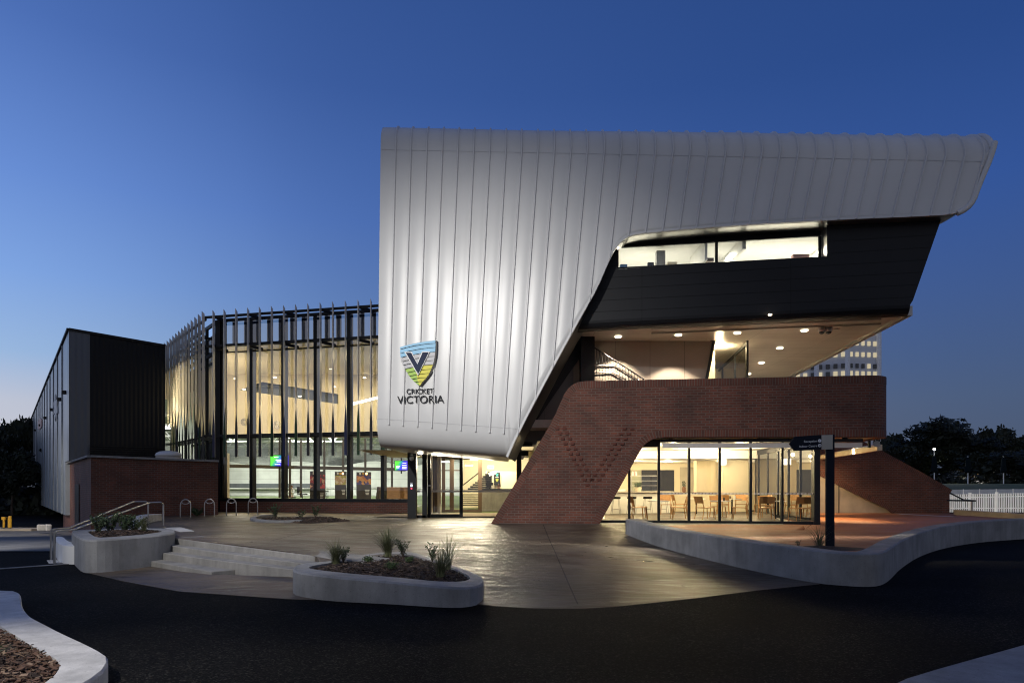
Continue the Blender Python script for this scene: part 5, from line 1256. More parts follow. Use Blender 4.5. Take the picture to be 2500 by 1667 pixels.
def build_hall():
    r = thing('metal_hall', 'long silver and black metal clad sports hall receding at far left', 'building', (-26, 40, 0))
    YC = 36.0; C = Vector(((168-CX)/F*YC, YC, 0)); dB = Vector((-.746, 1, 0)).normalized(); dR = Vector((.8, .6, 0)); zt = H0+378*YC/F
    def y_at(u): t = (u-CX)/F; s = (t*C.y-C.x)/(dB.x-t*dB.y); return C+dB*s
    Fr = y_at(66.5); zf = H0+(HV-1048)*Fr.y/F; zfb = H0+(HV-1218)*Fr.y/F; zcb = H0+(HV-1124)*YC/F
    # silver long wall with its lower skirt
    b = MB(); skirt = y_at(159.5); out = Vector((-.35, -.25, 0))
    zsb = H0+(HV-1257)*skirt.y/F
    b.poly([(skirt.x, skirt.y, zsb), (Fr.x, Fr.y, zfb), (Fr.x, Fr.y, zf), (skirt.x, skirt.y, H0+(HV-828)*skirt.y/F)])
    b.poly([(C.x, C.y, zcb), (skirt.x, skirt.y, zcb), (skirt.x, skirt.y, H0+(HV-828)*skirt.y/F), (C.x, C.y, zt)])
    n = Vector((.8, .6, 0))*.5
    b.poly([(skirt.x, skirt.y, zsb), (skirt.x, skirt.y, zcb), (skirt.x+n.x, skirt.y+n.y, zcb), (skirt.x+n.x, skirt.y+n.y, zsb)])
    b.poly([(C.x, C.y, zcb), (skirt.x, skirt.y, zcb), (skirt.x+n.x*2, skirt.y+n.y*2, zcb), (C.x+n.x*2, C.y+n.y*2, zcb)])
    b.poly([(Fr.x, Fr.y, zfb), (skirt.x, skirt.y, zsb), (skirt.x+4, skirt.y+3, zsb), (Fr.x+4, Fr.y+3, zfb)])
    for k in range(1, 16):
        p = skirt+dB*(4.2*k-2.0); t = (p-skirt).length/(Fr-skirt).length; zb2 = lerp(zsb, zfb, t); zt3 = lerp(H0+(HV-828)*skirt.y/F, zf, t)
        b.box((p.x-.02, p.y-.015, (zb2+zt3)/2), (.07, .12, zt3-zb2), 1, rz=R(37))
    b.build('silver_wall', [MT['silver'], M('sheet_rib', (.20, .23, .27), .5)], r)
    g = MB(); e1 = C+dR*.95; g.poly([(C.x, C.y, zcb), (e1.x, e1.y, zcb), (e1.x, e1.y, zt-.09), (C.x, C.y, zt)]); g.build('corner_cladding', MT['corr_grey'], r)
    k = MB(); e2 = C+dR*4.6; k.poly([(e1.x, e1.y, .5), (e2.x, e2.y, .5), (e2.x, e2.y, H0+(HV-846)*e2.y/F), (e1.x, e1.y, zt-.09)]); k.build('black_wall', MT['corr_black'], r)
    lo = MB()
    for i in range(7): lo.beam((e1.x, e1.y-.05, 2.7+.12*i), (e2.x, e2.y-.05, 2.7+.12*i), .06, .03)
    build_each(lo, 'louvre', MT['black'], r)
    rf = MB(); rf.poly([(C.x, C.y, zt), (e2.x, e2.y, H0+(HV-845)*e2.y/F), (e2.x+Fr.x-C.x, e2.y+Fr.y-C.y, zf-.8), (Fr.x, Fr.y, zf)]); rf.beam((C.x, C.y, zt+.03), (Fr.x, Fr.y, zf+.03), .2, .12); rf.beam((C.x, C.y, zt+.03), (e2.x, e2.y, H0+(HV-844)*e2.y/F), .2, .12); rf.build('roof', MT['black'], r)
    # recessed dark base below the skirt, its posts
    s = MB(); i1 = skirt+Vector((1.6, 1.4, 0)); i2 = Fr+Vector((1.6, 1.4, 0)); s.poly([(i1.x, i1.y, -2.2), (i2.x, i2.y, -2.2), (i2.x, i2.y, .3), (i1.x, i1.y, .3)]); s.build('recessed_base', MT['corr_black'], r)
    d = MB()
    for u in (83, 92): p = y_at(u)+Vector((.6, .5, 0)); d.tube([(p.x, p.y, -2), (p.x, p.y, .2)], .12, 8)
    build_each(d, 'downpipe', MT['concrete'], r)
    w = MB()
    for u in (161, 149, 130, 113, 101, 88): p = y_at(u); w.box((p.x-.05, p.y-.04, H0+(HV-ip(u, [(70, 1075), (88, 1050), (101, 1038), (113, 1020), (130, 1000), (149, 975), (161, 958)]))*p.y/F), (.2, .2, .2))
    build_each(w, 'wall_bracket', MT['black'], r)
    # two pale wall emblems: a jagged star-like badge and a smaller one
    def badge(u0, u1, pts, name, label, mat):
        m = MB(); t = []
        for (a, v) in pts:
            u = lerp(u0, u1, a); p = y_at(u); t.append(Vector((p.x-.07, p.y-.05, H0+(HV-v)*p.y/F)))
        m.prism(t, (.05, .04, 0)); o = m.build(name, mat); tag(o, label, 'sign')
    badge(134, 143, [(0, 985), (.3, 975), (.45, 962), (.55, 978), (1, 975), (.9, 990), (1, 1008), (.8, 1010), (.85, 1030), (.6, 1012), (.45, 1028), (.4, 1008), (0, 1012), (.15, 998)], 'wall_badge', 'white jagged wall badge on the silver cladding nearer the hall corner', MT['white'])
    badge(95, 104, [(0, 1030), (.5, 1020), (.8, 1022), (1, 1024), (1, 1042), (.4, 1048), (0, 1046)], 'wall_badge', 'smaller pinkish wall badge further along the silver cladding', M('badge_pink', (.55, .33, .3), .5))
build_hall()

# ================================================================== SIGNS
def build_shield():
    P = lambda x, y: (950+x/7.469, 800+y/7.469)
    q = lambda x, y, o=-.12: PL(*P(x, y), SH, o)
    r = thing('shield_sign', 'large striped shield emblem with navy letter and dark lettering on the pale metal shell', 'sign', q(520, 700, 0))
    LX = [(355, 196), (450, 200), (540, 206), (620, 225), (690, 252), (755, 290), (825, 328), (888, 372), (945, 420), (1000, 478), (1055, 552)]
    RX = [(232, 842), (290, 846), (440, 842), (520, 832), (600, 818), (680, 797), (757, 765), (832, 733), (912, 680), (985, 610), (1056, 560)]
    Lt = [355, 403, 478, 556, 631, 696, 761, 831, 893, 950, 1005]; Rt = [232, 288, 363, 444, 524, 599, 678, 760, 835, 915, 988]
    Lb = [388, 463, 541, 616, 682, 747, 815, 879, 936, 991, 1053]; Rb = [281, 356, 436, 516, 592, 668, 752, 827, 906, 980, 1054]
    blue = M('shield_blue', (.28, .56, .78), .5, var=.05); grey = M('shield_grey', (.52, .52, .53), .5, var=.05); yel = M('shield_yellow', (.72, .66, .06), .5, var=.05); grn = M('shield_green', (.36, .56, .08), .5, var=.05); nav = M('shield_navy', (.015, .025, .06), .75); dk = M('shield_edge_dark', (.05, .045, .04), .5)
    for k in range(11):
        n = 14; up = []; lo = []
        x0, x1 = ip(Lt[k], LX), ip(Rt[k], RX); x2, x3 = ip(Lb[k], LX), ip(Rb[k], RX); bow = 32*(1-k*.06)
        for i in range(n+1):
            t = i/n; up.append((lerp(x0, x1, t), lerp(Lt[k], Rt[k], t)-bow*4*t*(1-t)*.6)); lo.append((lerp(x2, x3, t), lerp(Lb[k], Rb[k], t)-bow*4*t*(1-t)*.6))
        b = MB()
        for i in range(n):
            m = 0 if k < 3 else 0
            quad = [q(*up[i]), q(*up[i+1]), q(*lo[i+1]), q(*lo[i])]; dep = Vector((0, .06, 0))
            mi = 0 if (k < 6 or i > n*.35) else 1
            b.poly(quad, mi); b.poly([quad[3], quad[2], quad[2]+dep, quad[3]+dep], 2)
            if i == n-1: b.poly([quad[1], quad[2], quad[2]+dep, quad[1]+dep], 2)
        b.build('stripe', [blue if k < 3 else grey if k < 6 else yel, grn, dk], r)
    # dark right rim
    b = MB(); e = [(848, 234), (850, 300), (846, 440), (836, 520), (822, 600), (800, 680), (768, 760), (735, 835), (684, 912), (618, 985), (562, 1058)]
    pts = [q(*p) for p in e]; b.grid([pts, [p+Vector((.05, .0, 0)) for p in pts], [p+Vector((.05, .1, 0)) for p in pts]]); b.build('rim', dk, r)
    V = [(275, 438), (412, 438), (516, 640), (600, 430), (742, 430), (527, 872)]; Vi = [(305, 455), (396, 455), (516, 668), (612, 447), (716, 447), (527, 838)]
    def vee(L, o, name, mat):
        b = MB(); T = [q(x, y, o) for x, y in L]
        for t in ((0, 1, 2), (0, 2, 5), (2, 4, 5), (2, 3, 4)): b.poly([T[i] for i in t])
        for i in range(6): a, c = T[i], T[(i+1) % 6]; b.poly([a, c, c+Vector((0, .05, 0)), a+Vector((0, .05, 0))])
        b.build(name, mat, r)
    vee(V, -.17, 'letter_outline', MT['white']); vee(Vi, -.19, 'letter', nav)
    dt = M('letter_dark', (.025, .025, .025), .75)
    def line(body, x0, y0, x1, y1, hpx, name):
        a = q(x0, y0, -.07); c = q(x1, y1, -.07); h = hpx/7.469*a.y/F
        text_mesh(name, body, h/.70, dt, r, a, c-a, (0, 0, 1), ext=.012, width=(c-a).length, off=.0)
    line('CRICKET', 318, 1205, 812, 1198, 92, 'lettering'); line('VICTORIA', 148, 1380, 998, 1366, 136, 'lettering')
build_shield()
def build_post_sign():
    y = 14.6; r = thing('direction_sign', 'black signpost with an arrow shaped board pointing to reception', 'sign', U(2029, 1335, y))
    q = lambda u, v, yy=y: U(u, v, yy)
    z0 = -.12; zt = H0+(HV-1060)*y/F
    a, c = q(2018, 1200), q(2038.5, 1200); b = MB(); b.box(((a.x+c.x)/2, y+.04, (z0+zt)/2), (c.x-a.x, .06, zt-z0)); b.build('post', MT['navy'], r, bevel=.008)
    b = MB(); A = [q(u, v, y-.02) for u, v in [(1928, 1083), (1941, 1065.5), (1997, 1061.5), (2007, 1061.5), (2007, 1097), (1997, 1097.5), (1940, 1100)]]; b.prism(A, (0, .05, 0)); b.build('arrow_board', MT['navy'], r)
    b = MB(); A = [q(u, v, y-.03) for u, v in [(2006, 1062), (2033, 1061), (2033, 1096), (2006, 1097)]]; b.prism(A, (0, .04, 0)); b.build('end_plate', M('plate_beige', (.40, .38, .33), .5), r)
    def tx(body, u0, v0, u1, v1, hpx): a = q(u0, v0, y-.026); c = q(u1, v1, y-.026); text_mesh('lettering', body, hpx*y/F/.7, MT['text_white'], r, a, c-a, (0, 0, 1), ext=.002, width=(c-a).length)
    tx('Reception', 1963, 1080, 1995, 1078.5, 5.2); tx('Indoor Centre', 1952, 1092, 1995, 1090.3, 5.2)
    for v, ch in ((1075.5, 'i'), (1087, 'ring')):
        b = MB(); p = q(2001.3, v, y-.026); b.mesh([p+Vector((.036*math.cos(2*math.pi*k/20), 0, .036*math.sin(2*math.pi*k/20))) for k in range(20)]+[p+Vector((.036*math.cos(2*math.pi*k/20), .01, .036*math.sin(2*math.pi*k/20))) for k in range(20)], [tuple(range(20))]+[(k, (k+1) % 20, 20+(k+1) % 20, 20+k) for k in range(20)]); b.build('symbol_disc', MT['text_white'], r)
        if ch == 'i': text_mesh('symbol', ch, .055, MT['navy'], r, p+Vector((-.004, -.004, -.02)), (1, 0, 0), (0, 0, 1), ext=.001)
        else:
            b = MB(); b.tube([p+Vector((.016*math.cos(2*math.pi*k/16), -.002, .016*math.sin(2*math.pi*k/16))) for k in range(17)], .004, 6); b.build('symbol', MT['navy'], r)
build_post_sign()

# ================================================================== RAILS, HOOPS, BOLLARDS, CAMERAS
def round_path(pts, r=.12, n=5):
    out = [Vector(pts[0])]
    for i in range(1, len(pts)-1):
        p = Vector(pts[i]); a = (Vector(pts[i-1])-p); c = (Vector(pts[i+1])-p); ra = min(r, a.length*.45, c.length*.45); s = p+a.normalized()*ra; e = p+c.normalized()*ra
        for k in range(n+1): t = k/n; out.append(s.lerp(p, t).lerp(p.lerp(e, t), t))
    out.append(Vector(pts[-1])); return out
def build_rails():
    P = lambda x, y, d: U(120+x/5.88, 1200+y/5.88, d)
    for lab, pts, posts in [
        ('nearer stainless steel handrail behind the dark planter', [P(78, 1035, 16.6), P(78, 580, 16.6), P(150, 556, 16.9), P(335, 548, 17.4), P(1440, 157, 22.6), P(1600, 150, 22.9), P(1640, 185, 23.0), P(1640, 530, 23.0)], None),
        ('farther stainless steel handrail running up behind the dark planter', [P(28, 980, 17.4), P(28, 555, 17.4), P(80, 535, 17.8), P(285, 522, 18.4), P(1215, 140, 23.6), P(1390, 138, 24.0), P(1422, 170, 24.1), P(1415, 520, 24.1)], None)]:
        h = thing('handrail', lab, 'handrail', pts[0], 0, 'stainless handrails by the planter')
        b = MB(); b.tube(round_path(pts[1:-1], .12), .028, 10); b.build('rail', MT['steel'], h, smooth=True)
        for a, c in ((pts[0], pts[1]), (pts[-1], pts[-2])):
            b = MB(); b.tube([Vector((c.x, c.y, a.z-.25)), Vector((c.x, c.y, c.z))], .028, 10); b.build('post', MT['steel'], h, smooth=True)
build_rails()
def build_hoops():
    r0 = None; labs = ['first stainless bike hoop from the left, against the brick annex wall', 'second bike hoop, before the right end of the annex wall', 'bike hoop just left of the lobby glass corner', 'bike hoop farthest right, in front of the lobby plinth']
    def hoop(loc, lab):
        r = thing('bike_hoop', lab, 'bike rack', loc, 0, 'stainless bike hoops'); b = MB(); w = .21
        pts = [(-w, 0, -.2), (-w, 0, .50)]+[(-w*math.cos(R(180*i/14)), .0, .50+.28*math.sin(R(180*i/14))) for i in range(1, 14)]+[(w, 0, .50), (w, 0, -.2)]
        b.tube(pts, .026, 8); b.build('hoop', MT['steel'], r, local=True, smooth=True)
        b = MB(); b.tube([(-.15, 0, .66), (-.1, -.02, .60), (0, -.03, .575), (.1, -.02, .60), (.15, 0, .66)], .018, 8); b.build('cross_bar', MT['steel'], r, local=True, smooth=True); return r
    for i, (u, v) in enumerate([(453, 1261), (511.5, 1258), (565, 1257), (617.5, 1254.5)]):
        y = 30.0+i*.75; p = U(u, v, y); p.z = pz(p.x, p.y)
        if i == 0: r0 = hoop(p, labs[0]); r0.rotation_euler.z = R(12)
        else: dup(r0, p, R(12), labs[i])
build_hoops()
def build_bollards():
    z = ground_z(-29, 40)+.13
    for i, (u, lab) in enumerate([(9.5, 'yellow bollard with a flared head at far left'), (24, 'plain yellow round bollard at far left')]):
        p = U(u, 1280, 40); p.z = z; r = thing('bollard', lab, 'bollard', p, 0, 'yellow bollards'); b = MB()
        if i: b.lathe(p, [(.10, 0), (.10, .62), (.085, .70), (0, .72)], 14); b.build('post', MT['yellow'], r)
        else:
            b.lathe(p, [(.06, 0), (.06, .5)], 10); b.build('post', MT['yellow'], r); b = MB(); b.box(p+Vector((0, 0, .58)), (.2, .14, .18)); b.build('head', MT['yellow'], r)
        b = MB(); b.lathe(p+Vector((0, 0, .02)), [(.13, 0), (.13, .03)], 12); b.build('base_plate', MT['black'], r)
    # wheel stops / short kerb blocks under the hall
    for (u, v, y, lab) in [(104, 1283, 37, 'pale concrete block under the silver hall skirt'), (119, 1283, 36, 'smaller pale concrete block beside the annex corner')]:
        p = U(u, v, y); b = MB(); b.box(p+Vector((0, 0, -.1)), (.5 if y > 36.5 else .25, .5, .34), rz=R(37)); tag(b.build('kerb_block', MT['pale_concrete'], bevel=.05), lab, 'kerb')
build_bollards()
def build_cameras():
    for i, u in enumerate((2006.5, 2023)):
        y = 23.1; p = U(u, 772, y); p.z = ZC
        r = thing('dome_camera', ['left dome camera of the pair under the balcony ceiling', 'right dome camera of the pair under the balcony ceiling'][i], 'security camera', p, 0, 'dome cameras under the balcony ceiling')
        b = MB(); b.lathe(p, [(.09, 0), (.11, -.03), (.12, -.15), (.10, -.17)][::-1], 16); b.build('housing', MT['white'], r, smooth=True)
        b = MB(); b.lathe(p, [(0.02, -.25), (.06, -.235), (.09, -.2), (.095, -.165)], 16); b.build('dome', MT['black'], r, smooth=True)
build_cameras()

# ================================================================== BEYOND: lawn, fence, umbrellas, lamps, tower, trees
lamp('SPOT', (21.5, 33.5, 3.4), 2600, (1, .9, .75), target=(27.5, 42, .4), size=.1, angle=75, blend=.7)
def build_beyond():
    b = MB(); xs = [14+2.5*i for i in range(52)]; ys = [44, 46, 50, 55, 62, 70, 80, 95, 115, 150]
    zf = lambda y: ip(y, [(44, -.4), (47, -.3), (55, .25), (66, .95), (80, 1.42), (110, 1.55), (150, 1.6)])
    b.grid([[(x, y, zf(y)) for x in xs] for y in ys]); struct(b.build('grass_bank', MT['lawn'], smooth=True))
    # picket fence, nearer and lower-right in the picture
    r = thing('picket_fence', 'white metal picket fence at the edge of the dark oval', 'fence', U(2320, 1250, 42))
    a = U(2312, 1250, 43); c = U(2560, 1250, 38.5); c = a+(c-a)*1.6; n = 72; H = 1.12
    for i in range(n):
        p = a.lerp(c, (i+.5)/n); k = MB(); k.box((p.x, p.y, p.z+H/2), (.075, .025, H)); k.build('picket', MT['fence_white'], r)
    for h in (.25, .92): k = MB(); k.beam(a+Vector((0, .04, h)), c+Vector((0, .04, h)), .04, .05); k.build('rail', MT['fence_white'], r)
    for t in (.0, .16, .33, .52, .72, .92): p = a.lerp(c, t); k = MB(); k.box((p.x, p.y+.09, p.z+.58), (.13, .1, 1.24)); k.build('post', MT['fence_white'], r)
    r = thing('boundary_fence', 'grey mesh boundary fence just behind the white pickets', 'fence', U(2320, 1236, 46)); a = U(2312, 1236, 47.5); c = U(2600, 1236, 45)
    k = MB(); k.beam(a+Vector((0, 0, 1.0)), c+Vector((0, 0, 1.0)), .02, .35); k.build('panel', M('fence_blue_grey', (.28, .32, .40), .6), r)
    for i in range(8): p = a.lerp(c, i/7); k = MB(); k.box(p+Vector((0, -.02, .55)), (.04, .04, 1.3)); k.build('post', MT['fence_white'], r)
    # closed umbrellas
    r0 = None
    for i, (u, lab) in enumerate([(2281, 'closed dark umbrella nearest the brick ramp wall, on a white pole'), (2363, 'closed dark umbrella with a small tag on its pole, middle one on the lawn'), (2450, 'closed dark umbrella farthest right on the lawn')]):
        y = 84 if i else 80; p = U(u, 1179, y); p.z = zf(y)-.02
        if r0 is None:
            r0 = thing('closed_umbrella', lab, 'umbrella', p, 0, 'closed umbrellas on the lawn'); k = MB(); k.tube([(0, 0, 0), (0, 0, 3.4)], .06, 8); k.build('pole', MT['fence_white'], r0, local=True)
            k = MB(); k.lathe((0, 0, 0), [(.05, 1.35), (.34, 1.45), (.36, 1.6), (.28, 2.2), (.22, 3.0), (.12, 3.25), (.03, 3.35)], 12); k.build('canopy', M('umbrella_dark', (.006, .011, .014), .9, spec=.05), r0, local=True)
        else: dup(r0, p, .3*i, lab)
    # lamps in the park
    def park_lamp(u, v, y, mat, s, lab, base_v=1180, light=0):
        p = U(u, v, y); g = Vector((p.x, p.y, zf(min(150, y)))); r = thing('street_lamp', lab, 'street lamp', g, 0, 'lamps in the park')
        k = MB(); k.tube([g, Vector((p.x, p.y+.05, p.z))], .06, 6); k.build('pole', MT['steel'], r); k = MB(); k.lathe(p, [(.02, -s), (s*.8, -s*.5), (s, 0), (s*.6, s*.5), (.02, s*.6)], 10); k.build('lamp_head', mat, r)
        if light: lamp('SPOT', p-Vector((0, 0, .4)), light, (1, .95, .85), target=(p.x+1, p.y-6, 0), size=.2, angle=130, blend=.6)
    park_lamp(2281, 1096, 92, E('park_lamp_glow', (1, .97, .9), 14), .17, 'tall park lamp with a bright white head above the umbrellas', light=1200)
    park_lamp(2343, 1153, 98, E('park_lamp_small', (1, .9, .7), 5), .14, 'small white lamp under the trees, left of the orange one', light=60)
    park_lamp(2384.5, 1157, 98, E('park_lamp_orange', (1, .5, .12), 5), .16, 'orange glowing lamp under the trees', light=160)
    park_lamp(2323.5, 1145.5, 110, MT['lampw'], .14, 'tiny warm lamp deep between the dark trees')
    park_lamp(2266, 1144.5, 110, MT['lampw'], .12, 'tiny lamp just above the sloping brick wall')
    park_lamp(2482, 1172, 98, E('park_lamp_low', (.9, .95, 1), 12), .16, 'low white lamp at the lawn edge far right')
build_beyond()
def build_tower():
    r = thing('office_tower', 'distant grey office tower with rows of lit windows', 'building', (120, 240, 0))
    y0 = 240; xc = (2068-CX)/F*y0; xr = (2144-CX)/F*(y0+2); ang = R(0)
    Rd = Vector((xr-xc, 2.0, 0)); Ld = Vector((-34, 14, 0))
    C = Vector((xc, y0, 0)); zt = H0+(HV-772)*y0/F
    b = MB(); A = C+Rd; B = C+Ld
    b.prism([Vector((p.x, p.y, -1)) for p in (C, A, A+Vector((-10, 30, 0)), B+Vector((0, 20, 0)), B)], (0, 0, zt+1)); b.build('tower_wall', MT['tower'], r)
    rib = MB()
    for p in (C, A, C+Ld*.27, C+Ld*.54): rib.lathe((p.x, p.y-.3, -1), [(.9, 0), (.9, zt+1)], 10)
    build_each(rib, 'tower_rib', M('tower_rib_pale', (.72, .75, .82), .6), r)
    random.seed(3)
    rows = [809, 837, 864.5, 892.5, 911, 938]
    for ri, v in enumerate(rows):
        z = H0+(HV-v)*y0/F
        for k in range(5):
            p = C+Rd*((k+.62)/5.25); w = MB(); w.box((p.x, p.y-.25, z), (.98, .5, 1.55)); lit = ri in (0, 1, 2, 4) or (ri == 3 and k in (3,)); w.build('window', MT['towerlit'] if lit else MT['towerdark'], r)
        for k in range(9):
            p = C+Ld*((k+.55)/15.0); w = MB(); w.box((p.x, p.y-.25, z), (1.3, .7, 1.55), rz=math.atan2(Ld.y, Ld.x)); lit = ri in (1, 2, 4) or (ri == 0); w.build('window', MT['towerlit'] if lit and random.random() < .85 else MT['towerdark'], r)
build_tower()
def tree_mesh(h, cr, seed, leaf=.42, n=5200):
    rnd = random.Random(seed); t = MB(); tips = []
    trunk = [(0, 0, -.6), (rnd.uniform(-.1, .1), 0, h*.18), (rnd.uniform(-.3, .3), rnd.uniform(-.2, .2), h*.36)]
    t.tube(trunk, h*.028, 8, taper=h*.018)
    for i in range(9):
        a = rnd.uniform(0, 6.28); s = Vector(trunk[2])*rnd.uniform(.7, 1); s.z = h*rnd.uniform(.2, .38); e = Vector((math.cos(a)*cr*rnd.uniform(.3, .75), math.sin(a)*cr*rnd.uniform(.3, .75), h*rnd.uniform(.5, .82))); m = s.lerp(e, .5)+Vector((rnd.uniform(-.4, .4), rnd.uniform(-.4, .4), .05*h))
        t.tube([s, m, e], h*.011, 6, taper=h*.004); tips.append(e)
        for k in range(2):
            e2 = e+Vector((rnd.uniform(-1, 1)*cr*.35, rnd.uniform(-1, 1)*cr*.35, rnd.uniform(-.02, .14)*h)); t.tube([m.lerp(e, .6), e2], h*.005, 5, taper=h*.002); tips.append(e2)
    c = MB(); cl = []
    for e in tips: cl.append((e, rnd.uniform(.22, .40)*cr))
    for i in range(16):
        a = rnd.uniform(0, 6.28); rr = cr*rnd.uniform(.2, .95); z = h*rnd.uniform(.34, .9); f = math.sqrt(max(.05, 1-((z/h-.58)/.45)**2)); cl.append((Vector((math.cos(a)*rr*f, math.sin(a)*rr*f, z)), rnd.uniform(.18, .34)*cr))
    for i in range(n):
        p, s = rnd.choice(cl); d = Vector((rnd.gauss(0, 1), rnd.gauss(0, 1), rnd.gauss(0, .75))).normalized()*s*rnd.random()**.4; q = p+d
        ax = Vector((rnd.gauss(0, 1), rnd.gauss(0, 1), rnd.gauss(0, 1))).normalized(); bx = ax.orthogonal().normalized(); L = leaf*rnd.uniform(.6, 1.4)
        c.poly([q-ax*L, q+bx*L*.45, q+ax*L, q-bx*L*.45])
    return t, c
def build_trees():
    kinds = []
    spec = [ # u, v_top, y, half-width px, label
        (2306, 1031, 105, 78, 'big domed dark tree, tallest beyond the lawn'), (2178, 1062, 112, 30, 'small round tree just right of the brick balcony'), (2222, 1072, 108, 32, 'narrow tree between the round one and the domed one'),
        (2432, 1048, 110, 40, 'tree with a separate round top right of the big dome'), (2400, 1075, 104, 46, 'lower dark tree filling the gap right of the dome'), (2492, 1068, 104, 46, 'dark tree at the far right edge of the picture'), (2255, 1100, 95, 55, 'shorter tree in front, behind the sloping brick wall'), (2345, 1068, 108, 44, 'dark tree filling in behind the right flank of the domed tree'), (2462, 1078, 108, 44, 'dark tree between the two right-hand crowns'), (2205, 1092, 100, 40, 'low dark tree behind the top of the sloping brick wall'), (2365, 1105, 98, 50, 'shorter tree in front, behind the middle umbrella'), (2470, 1105, 96, 55, 'shorter tree in front, behind the right umbrella'), (2560, 1060, 112, 60, 'tall tree beyond the right edge, its side showing'),
        (50, 1024, 78, 46, 'tall dark tree whose top rises against the pale sky at far left'), (0, 1062, 70, 50, 'broad dark tree at the left edge of the picture'), (30, 1100, 60, 52, 'lower spreading tree beside the silver hall'), (-45, 1050, 66, 55, 'big tree at the left border, mostly out of the picture')]
    meshes = []
    for i in range(4):
        t, c = tree_mesh(10, 4.6, 11+i); meshes.append((t, c))
    built = {}
    for i, (u, vtop, y, hw, lab) in enumerate(spec):
        left = u < 300; p = U(u, 1183, y); gz = ground_z(p.x, p.y)-.1 if left else 1.35; p.z = gz
        H = H0+(HV-vtop)*y/F-gz; Wd = hw*y/F; k = i % 4
        r = thing('tree', lab, 'tree', p, 0, 'dark trees at the left edge' if left else 'dark trees beyond the lawn')
        if k not in built:
            a = meshes[k][0].build('trunk', MT['bark'], r, local=True); c = meshes[k][1].build('crown', MT['treeleaf'], r, local=True); built[k] = (a.data, c.data)
        else:
            for nm, me in (('trunk', built[k][0]), ('crown', built[k][1])): o = bpy.data.objects.new(nm, me); COL.objects.link(o); o.parent = r
        r.rotation_euler = (0, 0, i*1.7); r.scale = (Wd/(4.4 if left else 3.7), Wd/4.4, H/9.6)
    # undergrowth at the foot of the trees
    for nm, x0, x1, yy, zz, lab, hmax in (('shrubbery', 52, 108, 96, 1.4, 'dark undergrowth below the park trees', 3.2), ('shrubbery', -75, -36.5, 62, -1.4, 'dark undergrowth below the trees at far left', 5.0)):
        b = MB()
        for _ in range(6500):
            x = random.uniform(x0, x1); q = Vector((x, yy+random.uniform(-2, 6), zz+random.random()**1.5*hmax*(.75+.25*math.sin(x*.7)+.2*math.sin(x*1.9)))); ax = Vector((random.gauss(0, 1), random.gauss(0, 1), random.gauss(0, 1))).normalized(); bx = ax.orthogonal().normalized(); L = random.uniform(.25, .55)
            b.poly([q-ax*L, q+bx*L*.5, q+ax*L, q-bx*L*.5])
        o = b.build(nm, MT['treeleaf']); o['label'] = lab; stuff(o)
build_trees()

# ================================================================== CAFE FURNITURE
def make_chair(lab):
    r = thing('cafe_chair', lab, 'chair', (0, 0, 0), 0, 'oak cafe chairs')      # sits facing +y
    b = MB(); b.prism([(-.2, -.2, .44), (.2, -.2, .44), (.225, .1, .45), (.2, .22, .455), (-.2, .22, .455), (-.225, .1, .45)], (0, 0, .022)); b.build('seat', MT['wood'], r, local=True, bevel=.006)
    b = MB(); rows = []
    for z, d in ((.60, 0), (.68, -.02), (.76, -.045), (.82, -.065)): rows.append([(x, -.235+d-.05*(1-(x/.23)**2), z) for x in (-.23, -.15, 0, .15, .23)])
    b.grid(rows); b.grid([[(x, y-.014, z) for x, y, z in r2] for r2 in rows][::-1])
    for k in (0, -1): b.grid([rows[k], [(x, y-.014, z) for x, y, z in rows[k]]])
    for k in (0, -1): b.grid([[r2[k] for r2 in rows], [(r2[k][0], r2[k][1]-.014, r2[k][2]) for r2 in rows]])
    b.build('backrest', MT['wood'], r, local=True)
    for sx in (-1, 1):
        b = MB(); b.tube([(sx*.19, .19, .45), (sx*.215, .23, 0)], .018, 8, taper=.012); b.build('leg', MT['wood'], r, local=True)
        b = MB(); b.tube([(sx*.20, -.28, .70), (sx*.20, -.21, .46), (sx*.225, -.29, 0)], .018, 8, taper=.012); b.build('leg', MT['wood'], r, local=True)
    return r
def make_table(lab, wd=.38, white=True):
    r = thing('cafe_table', lab, 'table', (0, 0, 0), 0, 'cafe tables')
    b = MB(); b.lathe((0, 0, 0), [(wd, .715), (wd+.004, .735), (wd, .745)], 28); b.build('tabletop', MT['white'], r, local=True)
    b = MB(); b.tube([(0, 0, .02), (0, 0, .72)], .03, 10); b.build('pedestal', MT['black'], r, local=True)
    b = MB(); b.lathe((0, 0, 0), [(.24, 0), (.24, .012), (.04, .03)], 20); b.build('base', MT['black'], r, local=True); return r
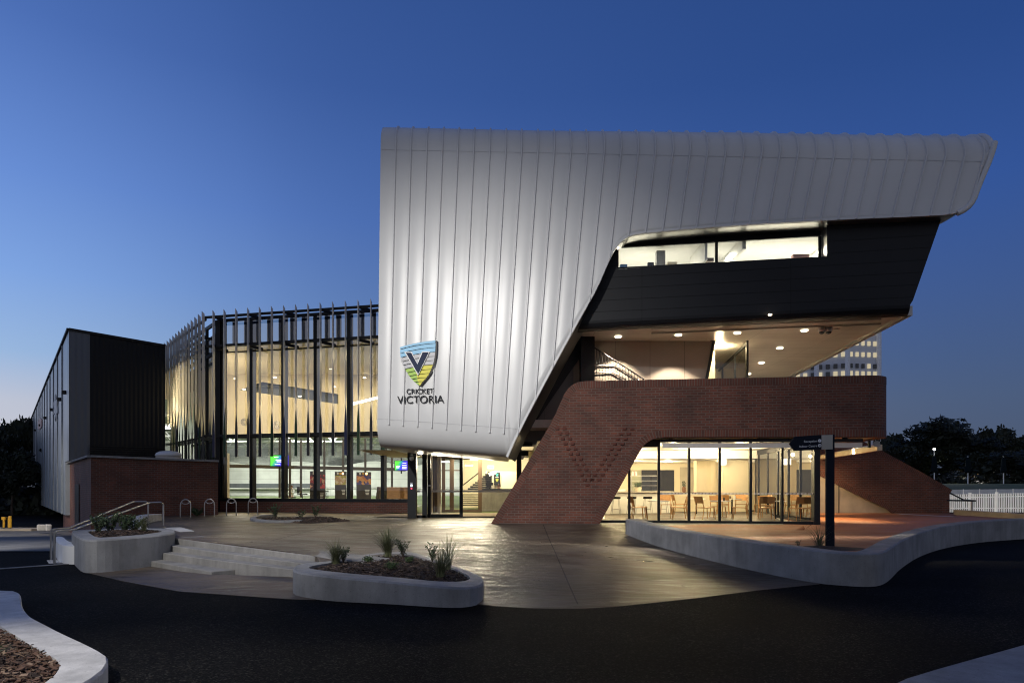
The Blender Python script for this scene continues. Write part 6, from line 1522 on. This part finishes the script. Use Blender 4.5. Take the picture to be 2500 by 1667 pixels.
def build_furniture():
    CH = [ # x, y, facing (degrees, 0 = away from the street), label
        (4.62, 25.25, -80, 'oak cafe chair left of the nearest left table, side on'), (6.02, 25.1, 85, 'oak chair right of the nearest left table, front one of a pair'), (6.2, 25.65, 78, 'oak chair right of the nearest left table, rear one of the pair'), (4.75, 25.8, -95, 'oak chair half hidden behind the left table chair'),
        (6.98, 25.0, -70, 'oak chair left of the middle table, back turned to the pier'), (8.22, 25.05, 78, 'oak chair on the right side of the middle table'), (7.75, 26.05, 178, 'oak chair behind the middle table, facing the street'),
        (9.02, 24.65, -12, 'oak chair with its back to the glass, left of the right-hand table stem'), (10.02, 24.3, 8, 'oak chair with its back to the glass, nearest the glass corner'), (9.55, 26.0, 175, 'oak chair behind the right-hand table facing the street'),
        (8.75, 28.3, -20, 'oak chair at the second-row table behind the middle'), (9.6, 28.6, 160, 'oak chair on the far side of the second-row table'), (6.35, 28.2, 175, 'oak chair standing before the white counter'), (7.1, 28.8, -90, 'oak chair by the column at the back'), (3.15, 26.3, -90, 'oak chair half hidden by the slanted brick pier'), (10.1, 27.6, 90, 'oak chair beside the folding glass doors')]
    CH = [(x, y-.4 if y < 26.6 else y, a, l) for x, y, a, l in CH]
    c0 = make_chair(CH[0][3]); c0.scale = (1.1, 1.1, 1.1)
    for i, (x, y, a, lab) in enumerate(CH):
        if i == 0: c0.location = (x, y, 0); c0.rotation_euler.z = R(a)
        else: dup(c0, (x, y, 0), R(a), lab)
    TB = [(5.35, 25.35, 'round white cafe table nearest the brick pier'), (7.6, 25.3, 'round cafe table in the middle behind the glass'), (9.55, 25.15, 'round white cafe table by the glass corner'), (9.15, 28.4, 'cafe table in the second row near the folding doors'), (7.75, 28.7, 'cafe table in the second row near the column')]
    TB = [(x, y-.4 if y < 26.6 else y, l) for x, y, l in TB]
    t0 = make_table(TB[0][2])
    for i, (x, y, lab) in enumerate(TB):
        if i == 0: t0.location = (x, y, 0)
        else: dup(t0, (x, y, 0), .2*i, lab)
    for i, (x, y, lab) in enumerate([(7.7, 24.8, 'small dark cup on the middle cafe table'), (9.05, 28.3, 'dark tumbler on the second-row table by the folding doors'), (9.55, 24.8, 'dark cup on the corner cafe table'), (9.3, 28.5, 'white topped jar on the second-row table')]):
        b = MB(); b.lathe((x, y, .746), [(.035, 0), (.042, .10), (.04, .11)], 12); tag(b.build('cup', MT['darkwood'] if i < 3 else MT['white']), lab, 'cup', 'cups on the cafe tables')
    # stools
    SL = [(4.55, 29.9, 'black bar stool standing free at the left of the counter'), (5.3, 30.2, 'second bar stool from the left at the counter'), (6.0, 30.2, 'third bar stool from the left at the counter'), (6.7, 30.2, 'right-hand bar stool at the counter')]
    s0 = None
    for x, y, lab in SL:
        if s0 is None:
            s0 = thing('bar_stool', lab, 'stool', (x, y, 0), 0, 'bar stools at the counter'); b = MB()
            b.grid([[(.21*math.cos(a)*k, .19*math.sin(a)*k, .70+(.0 if k < .9 else .10 if math.sin(a) < -.1 else .03)) for a in [2*math.pi*j/16 for j in range(16)]] for k in (.05, .5, .85, 1.0)], closed=True); b.build('seat', MT['black_soft'], s0, local=True)
            for sx in (-1, 1):
                for sy in (-1, 1): b = MB(); b.tube([(sx*.12, sy*.12, .70), (sx*.2, sy*.2, 0)], .011, 6); b.build('leg', MT['steel'], s0, local=True)
            b = MB(); b.tube([(.17*math.cos(R(45+90*k)), .17*math.sin(R(45+90*k)), .25) for k in (0, 1, 2, 3, 4)], .009, 6); b.build('footrest', MT['steel'], s0, local=True)
        else: dup(s0, (x, y, 0), 0, lab)
    # counter with things on it
    r = thing('serving_counter', 'long white serving counter at the back of the cafe', 'counter', (5.2, 31, 0)); b = MB(); b.box((4.6, 31.3, .49), (5.2, .8, .98)); b.build('counter_front', MT['white'], r)
    b = MB(); b.box((4.6, 31.25, 1.0), (5.4, 1.0, .05)); b.build('counter_top', M('stone_top', (.5, .46, .38), .4), r)
    r = thing('back_counter', 'pale rear counter with a wooden top by the column', 'counter', (8.7, 33, 0)); b = MB(); b.box((8.6, 32.8, .45), (2.2, .6, .9)); b.build('counter_front', MT['cream'], r); b = MB(); b.box((8.6, 32.8, .93), (2.3, .7, .05)); b.build('counter_top', MT['darkwood'], r)
    r = thing('display_cabinet', 'glass food display cabinet with shelves on the serving counter', 'cabinet', (6.15, 31.4, 1.03)); z = 1.025
    b = MB()
    for x in (5.45, 6.75):
        for y in (31.2, 31.6): b.box((x, y, z+.36), (.03, .03, .72))
    b.build('frame', MT['steel'], r)
    for h in (.02, .26, .48, .71): b = MB(); b.box((6.1, 31.4, z+h), (1.33, .42, .022)); b.build('shelf', MT['white'], r)
    b = MB(); b.poly([(5.45, 31.19, z), (6.75, 31.19, z), (6.75, 31.19, z+.7), (5.45, 31.19, z+.7)]); b.build('glass_front', MT['glass'], r)
    for i, x in enumerate((5.55, 5.62, 5.70)):
        b = MB(); b.lathe((x, 31.4, z+.722), [(.05, 0), (.05, .14), (.025, .17), (.025, .2)], 10); tag(b.build('canister', M('canister_pink', (.6, .35, .35), .5) if i == 1 else MT['white']), ['white canister at the left on the display cabinet', 'pink canister on the display cabinet', 'white canister right of the pink one on the cabinet'][i], 'canister', 'canisters on the cabinet')
    def leafy(p, h, w, n, name, label, potmat, potprof, cat='plant', seed=1, mat=None):
        rnd = random.Random(seed); r = thing(name, label, cat, p); b = MB(); b.lathe(p, potprof, 14); b.build('pot', potmat, r)
        top = potprof[-1][1]; f = MB()
        for _ in range(n):
            a = rnd.uniform(0, 6.28); q = Vector(p)+Vector((math.cos(a)*w*rnd.random()**.6, math.sin(a)*w*.6*rnd.random(), top+h*rnd.random())); d = Vector((rnd.gauss(0, 1), rnd.gauss(0, 1), rnd.gauss(.4, 1))).normalized(); e = d.orthogonal().normalized(); L = .05*rnd.uniform(.6, 1.3)
            f.poly([q-d*L, q+e*L*.4, q+d*L, q-e*L*.4])
        f.build('leaves', mat or MT['leaf'], r); return r
    leafy((5.72, 30.95, 1.025), .2, .17, 160, 'potted_herb', 'bushy green herb in a pale pot on the serving counter', MT['cream'], [(.13, 0), (.17, .18), (.15, .19)])
    leafy((8.25, 32.75, .955), .26, .08, 60, 'pineapple', 'pineapple with a leafy top standing on the rear counter', M('pineapple_skin', (.25, .12, .05), .7), [(.06, 0), (.10, .08), (.10, .2), (.07, .28)], 'fruit', 2)
    b = MB(); b.box((4.2, 31.3, 1.14), (.4, .35, .23)); tag(b.build('coffee_machine', MT['steel'], bevel=.02), 'steel coffee machine at the left end of the counter', 'machine')
    b = MB(); b.box((4.95, 31.15, 1.07), (.4, .3, .09)); tag(b.build('white_tray', MT['white'], bevel=.01), 'white tray on the counter left of the herb pot', 'tray')
    # pendant drum lamp in the room
    p = U(1764, 1124, 31.4); r = thing('drum_lamp', 'glowing white drum pendant lamp in the cafe', 'lamp', p); b = MB(); b.lathe(p, [(.17, -.2), (.17, .2)], 18); b.build('lamp_shade', E('drum_glow', (1, .93, .75), 2.6), r); b = MB(); b.tube([p+Vector((0, 0, .2)), (p.x, p.y, 2.86)], .01, 5); b.build('cord', MT['black'], r)
    # things on the office window sill
    for (u, v, y0, d, m, nm, lab) in [(1522, 652, .95, (.24, .2, .14), M('box_blue', (.05, .15, .35), .6), 'storage_box', 'blue box at the left end of the upper window'), (1588, 646, 1.3, (.22, .15, .12), MT['navy'], 'storage_box', 'dark box beside the white tower of files'), (1612, 634, 1.2, (.3, .25, .55), MT['concrete'], 'computer_monitor', 'grey monitor seen from behind in the upper window'), (1640, 645, 1.1, (.32, .2, .10), MT['cream'], 'paper_tray', 'paper tray right of the upper monitor'), (1730, 636, 1.1, (.3, .2, .12), MT['darkwood'], 'shoe_pile', 'brown heap beside the upper window mullion'), (1953, 628, .9, (.52, .2, .14), M('stack_reddish', (.35, .18, .15), .7), 'paper_stack', 'reddish stack at the right end of the upper window')]:
        p = PL(u, v, DB, y0); b = MB(); b.box(p, d); tag(b.build(nm, m, bevel=.015), lab, nm.split('_')[-1])
build_furniture()

# ================================================================== LOBBY OBJECTS
def screen_mat():
    m = bpy.data.materials.new('screen_picture'); m.use_nodes = True; nt = m.node_tree; nt.nodes.clear(); n = nt.nodes; o = n.new('ShaderNodeOutputMaterial'); e = n.new('ShaderNodeEmission'); uv = n.new('ShaderNodeTexCoord'); mp = n.new('ShaderNodeMapping'); mp.inputs['Rotation'].default_value = (0, R(-20), 0); cr = n.new('ShaderNodeValToRGB'); sp = n.new('ShaderNodeSeparateXYZ')
    nt.links.new(uv.outputs['Generated'], mp.inputs[0]); nt.links.new(mp.outputs[0], sp.inputs[0]); nt.links.new(sp.outputs[0], cr.inputs[0]); nt.links.new(cr.outputs[0], e.inputs[0]); nt.links.new(e.outputs[0], o.inputs[0])
    el = cr.color_ramp.elements; el[0].position = .0; el[0].color = (.12, .75, .06, 1); el[1].position = 1; el[1].color = (.10, .05, .75, 1); x = el.new(.2); x.color = (.02, .3, .4, 1); x = el.new(.36); x.color = (.06, .05, .75, 1); e.inputs[1].default_value = 1.5; return m
def poster_mat(name, cols, scale):
    m, nt, b = nt_new(name); n = nt.nodes; vo = n.new('ShaderNodeTexVoronoi'); vo.inputs['Scale'].default_value = scale; tc = n.new('ShaderNodeTexCoord'); nt.links.new(tc.outputs['Object'], vo.inputs['Vector']); sp = n.new('ShaderNodeSeparateColor'); nt.links.new(vo.outputs['Color'], sp.inputs[0]); cr = n.new('ShaderNodeValToRGB'); cr.color_ramp.interpolation = 'CONSTANT'; nt.links.new(sp.outputs[0], cr.inputs[0]); nt.links.new(cr.outputs[0], b.inputs['Base Color'])
    el = cr.color_ramp.elements; el[0].color = c4(cols[0]); el[1].color = c4(cols[1]); el[1].position = .3
    for i, c in enumerate(cols[2:]): x = el.new(.5+.2*i); x.color = c4(c)
    b.inputs['Roughness'].default_value = .5; return m
def build_lobby_things():
    sm = screen_mat()
    for i, (u0, u1, v0, v1, y, lab) in enumerate([(660, 704, 1111, 1137, 42, 'wall screen with a green to violet slide behind the second lobby bay'), (964, 995, 1125, 1147, 38.5, 'smaller wall screen with a list, beside the black entrance post')]):
        r = thing('wall_screen', lab, 'screen', U((u0+u1)/2, v1, y), 0, 'lobby screens'); b = MB(); a, c = U(u0, v1, y), U(u1, v0, y); b.box(((a.x+c.x)/2, y+.04, (a.z+c.z)/2), (c.x-a.x+.06, .06, c.z-a.z+.06)); b.build('casing', MT['black'], r)
        b = MB(); b.prism([(a.x, y, a.z), (c.x, y, a.z), (c.x, y, c.z), (a.x, y, c.z)], (0, .005, 0)); b.build('display', sm, r)
        b = MB(); w = c.x-a.x; h = c.z-a.z
        for (x, z, L, t) in ([(.30, .56, .45, .08), (.62, .56, .28, .08), (.35, .40, .3, .07), (.2, .82, .25, .05), (.25, .14, .3, .05), (.78, .12, .1, .05)] if i == 0 else [(.58, .52, .34, .07), (.58, .34, .34, .07), (.56, .17, .36, .07), (.6, .78, .3, .05), (.1, .42, .3, .1), (.1, .28, .25, .1)]): b.box((a.x+w*(x+L/2), y-.004, a.z+h*z), (w*L, .004, h*t))
        build_each(b, 'slide_text_line', E('screen_white', (1, 1, 1), 2.2), r)
        b = MB(); b.tube([((a.x+c.x)/2, y+.06, a.z-.2), ((a.x+c.x)/2, y+.06, 4.5)], .04, 6); b.build('mount', MT['black'], r)
    for (u0, u1, v0, vm, vmid, v1, cols, lab, y, tl) in [
        (757, 794, 1150, 1158, 1192, 1220, [(.35, .03, .03), (.5, .06, .05), (.5, .3, .2), (.08, .02, .02)], 'dark banner stand with a red team photo in the lobby', 43, 0),
        (818, 846, 1151, 1160, 1183, 1220, [(.6, .5, .36), (.7, .62, .48), (.5, .33, .2), (.45, .42, .1)], 'dark banner stand with a cream clad team photo in the lobby', 42.5, 1),
        (870.5, 906, 1152, 1160, 1183, 1220, [(.55, .2, .06), (.06, .05, .16), (.65, .35, .12), (.08, .06, .2)], 'dark banner stand with an orange and navy team photo in the lobby', 42, 2)]:
        r = thing('banner_stand', lab, 'banner', U((u0+u1)/2, 1222, y), 0, 'team photo banners'); b = MB(); a, c = U(u0, 1238, y), U(u1, v0, y); b.box(((a.x+c.x)/2, y, (a.z+c.z)/2), (c.x-a.x, .06, c.z-a.z)); b.build('panel', M('banner_charcoal', (.05, .045, .045), .6), r)
        b = MB(); p, q2 = U(u0, vmid, y), U(u1, vm, y); b.prism([(p.x+.01, y-.035, p.z), (q2.x-.01, y-.035, p.z), (q2.x-.01, y-.035, q2.z), (p.x+.01, y-.035, q2.z)], (0, .004, 0)); b.build('photo', poster_mat('team_photo', cols, 7), r)
        b = MB(); w = c.x-a.x
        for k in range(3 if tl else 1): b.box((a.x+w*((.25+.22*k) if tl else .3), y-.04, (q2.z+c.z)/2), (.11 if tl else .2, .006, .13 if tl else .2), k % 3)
        build_each(b, 'crest', [MT['white'], MT['yellow'], MT['crest_glow']], r)  # the third crest glows by its own emission, no lamp there
        b = MB()
        for k in range(4): b.box((a.x+w*.74, y-.036, p.z-.32-.09*k), (w*.32*(1-.12*k), .004, .035))
        build_each(b, 'caption', MT['text_white'], r)
    # wooden bench, side table, reception desk
    b = MB(); b.box(U(966, 1211, 37.5), (1.45, .5, 1.0)); tag(b.build('oak_counter', MT['wood'], bevel=.01), 'plain oak counter behind the last lobby bay', 'counter')
    b = MB(); b.box(U(924, 1210, 38), (.16, .5, 1.0), rot=Matrix.Rotation(R(6), 3, 'Y')); tag(b.build('leaning_board', MT['darkwood']), 'dark board leaning beside the oak counter', 'board')
    r = thing('side_table', 'slim black side table in front of the red banner', 'table', U(780, 1222, 41.5)); p = U(780, 1198, 41.5); b = MB(); b.box(p, (1.0, .5, .04)); b.build('tabletop', MT['black'], r)
    for sx in (-1, 1):
        for sy in (-1, 1): b = MB(); b.tube([p+Vector((sx*.46, sy*.2, 0)), Vector((p.x+sx*.46, p.y+sy*.2, -.05))], .02, 6); b.build('leg', MT['black'], r)
    r = thing('desk_chair', 'dark lobby chair by the bronze column', 'chair', U(735, 1222, 41.6)); p = U(738, 1206, 41.6); b = MB(); b.box(p, (.5, .45, .05)); b.build('seat', MT['black'], r); b = MB(); b.box(p+Vector((-.24, .0, .25)), (.04, .4, .4)); b.build('backrest', MT['black'], r); b = MB(); b.tube([p, Vector((p.x, p.y, -.05))], .03, 6); b.lathe((p.x, p.y, -.055), [(.25, 0), (.2, .04)], 10); b.build('base', MT['black'], r)
    r = thing('reception_desk', 'grey concrete reception desk behind the entrance doors', 'desk', U(1225, 1245, 35.5)); a, c = U(1176, 1247, 35.5), U(1290, 1195, 35.5); b = MB(); b.box(((a.x+c.x)/2, 35.8, (a.z+c.z)/2), (c.x-a.x, .6, c.z-a.z)); b.build('desk_front', MT['concrete'], r); b = MB(); b.box(((a.x+c.x)/2, 35.8, c.z+.02), (c.x-a.x+.1, .75, .05)); b.build('desk_top', MT['black_soft'], r)
    zt = c.z+.045
    r = thing('computer_monitor', 'black monitor seen from behind on the reception desk', 'monitor', U(1195, 1194, 35.9)); p = U(1195, 1187, 35.9); b = MB(); b.box((p.x, p.y, zt+.24), (.36, .05, .26), rot=Matrix.Rotation(R(18), 3, 'Y')); b.build('casing', MT['black'], r); b = MB(); b.box((p.x, p.y+.05, zt+.06), (.06, .06, .14)); b.build('stand', MT['black'], r)
    p = U(1203, 1188, 35.8); b = MB(); b.box((p.x, p.y, zt+.09), (.14, .04, .18)); tag(b.build('desk_notice', MT['white']), 'small white notice standing beside the reception monitor', 'notice')
    r = thing('hanging_banner', 'narrow black banner with small emblems behind the receptionist', 'banner', U(1214, 1184, 38.2)); b = MB(); a, c = U(1206, 1184, 38.2), U(1221, 1153, 38.2); b.box(((a.x+c.x)/2, 38.2, (a.z+c.z)/2), (c.x-a.x, .03, c.z-a.z)); b.build('cloth', MT['black_soft'], r)
    b = MB(); 
    for v, m in ((1159, 0), (1172, 1)):
        p = U(1213.5, v, 38.17); s = .085; b.poly([p+Vector((-s, 0, s)), p+Vector((s, 0, s)), p+Vector((s*.8, 0, -.02)), p+Vector((0, 0, -s*1.2)), p+Vector((-s*.8, 0, -.02))], m)
    b.box(U(1213.5, 1165, 38.17), (.18, .005, .03), 2); b.build('emblem', [M('emblem_teal', (.05, .3, .3), .5), M('emblem_olive', (.3, .33, .05), .5), MT['white']], r)
build_lobby_things()

# ================================================================== PEOPLE
def person(loc, rz, label, shirt, scale=1.0, seated=True):
    r = thing('person', label, 'person', loc, rz)
    J = {'pel': (0, 0, .50), 'sp': (0, .01, .72), 'ch': (0, .02, .92), 'nk': (0, .03, 1.05), 'hd0': (0, .06, 1.13), 'hd1': (0, .08, 1.24), 'lh': (-.1, .04, .48), 'rh': (.1, .04, .48), 'lk': (-.12, .45, .50), 'rk': (.12, .45, .50), 'la': (-.12, .47, .08), 'ra': (.12, .47, .08), 'lt': (-.12, .62, .04), 'rt': (.12, .62, .04),
         'ls': (-.18, .02, .98), 'rs': (.18, .02, .98), 'le': (-.24, .16, .78), 're': (.24, .16, .78), 'lw': (-.16, .38, .76), 'rw': (.16, .38, .76), 'lp': (-.14, .45, .76), 'rp': (.14, .45, .76)}
    Rd = dict(pel=.15, sp=.13, ch=.14, nk=.05, hd0=.075, hd1=.088, lh=.09, rh=.09, lk=.06, rk=.06, la=.042, ra=.042, lt=.035, rt=.035, ls=.065, rs=.065, le=.042, re=.042, lw=.03, rw=.03, lp=.035, rp=.035)
    E2 = [('pel', 'sp'), ('sp', 'ch'), ('ch', 'nk'), ('nk', 'hd0'), ('hd0', 'hd1'), ('pel', 'lh'), ('pel', 'rh'), ('lh', 'lk'), ('rh', 'rk'), ('lk', 'la'), ('rk', 'ra'), ('la', 'lt'), ('ra', 'rt'), ('ch', 'ls'), ('ch', 'rs'), ('ls', 'le'), ('rs', 're'), ('le', 'lw'), ('re', 'rw'), ('lw', 'lp'), ('rw', 'rp')]
    names = list(J); vs = [Vector(J[k]) for k in names]; es = [(names.index(a), names.index(b)) for a, b in E2]; rad = [Rd[k] for k in names]
    for sgn, w in ((-1, 'lp'), (1, 'rp')):
        for k in range(5):
            i0 = len(vs); dx = (-.028+.014*k) if k < 4 else -sgn*.045; ln = (.06, .075, .08, .07)[k] if k < 4 else .035; base = Vector(J[w])
            vs += [base+Vector((dx, .02+ln*.5, .004)), base+Vector((dx*1.1, .02+ln, -.02))]; rad += [.009, .008]; es += [(names.index(w), i0), (i0, i0+1)]
    me = bpy.data.meshes.new('body'); me.from_pydata(vs, es, []); o = bpy.data.objects.new('body', me); COL.objects.link(o); o.parent = r
    sk = o.modifiers.new('skin', 'SKIN'); ss = o.modifiers.new('subsurf', 'SUBSURF'); ss.levels = 1; ss.render_levels = 1
    lay = me.skin_vertices[0] if me.skin_vertices else None
    if lay is None: bpy.context.view_layer.update(); lay = me.skin_vertices[0] if me.skin_vertices else None
    if lay:
        for i, q in enumerate(rad): lay.data[i].radius = (q, q); lay.data[i].use_root = (i == 0)
    me.materials.append(MT['skin']); OFF[o.name] = Vector(loc)
    b = MB(); rows = []
    for z, rx, ry, yo in ((.46, .19, .15, .0), (.6, .175, .14, .005), (.75, .18, .14, .012), (.92, .205, .14, .02), (1.0, .17, .11, .025), (1.05, .075, .07, .03)): rows.append([(rx*math.cos(a), yo+ry*math.sin(a), z) for a in [2*math.pi*k/16 for k in range(16)]])
    b.grid(rows, closed=True)
    for s in (-1, 1): b.tube([(s*.17, .02, .985), (s*.235, .15, .785), (s*.2, .27, .77)], .075, 10, taper=.055)
    b.build('shirt', shirt, r, local=True, smooth=True)
    b = MB(); rows = []
    for k in range(7):
        t = R(-10+16*k); rows.append([(.105*math.cos(t)*math.cos(a), .065+.115*math.cos(t)*math.sin(a), 1.225+.125*math.sin(t)) for a in [R(150+240*j/14) for j in range(15)]])
    b.grid(rows); b.build('hair', MT['hair'], r, local=True, smooth=True)
    b = MB()
    for s in (-1, 1): b.lathe((s*.034, .155, 1.215), [(.0, -.008), (.011, 0), (0, .008)], 8)
    b.build('eye', MT['black'], r, local=True)
    b = MB(); b.lathe((0, .17, 1.175), [(.004, .02), (.016, -.005), (.006, -.014)], 8); b.build('nose', MT['skin'], r, local=True)
    b = MB(); b.box((0, .157, 1.142), (.045, .006, .008)); b.build('mouth', M('lip', (.4, .14, .12), .6), r, local=True)
    for s in (-1, 1): b = MB(); b.lathe((s*.09, .07, 1.19), [(.008, -.025), (.018, 0), (.008, .025)], 8); b.build('ear', MT['skin'], r, local=True)
    return r
pp = U(1220, 1200, 36.8); person((pp.x, 36.9, .03), R(95), 'receptionist in a dark navy top seated behind the reception desk', MT['shirt'])
def stool_for(p, lab):
    r = thing('office_chair', lab, 'chair', p); b = MB(); b.box(Vector(p)+Vector((0, 0, .40)), (.45, .45, .08)); b.build('seat', MT['black_soft'], r); b = MB(); b.tube([Vector(p)+Vector((0, 0, .02)), Vector(p)+Vector((0, 0, .38))], .03, 8); b.lathe(p, [(.26, 0), (.2, .04)], 10); b.build('base', MT['black'], r)
stool_for((pp.x, 36.9, -.05), 'office chair under the seated receptionist')
pq = U(713, 1200, 52); person((pq.x, 52, -.06), R(160), 'person with dark hair sitting low in the hall behind the netting', MT['white'])
stool_for((pq.x, 52, -.05), 'low chair under the person in the hall')

# ================================================================== PLANTS OUTSIDE
def tuft(loc, h, w, n, label, seed, mat=None):
    rnd = random.Random(seed); b = MB()
    for _ in range(int(n*1.8)):
        a = rnd.uniform(0, 6.28); s = rnd.random()**.7; L = 1.22*h*rnd.uniform(.55, 1.1); bx = Vector((math.cos(a), math.sin(a), 0)); base = Vector((rnd.gauss(0, .03), rnd.gauss(0, .03), -.03)); side = Vector((-bx.y, bx.x, 0))*.005; pts = []
        for k in range(6):
            t = k/5; pts.append(base+bx*(2.3*w*s*t*t)+Vector((0, 0, L*(t-.25*s*t*t))))
        b.grid([[p-side*(1-k/5.2), p+side*(1-k/5.2)] for k, p in enumerate(pts)])
    o = tag(b.build('grass_tuft', mat or MT['leaf_dry']), label, 'plant', 'grass tufts in the planters'); o.location = loc; return o
def bush(loc, h, w, stems, leaves, label, seed, name='small_shrub', leaf=.022, mat=None, group='small shrubs in the planters'):
    rnd = random.Random(seed); r = thing(name, label, 'plant', loc, 0, group); s = MB(); f = MB()
    for _ in range(int(stems*1.6)):
        a = rnd.uniform(0, 6.28); e = Vector((math.cos(a)*w*rnd.uniform(.3, 1), math.sin(a)*w*rnd.uniform(.3, 1), h*rnd.uniform(.55, 1.05))); m = e*.5+Vector((0, 0, .1*h)); s.tube([(0, 0, -.04), m, e], .005, 5, taper=.002)
        for k in range(leaves):
            t = rnd.uniform(.2, 1); q = Vector((0, 0, 0)).lerp(m, t*2) if t < .5 else m.lerp(e, t*2-1); q = q+Vector((rnd.gauss(0, 1), rnd.gauss(0, 1), rnd.gauss(0, 1)))*.018; d = Vector((rnd.gauss(0, 1), rnd.gauss(0, 1), rnd.gauss(.3, 1))).normalized(); o = d.orthogonal().normalized(); L = leaf*rnd.uniform(.7, 1.3)
            f.poly([q-d*L, q+o*L*.5, q+d*L, q-o*L*.5])
    s.build('stems', MT['bark'], r, local=True); f.build('leaves', mat or MT['leaf'], r, local=True); return r
def build_plants():
    M8 = lambda x, y, z: G(*P8(x, y), z)
    zs = -.20
    tuft(M8(740, 750, zs), .46, .26, 170, 'spiky grass tuft at the left end of the middle planter', 1)
    tuft(M8(1165, 690, zs), .62, .36, 210, 'tallest spiky grass tuft at the back of the middle planter', 2)
    tuft(M8(1600, 850, zs-.03), .50, .30, 120, 'wispy grass tuft at the right side of the middle planter', 3)
    tuft(M8(1660, 790, zs-.03), .62, .30, 40, 'thin wispy grass stalks at the right rim of the middle planter', 31)
    bush(M8(800, 740, zs), .3, .16, 9, 14, 'twiggy shrub right of the left grass tuft in the middle planter', 4)
    bush(M8(1290, 690, zs), .34, .24, 10, 14, 'leafy twiggy shrub behind the tallest tuft in the middle planter', 5)
    bush(M8(1530, 730, zs), .34, .18, 9, 14, 'leafy shrub before the wispy tuft in the middle planter', 6)
    gr = M('fresh_leaf', (.06, .10, .025), .6, var=.3)
    bush(M8(1010, 745, zs), .10, .11, 16, 16, 'low bright green cushion at the left in the middle planter', 7, 'ground_plant', .016, gr)
    bush(M8(1200, 800, zs), .12, .14, 16, 16, 'low green cushion in the centre front of the middle planter', 8, 'ground_plant', .016, gr)
    bush(M8(1340, 745, zs), .10, .12, 16, 16, 'low green cushion near the back of the middle planter', 9, 'ground_plant', .016, gr)
    L = lambda x, y: G(120+x/5.88, 1200+y/5.88, .12-.02)
    for i, (x, y, h, w, lab) in enumerate([(700, 600, .5, .3, 'dark bushy shrub at the left end of the tall dark planter'), (880, 590, .55, .34, 'tallest dark shrub in the tall dark planter'), (1080, 585, .45, .3, 'dark shrub in the middle of the tall dark planter'), (1220, 580, .4, .28, 'small dark shrub beside the arching grass in the tall planter')]): bush(L(x, y), h, w, 16, 24, lab, 20+i, leaf=.026)
    tuft(L(1360, 585), .48, .26, 90, 'arching grass tuft at the right of the tall dark planter', 27)
    Fz = lambda x, y: (lambda p: Vector((p.x, p.y, pz(p.x, p.y)+.03)))(G(*P8(x, y), -.05))
    bush(Fz(245, 392), .62, .36, 9, 16, 'twiggy shrub at the left of the flush mulch bed', 41, leaf=.035)
    bush(Fz(450, 385), .35, .25, 7, 12, 'sparse low shrub in the middle of the flush mulch bed', 42, leaf=.03)
    bush(Fz(570, 380), .55, .26, 9, 14, 'twiggy shrub at the right of the flush mulch bed', 43, leaf=.035)
    tuft(Vector((6.62, 14.7, -.05)), .55, .3, 60, 'sparse grass tuft left of the direction sign', 44)
    bush(Vector((6.25, 14.9, -.05)), .2, .08, 3, 8, 'tiny sprig further left of the direction sign', 45)
    tuft(Vector((-5.25, 6.75, -.42)), .17, .14, 60, 'small fresh green weed in the nearest mulch bed', 46, gr)
    bush(U(426, 1258, 30.5)+Vector((0, 0, 0)), .42, .3, 14, 26, 'round dark shrub at the annex wall between two bike hoops', 47, leaf=.05) if False else None
    p = U(481, 1254, 31.2); p.z = pz(p.x, p.y); bush(p, .35, .3, 16, 40, 'round dark shrub at the annex wall between two bike hoops', 47, leaf=.045)
build_plants()
bpy.context.view_layer.update()
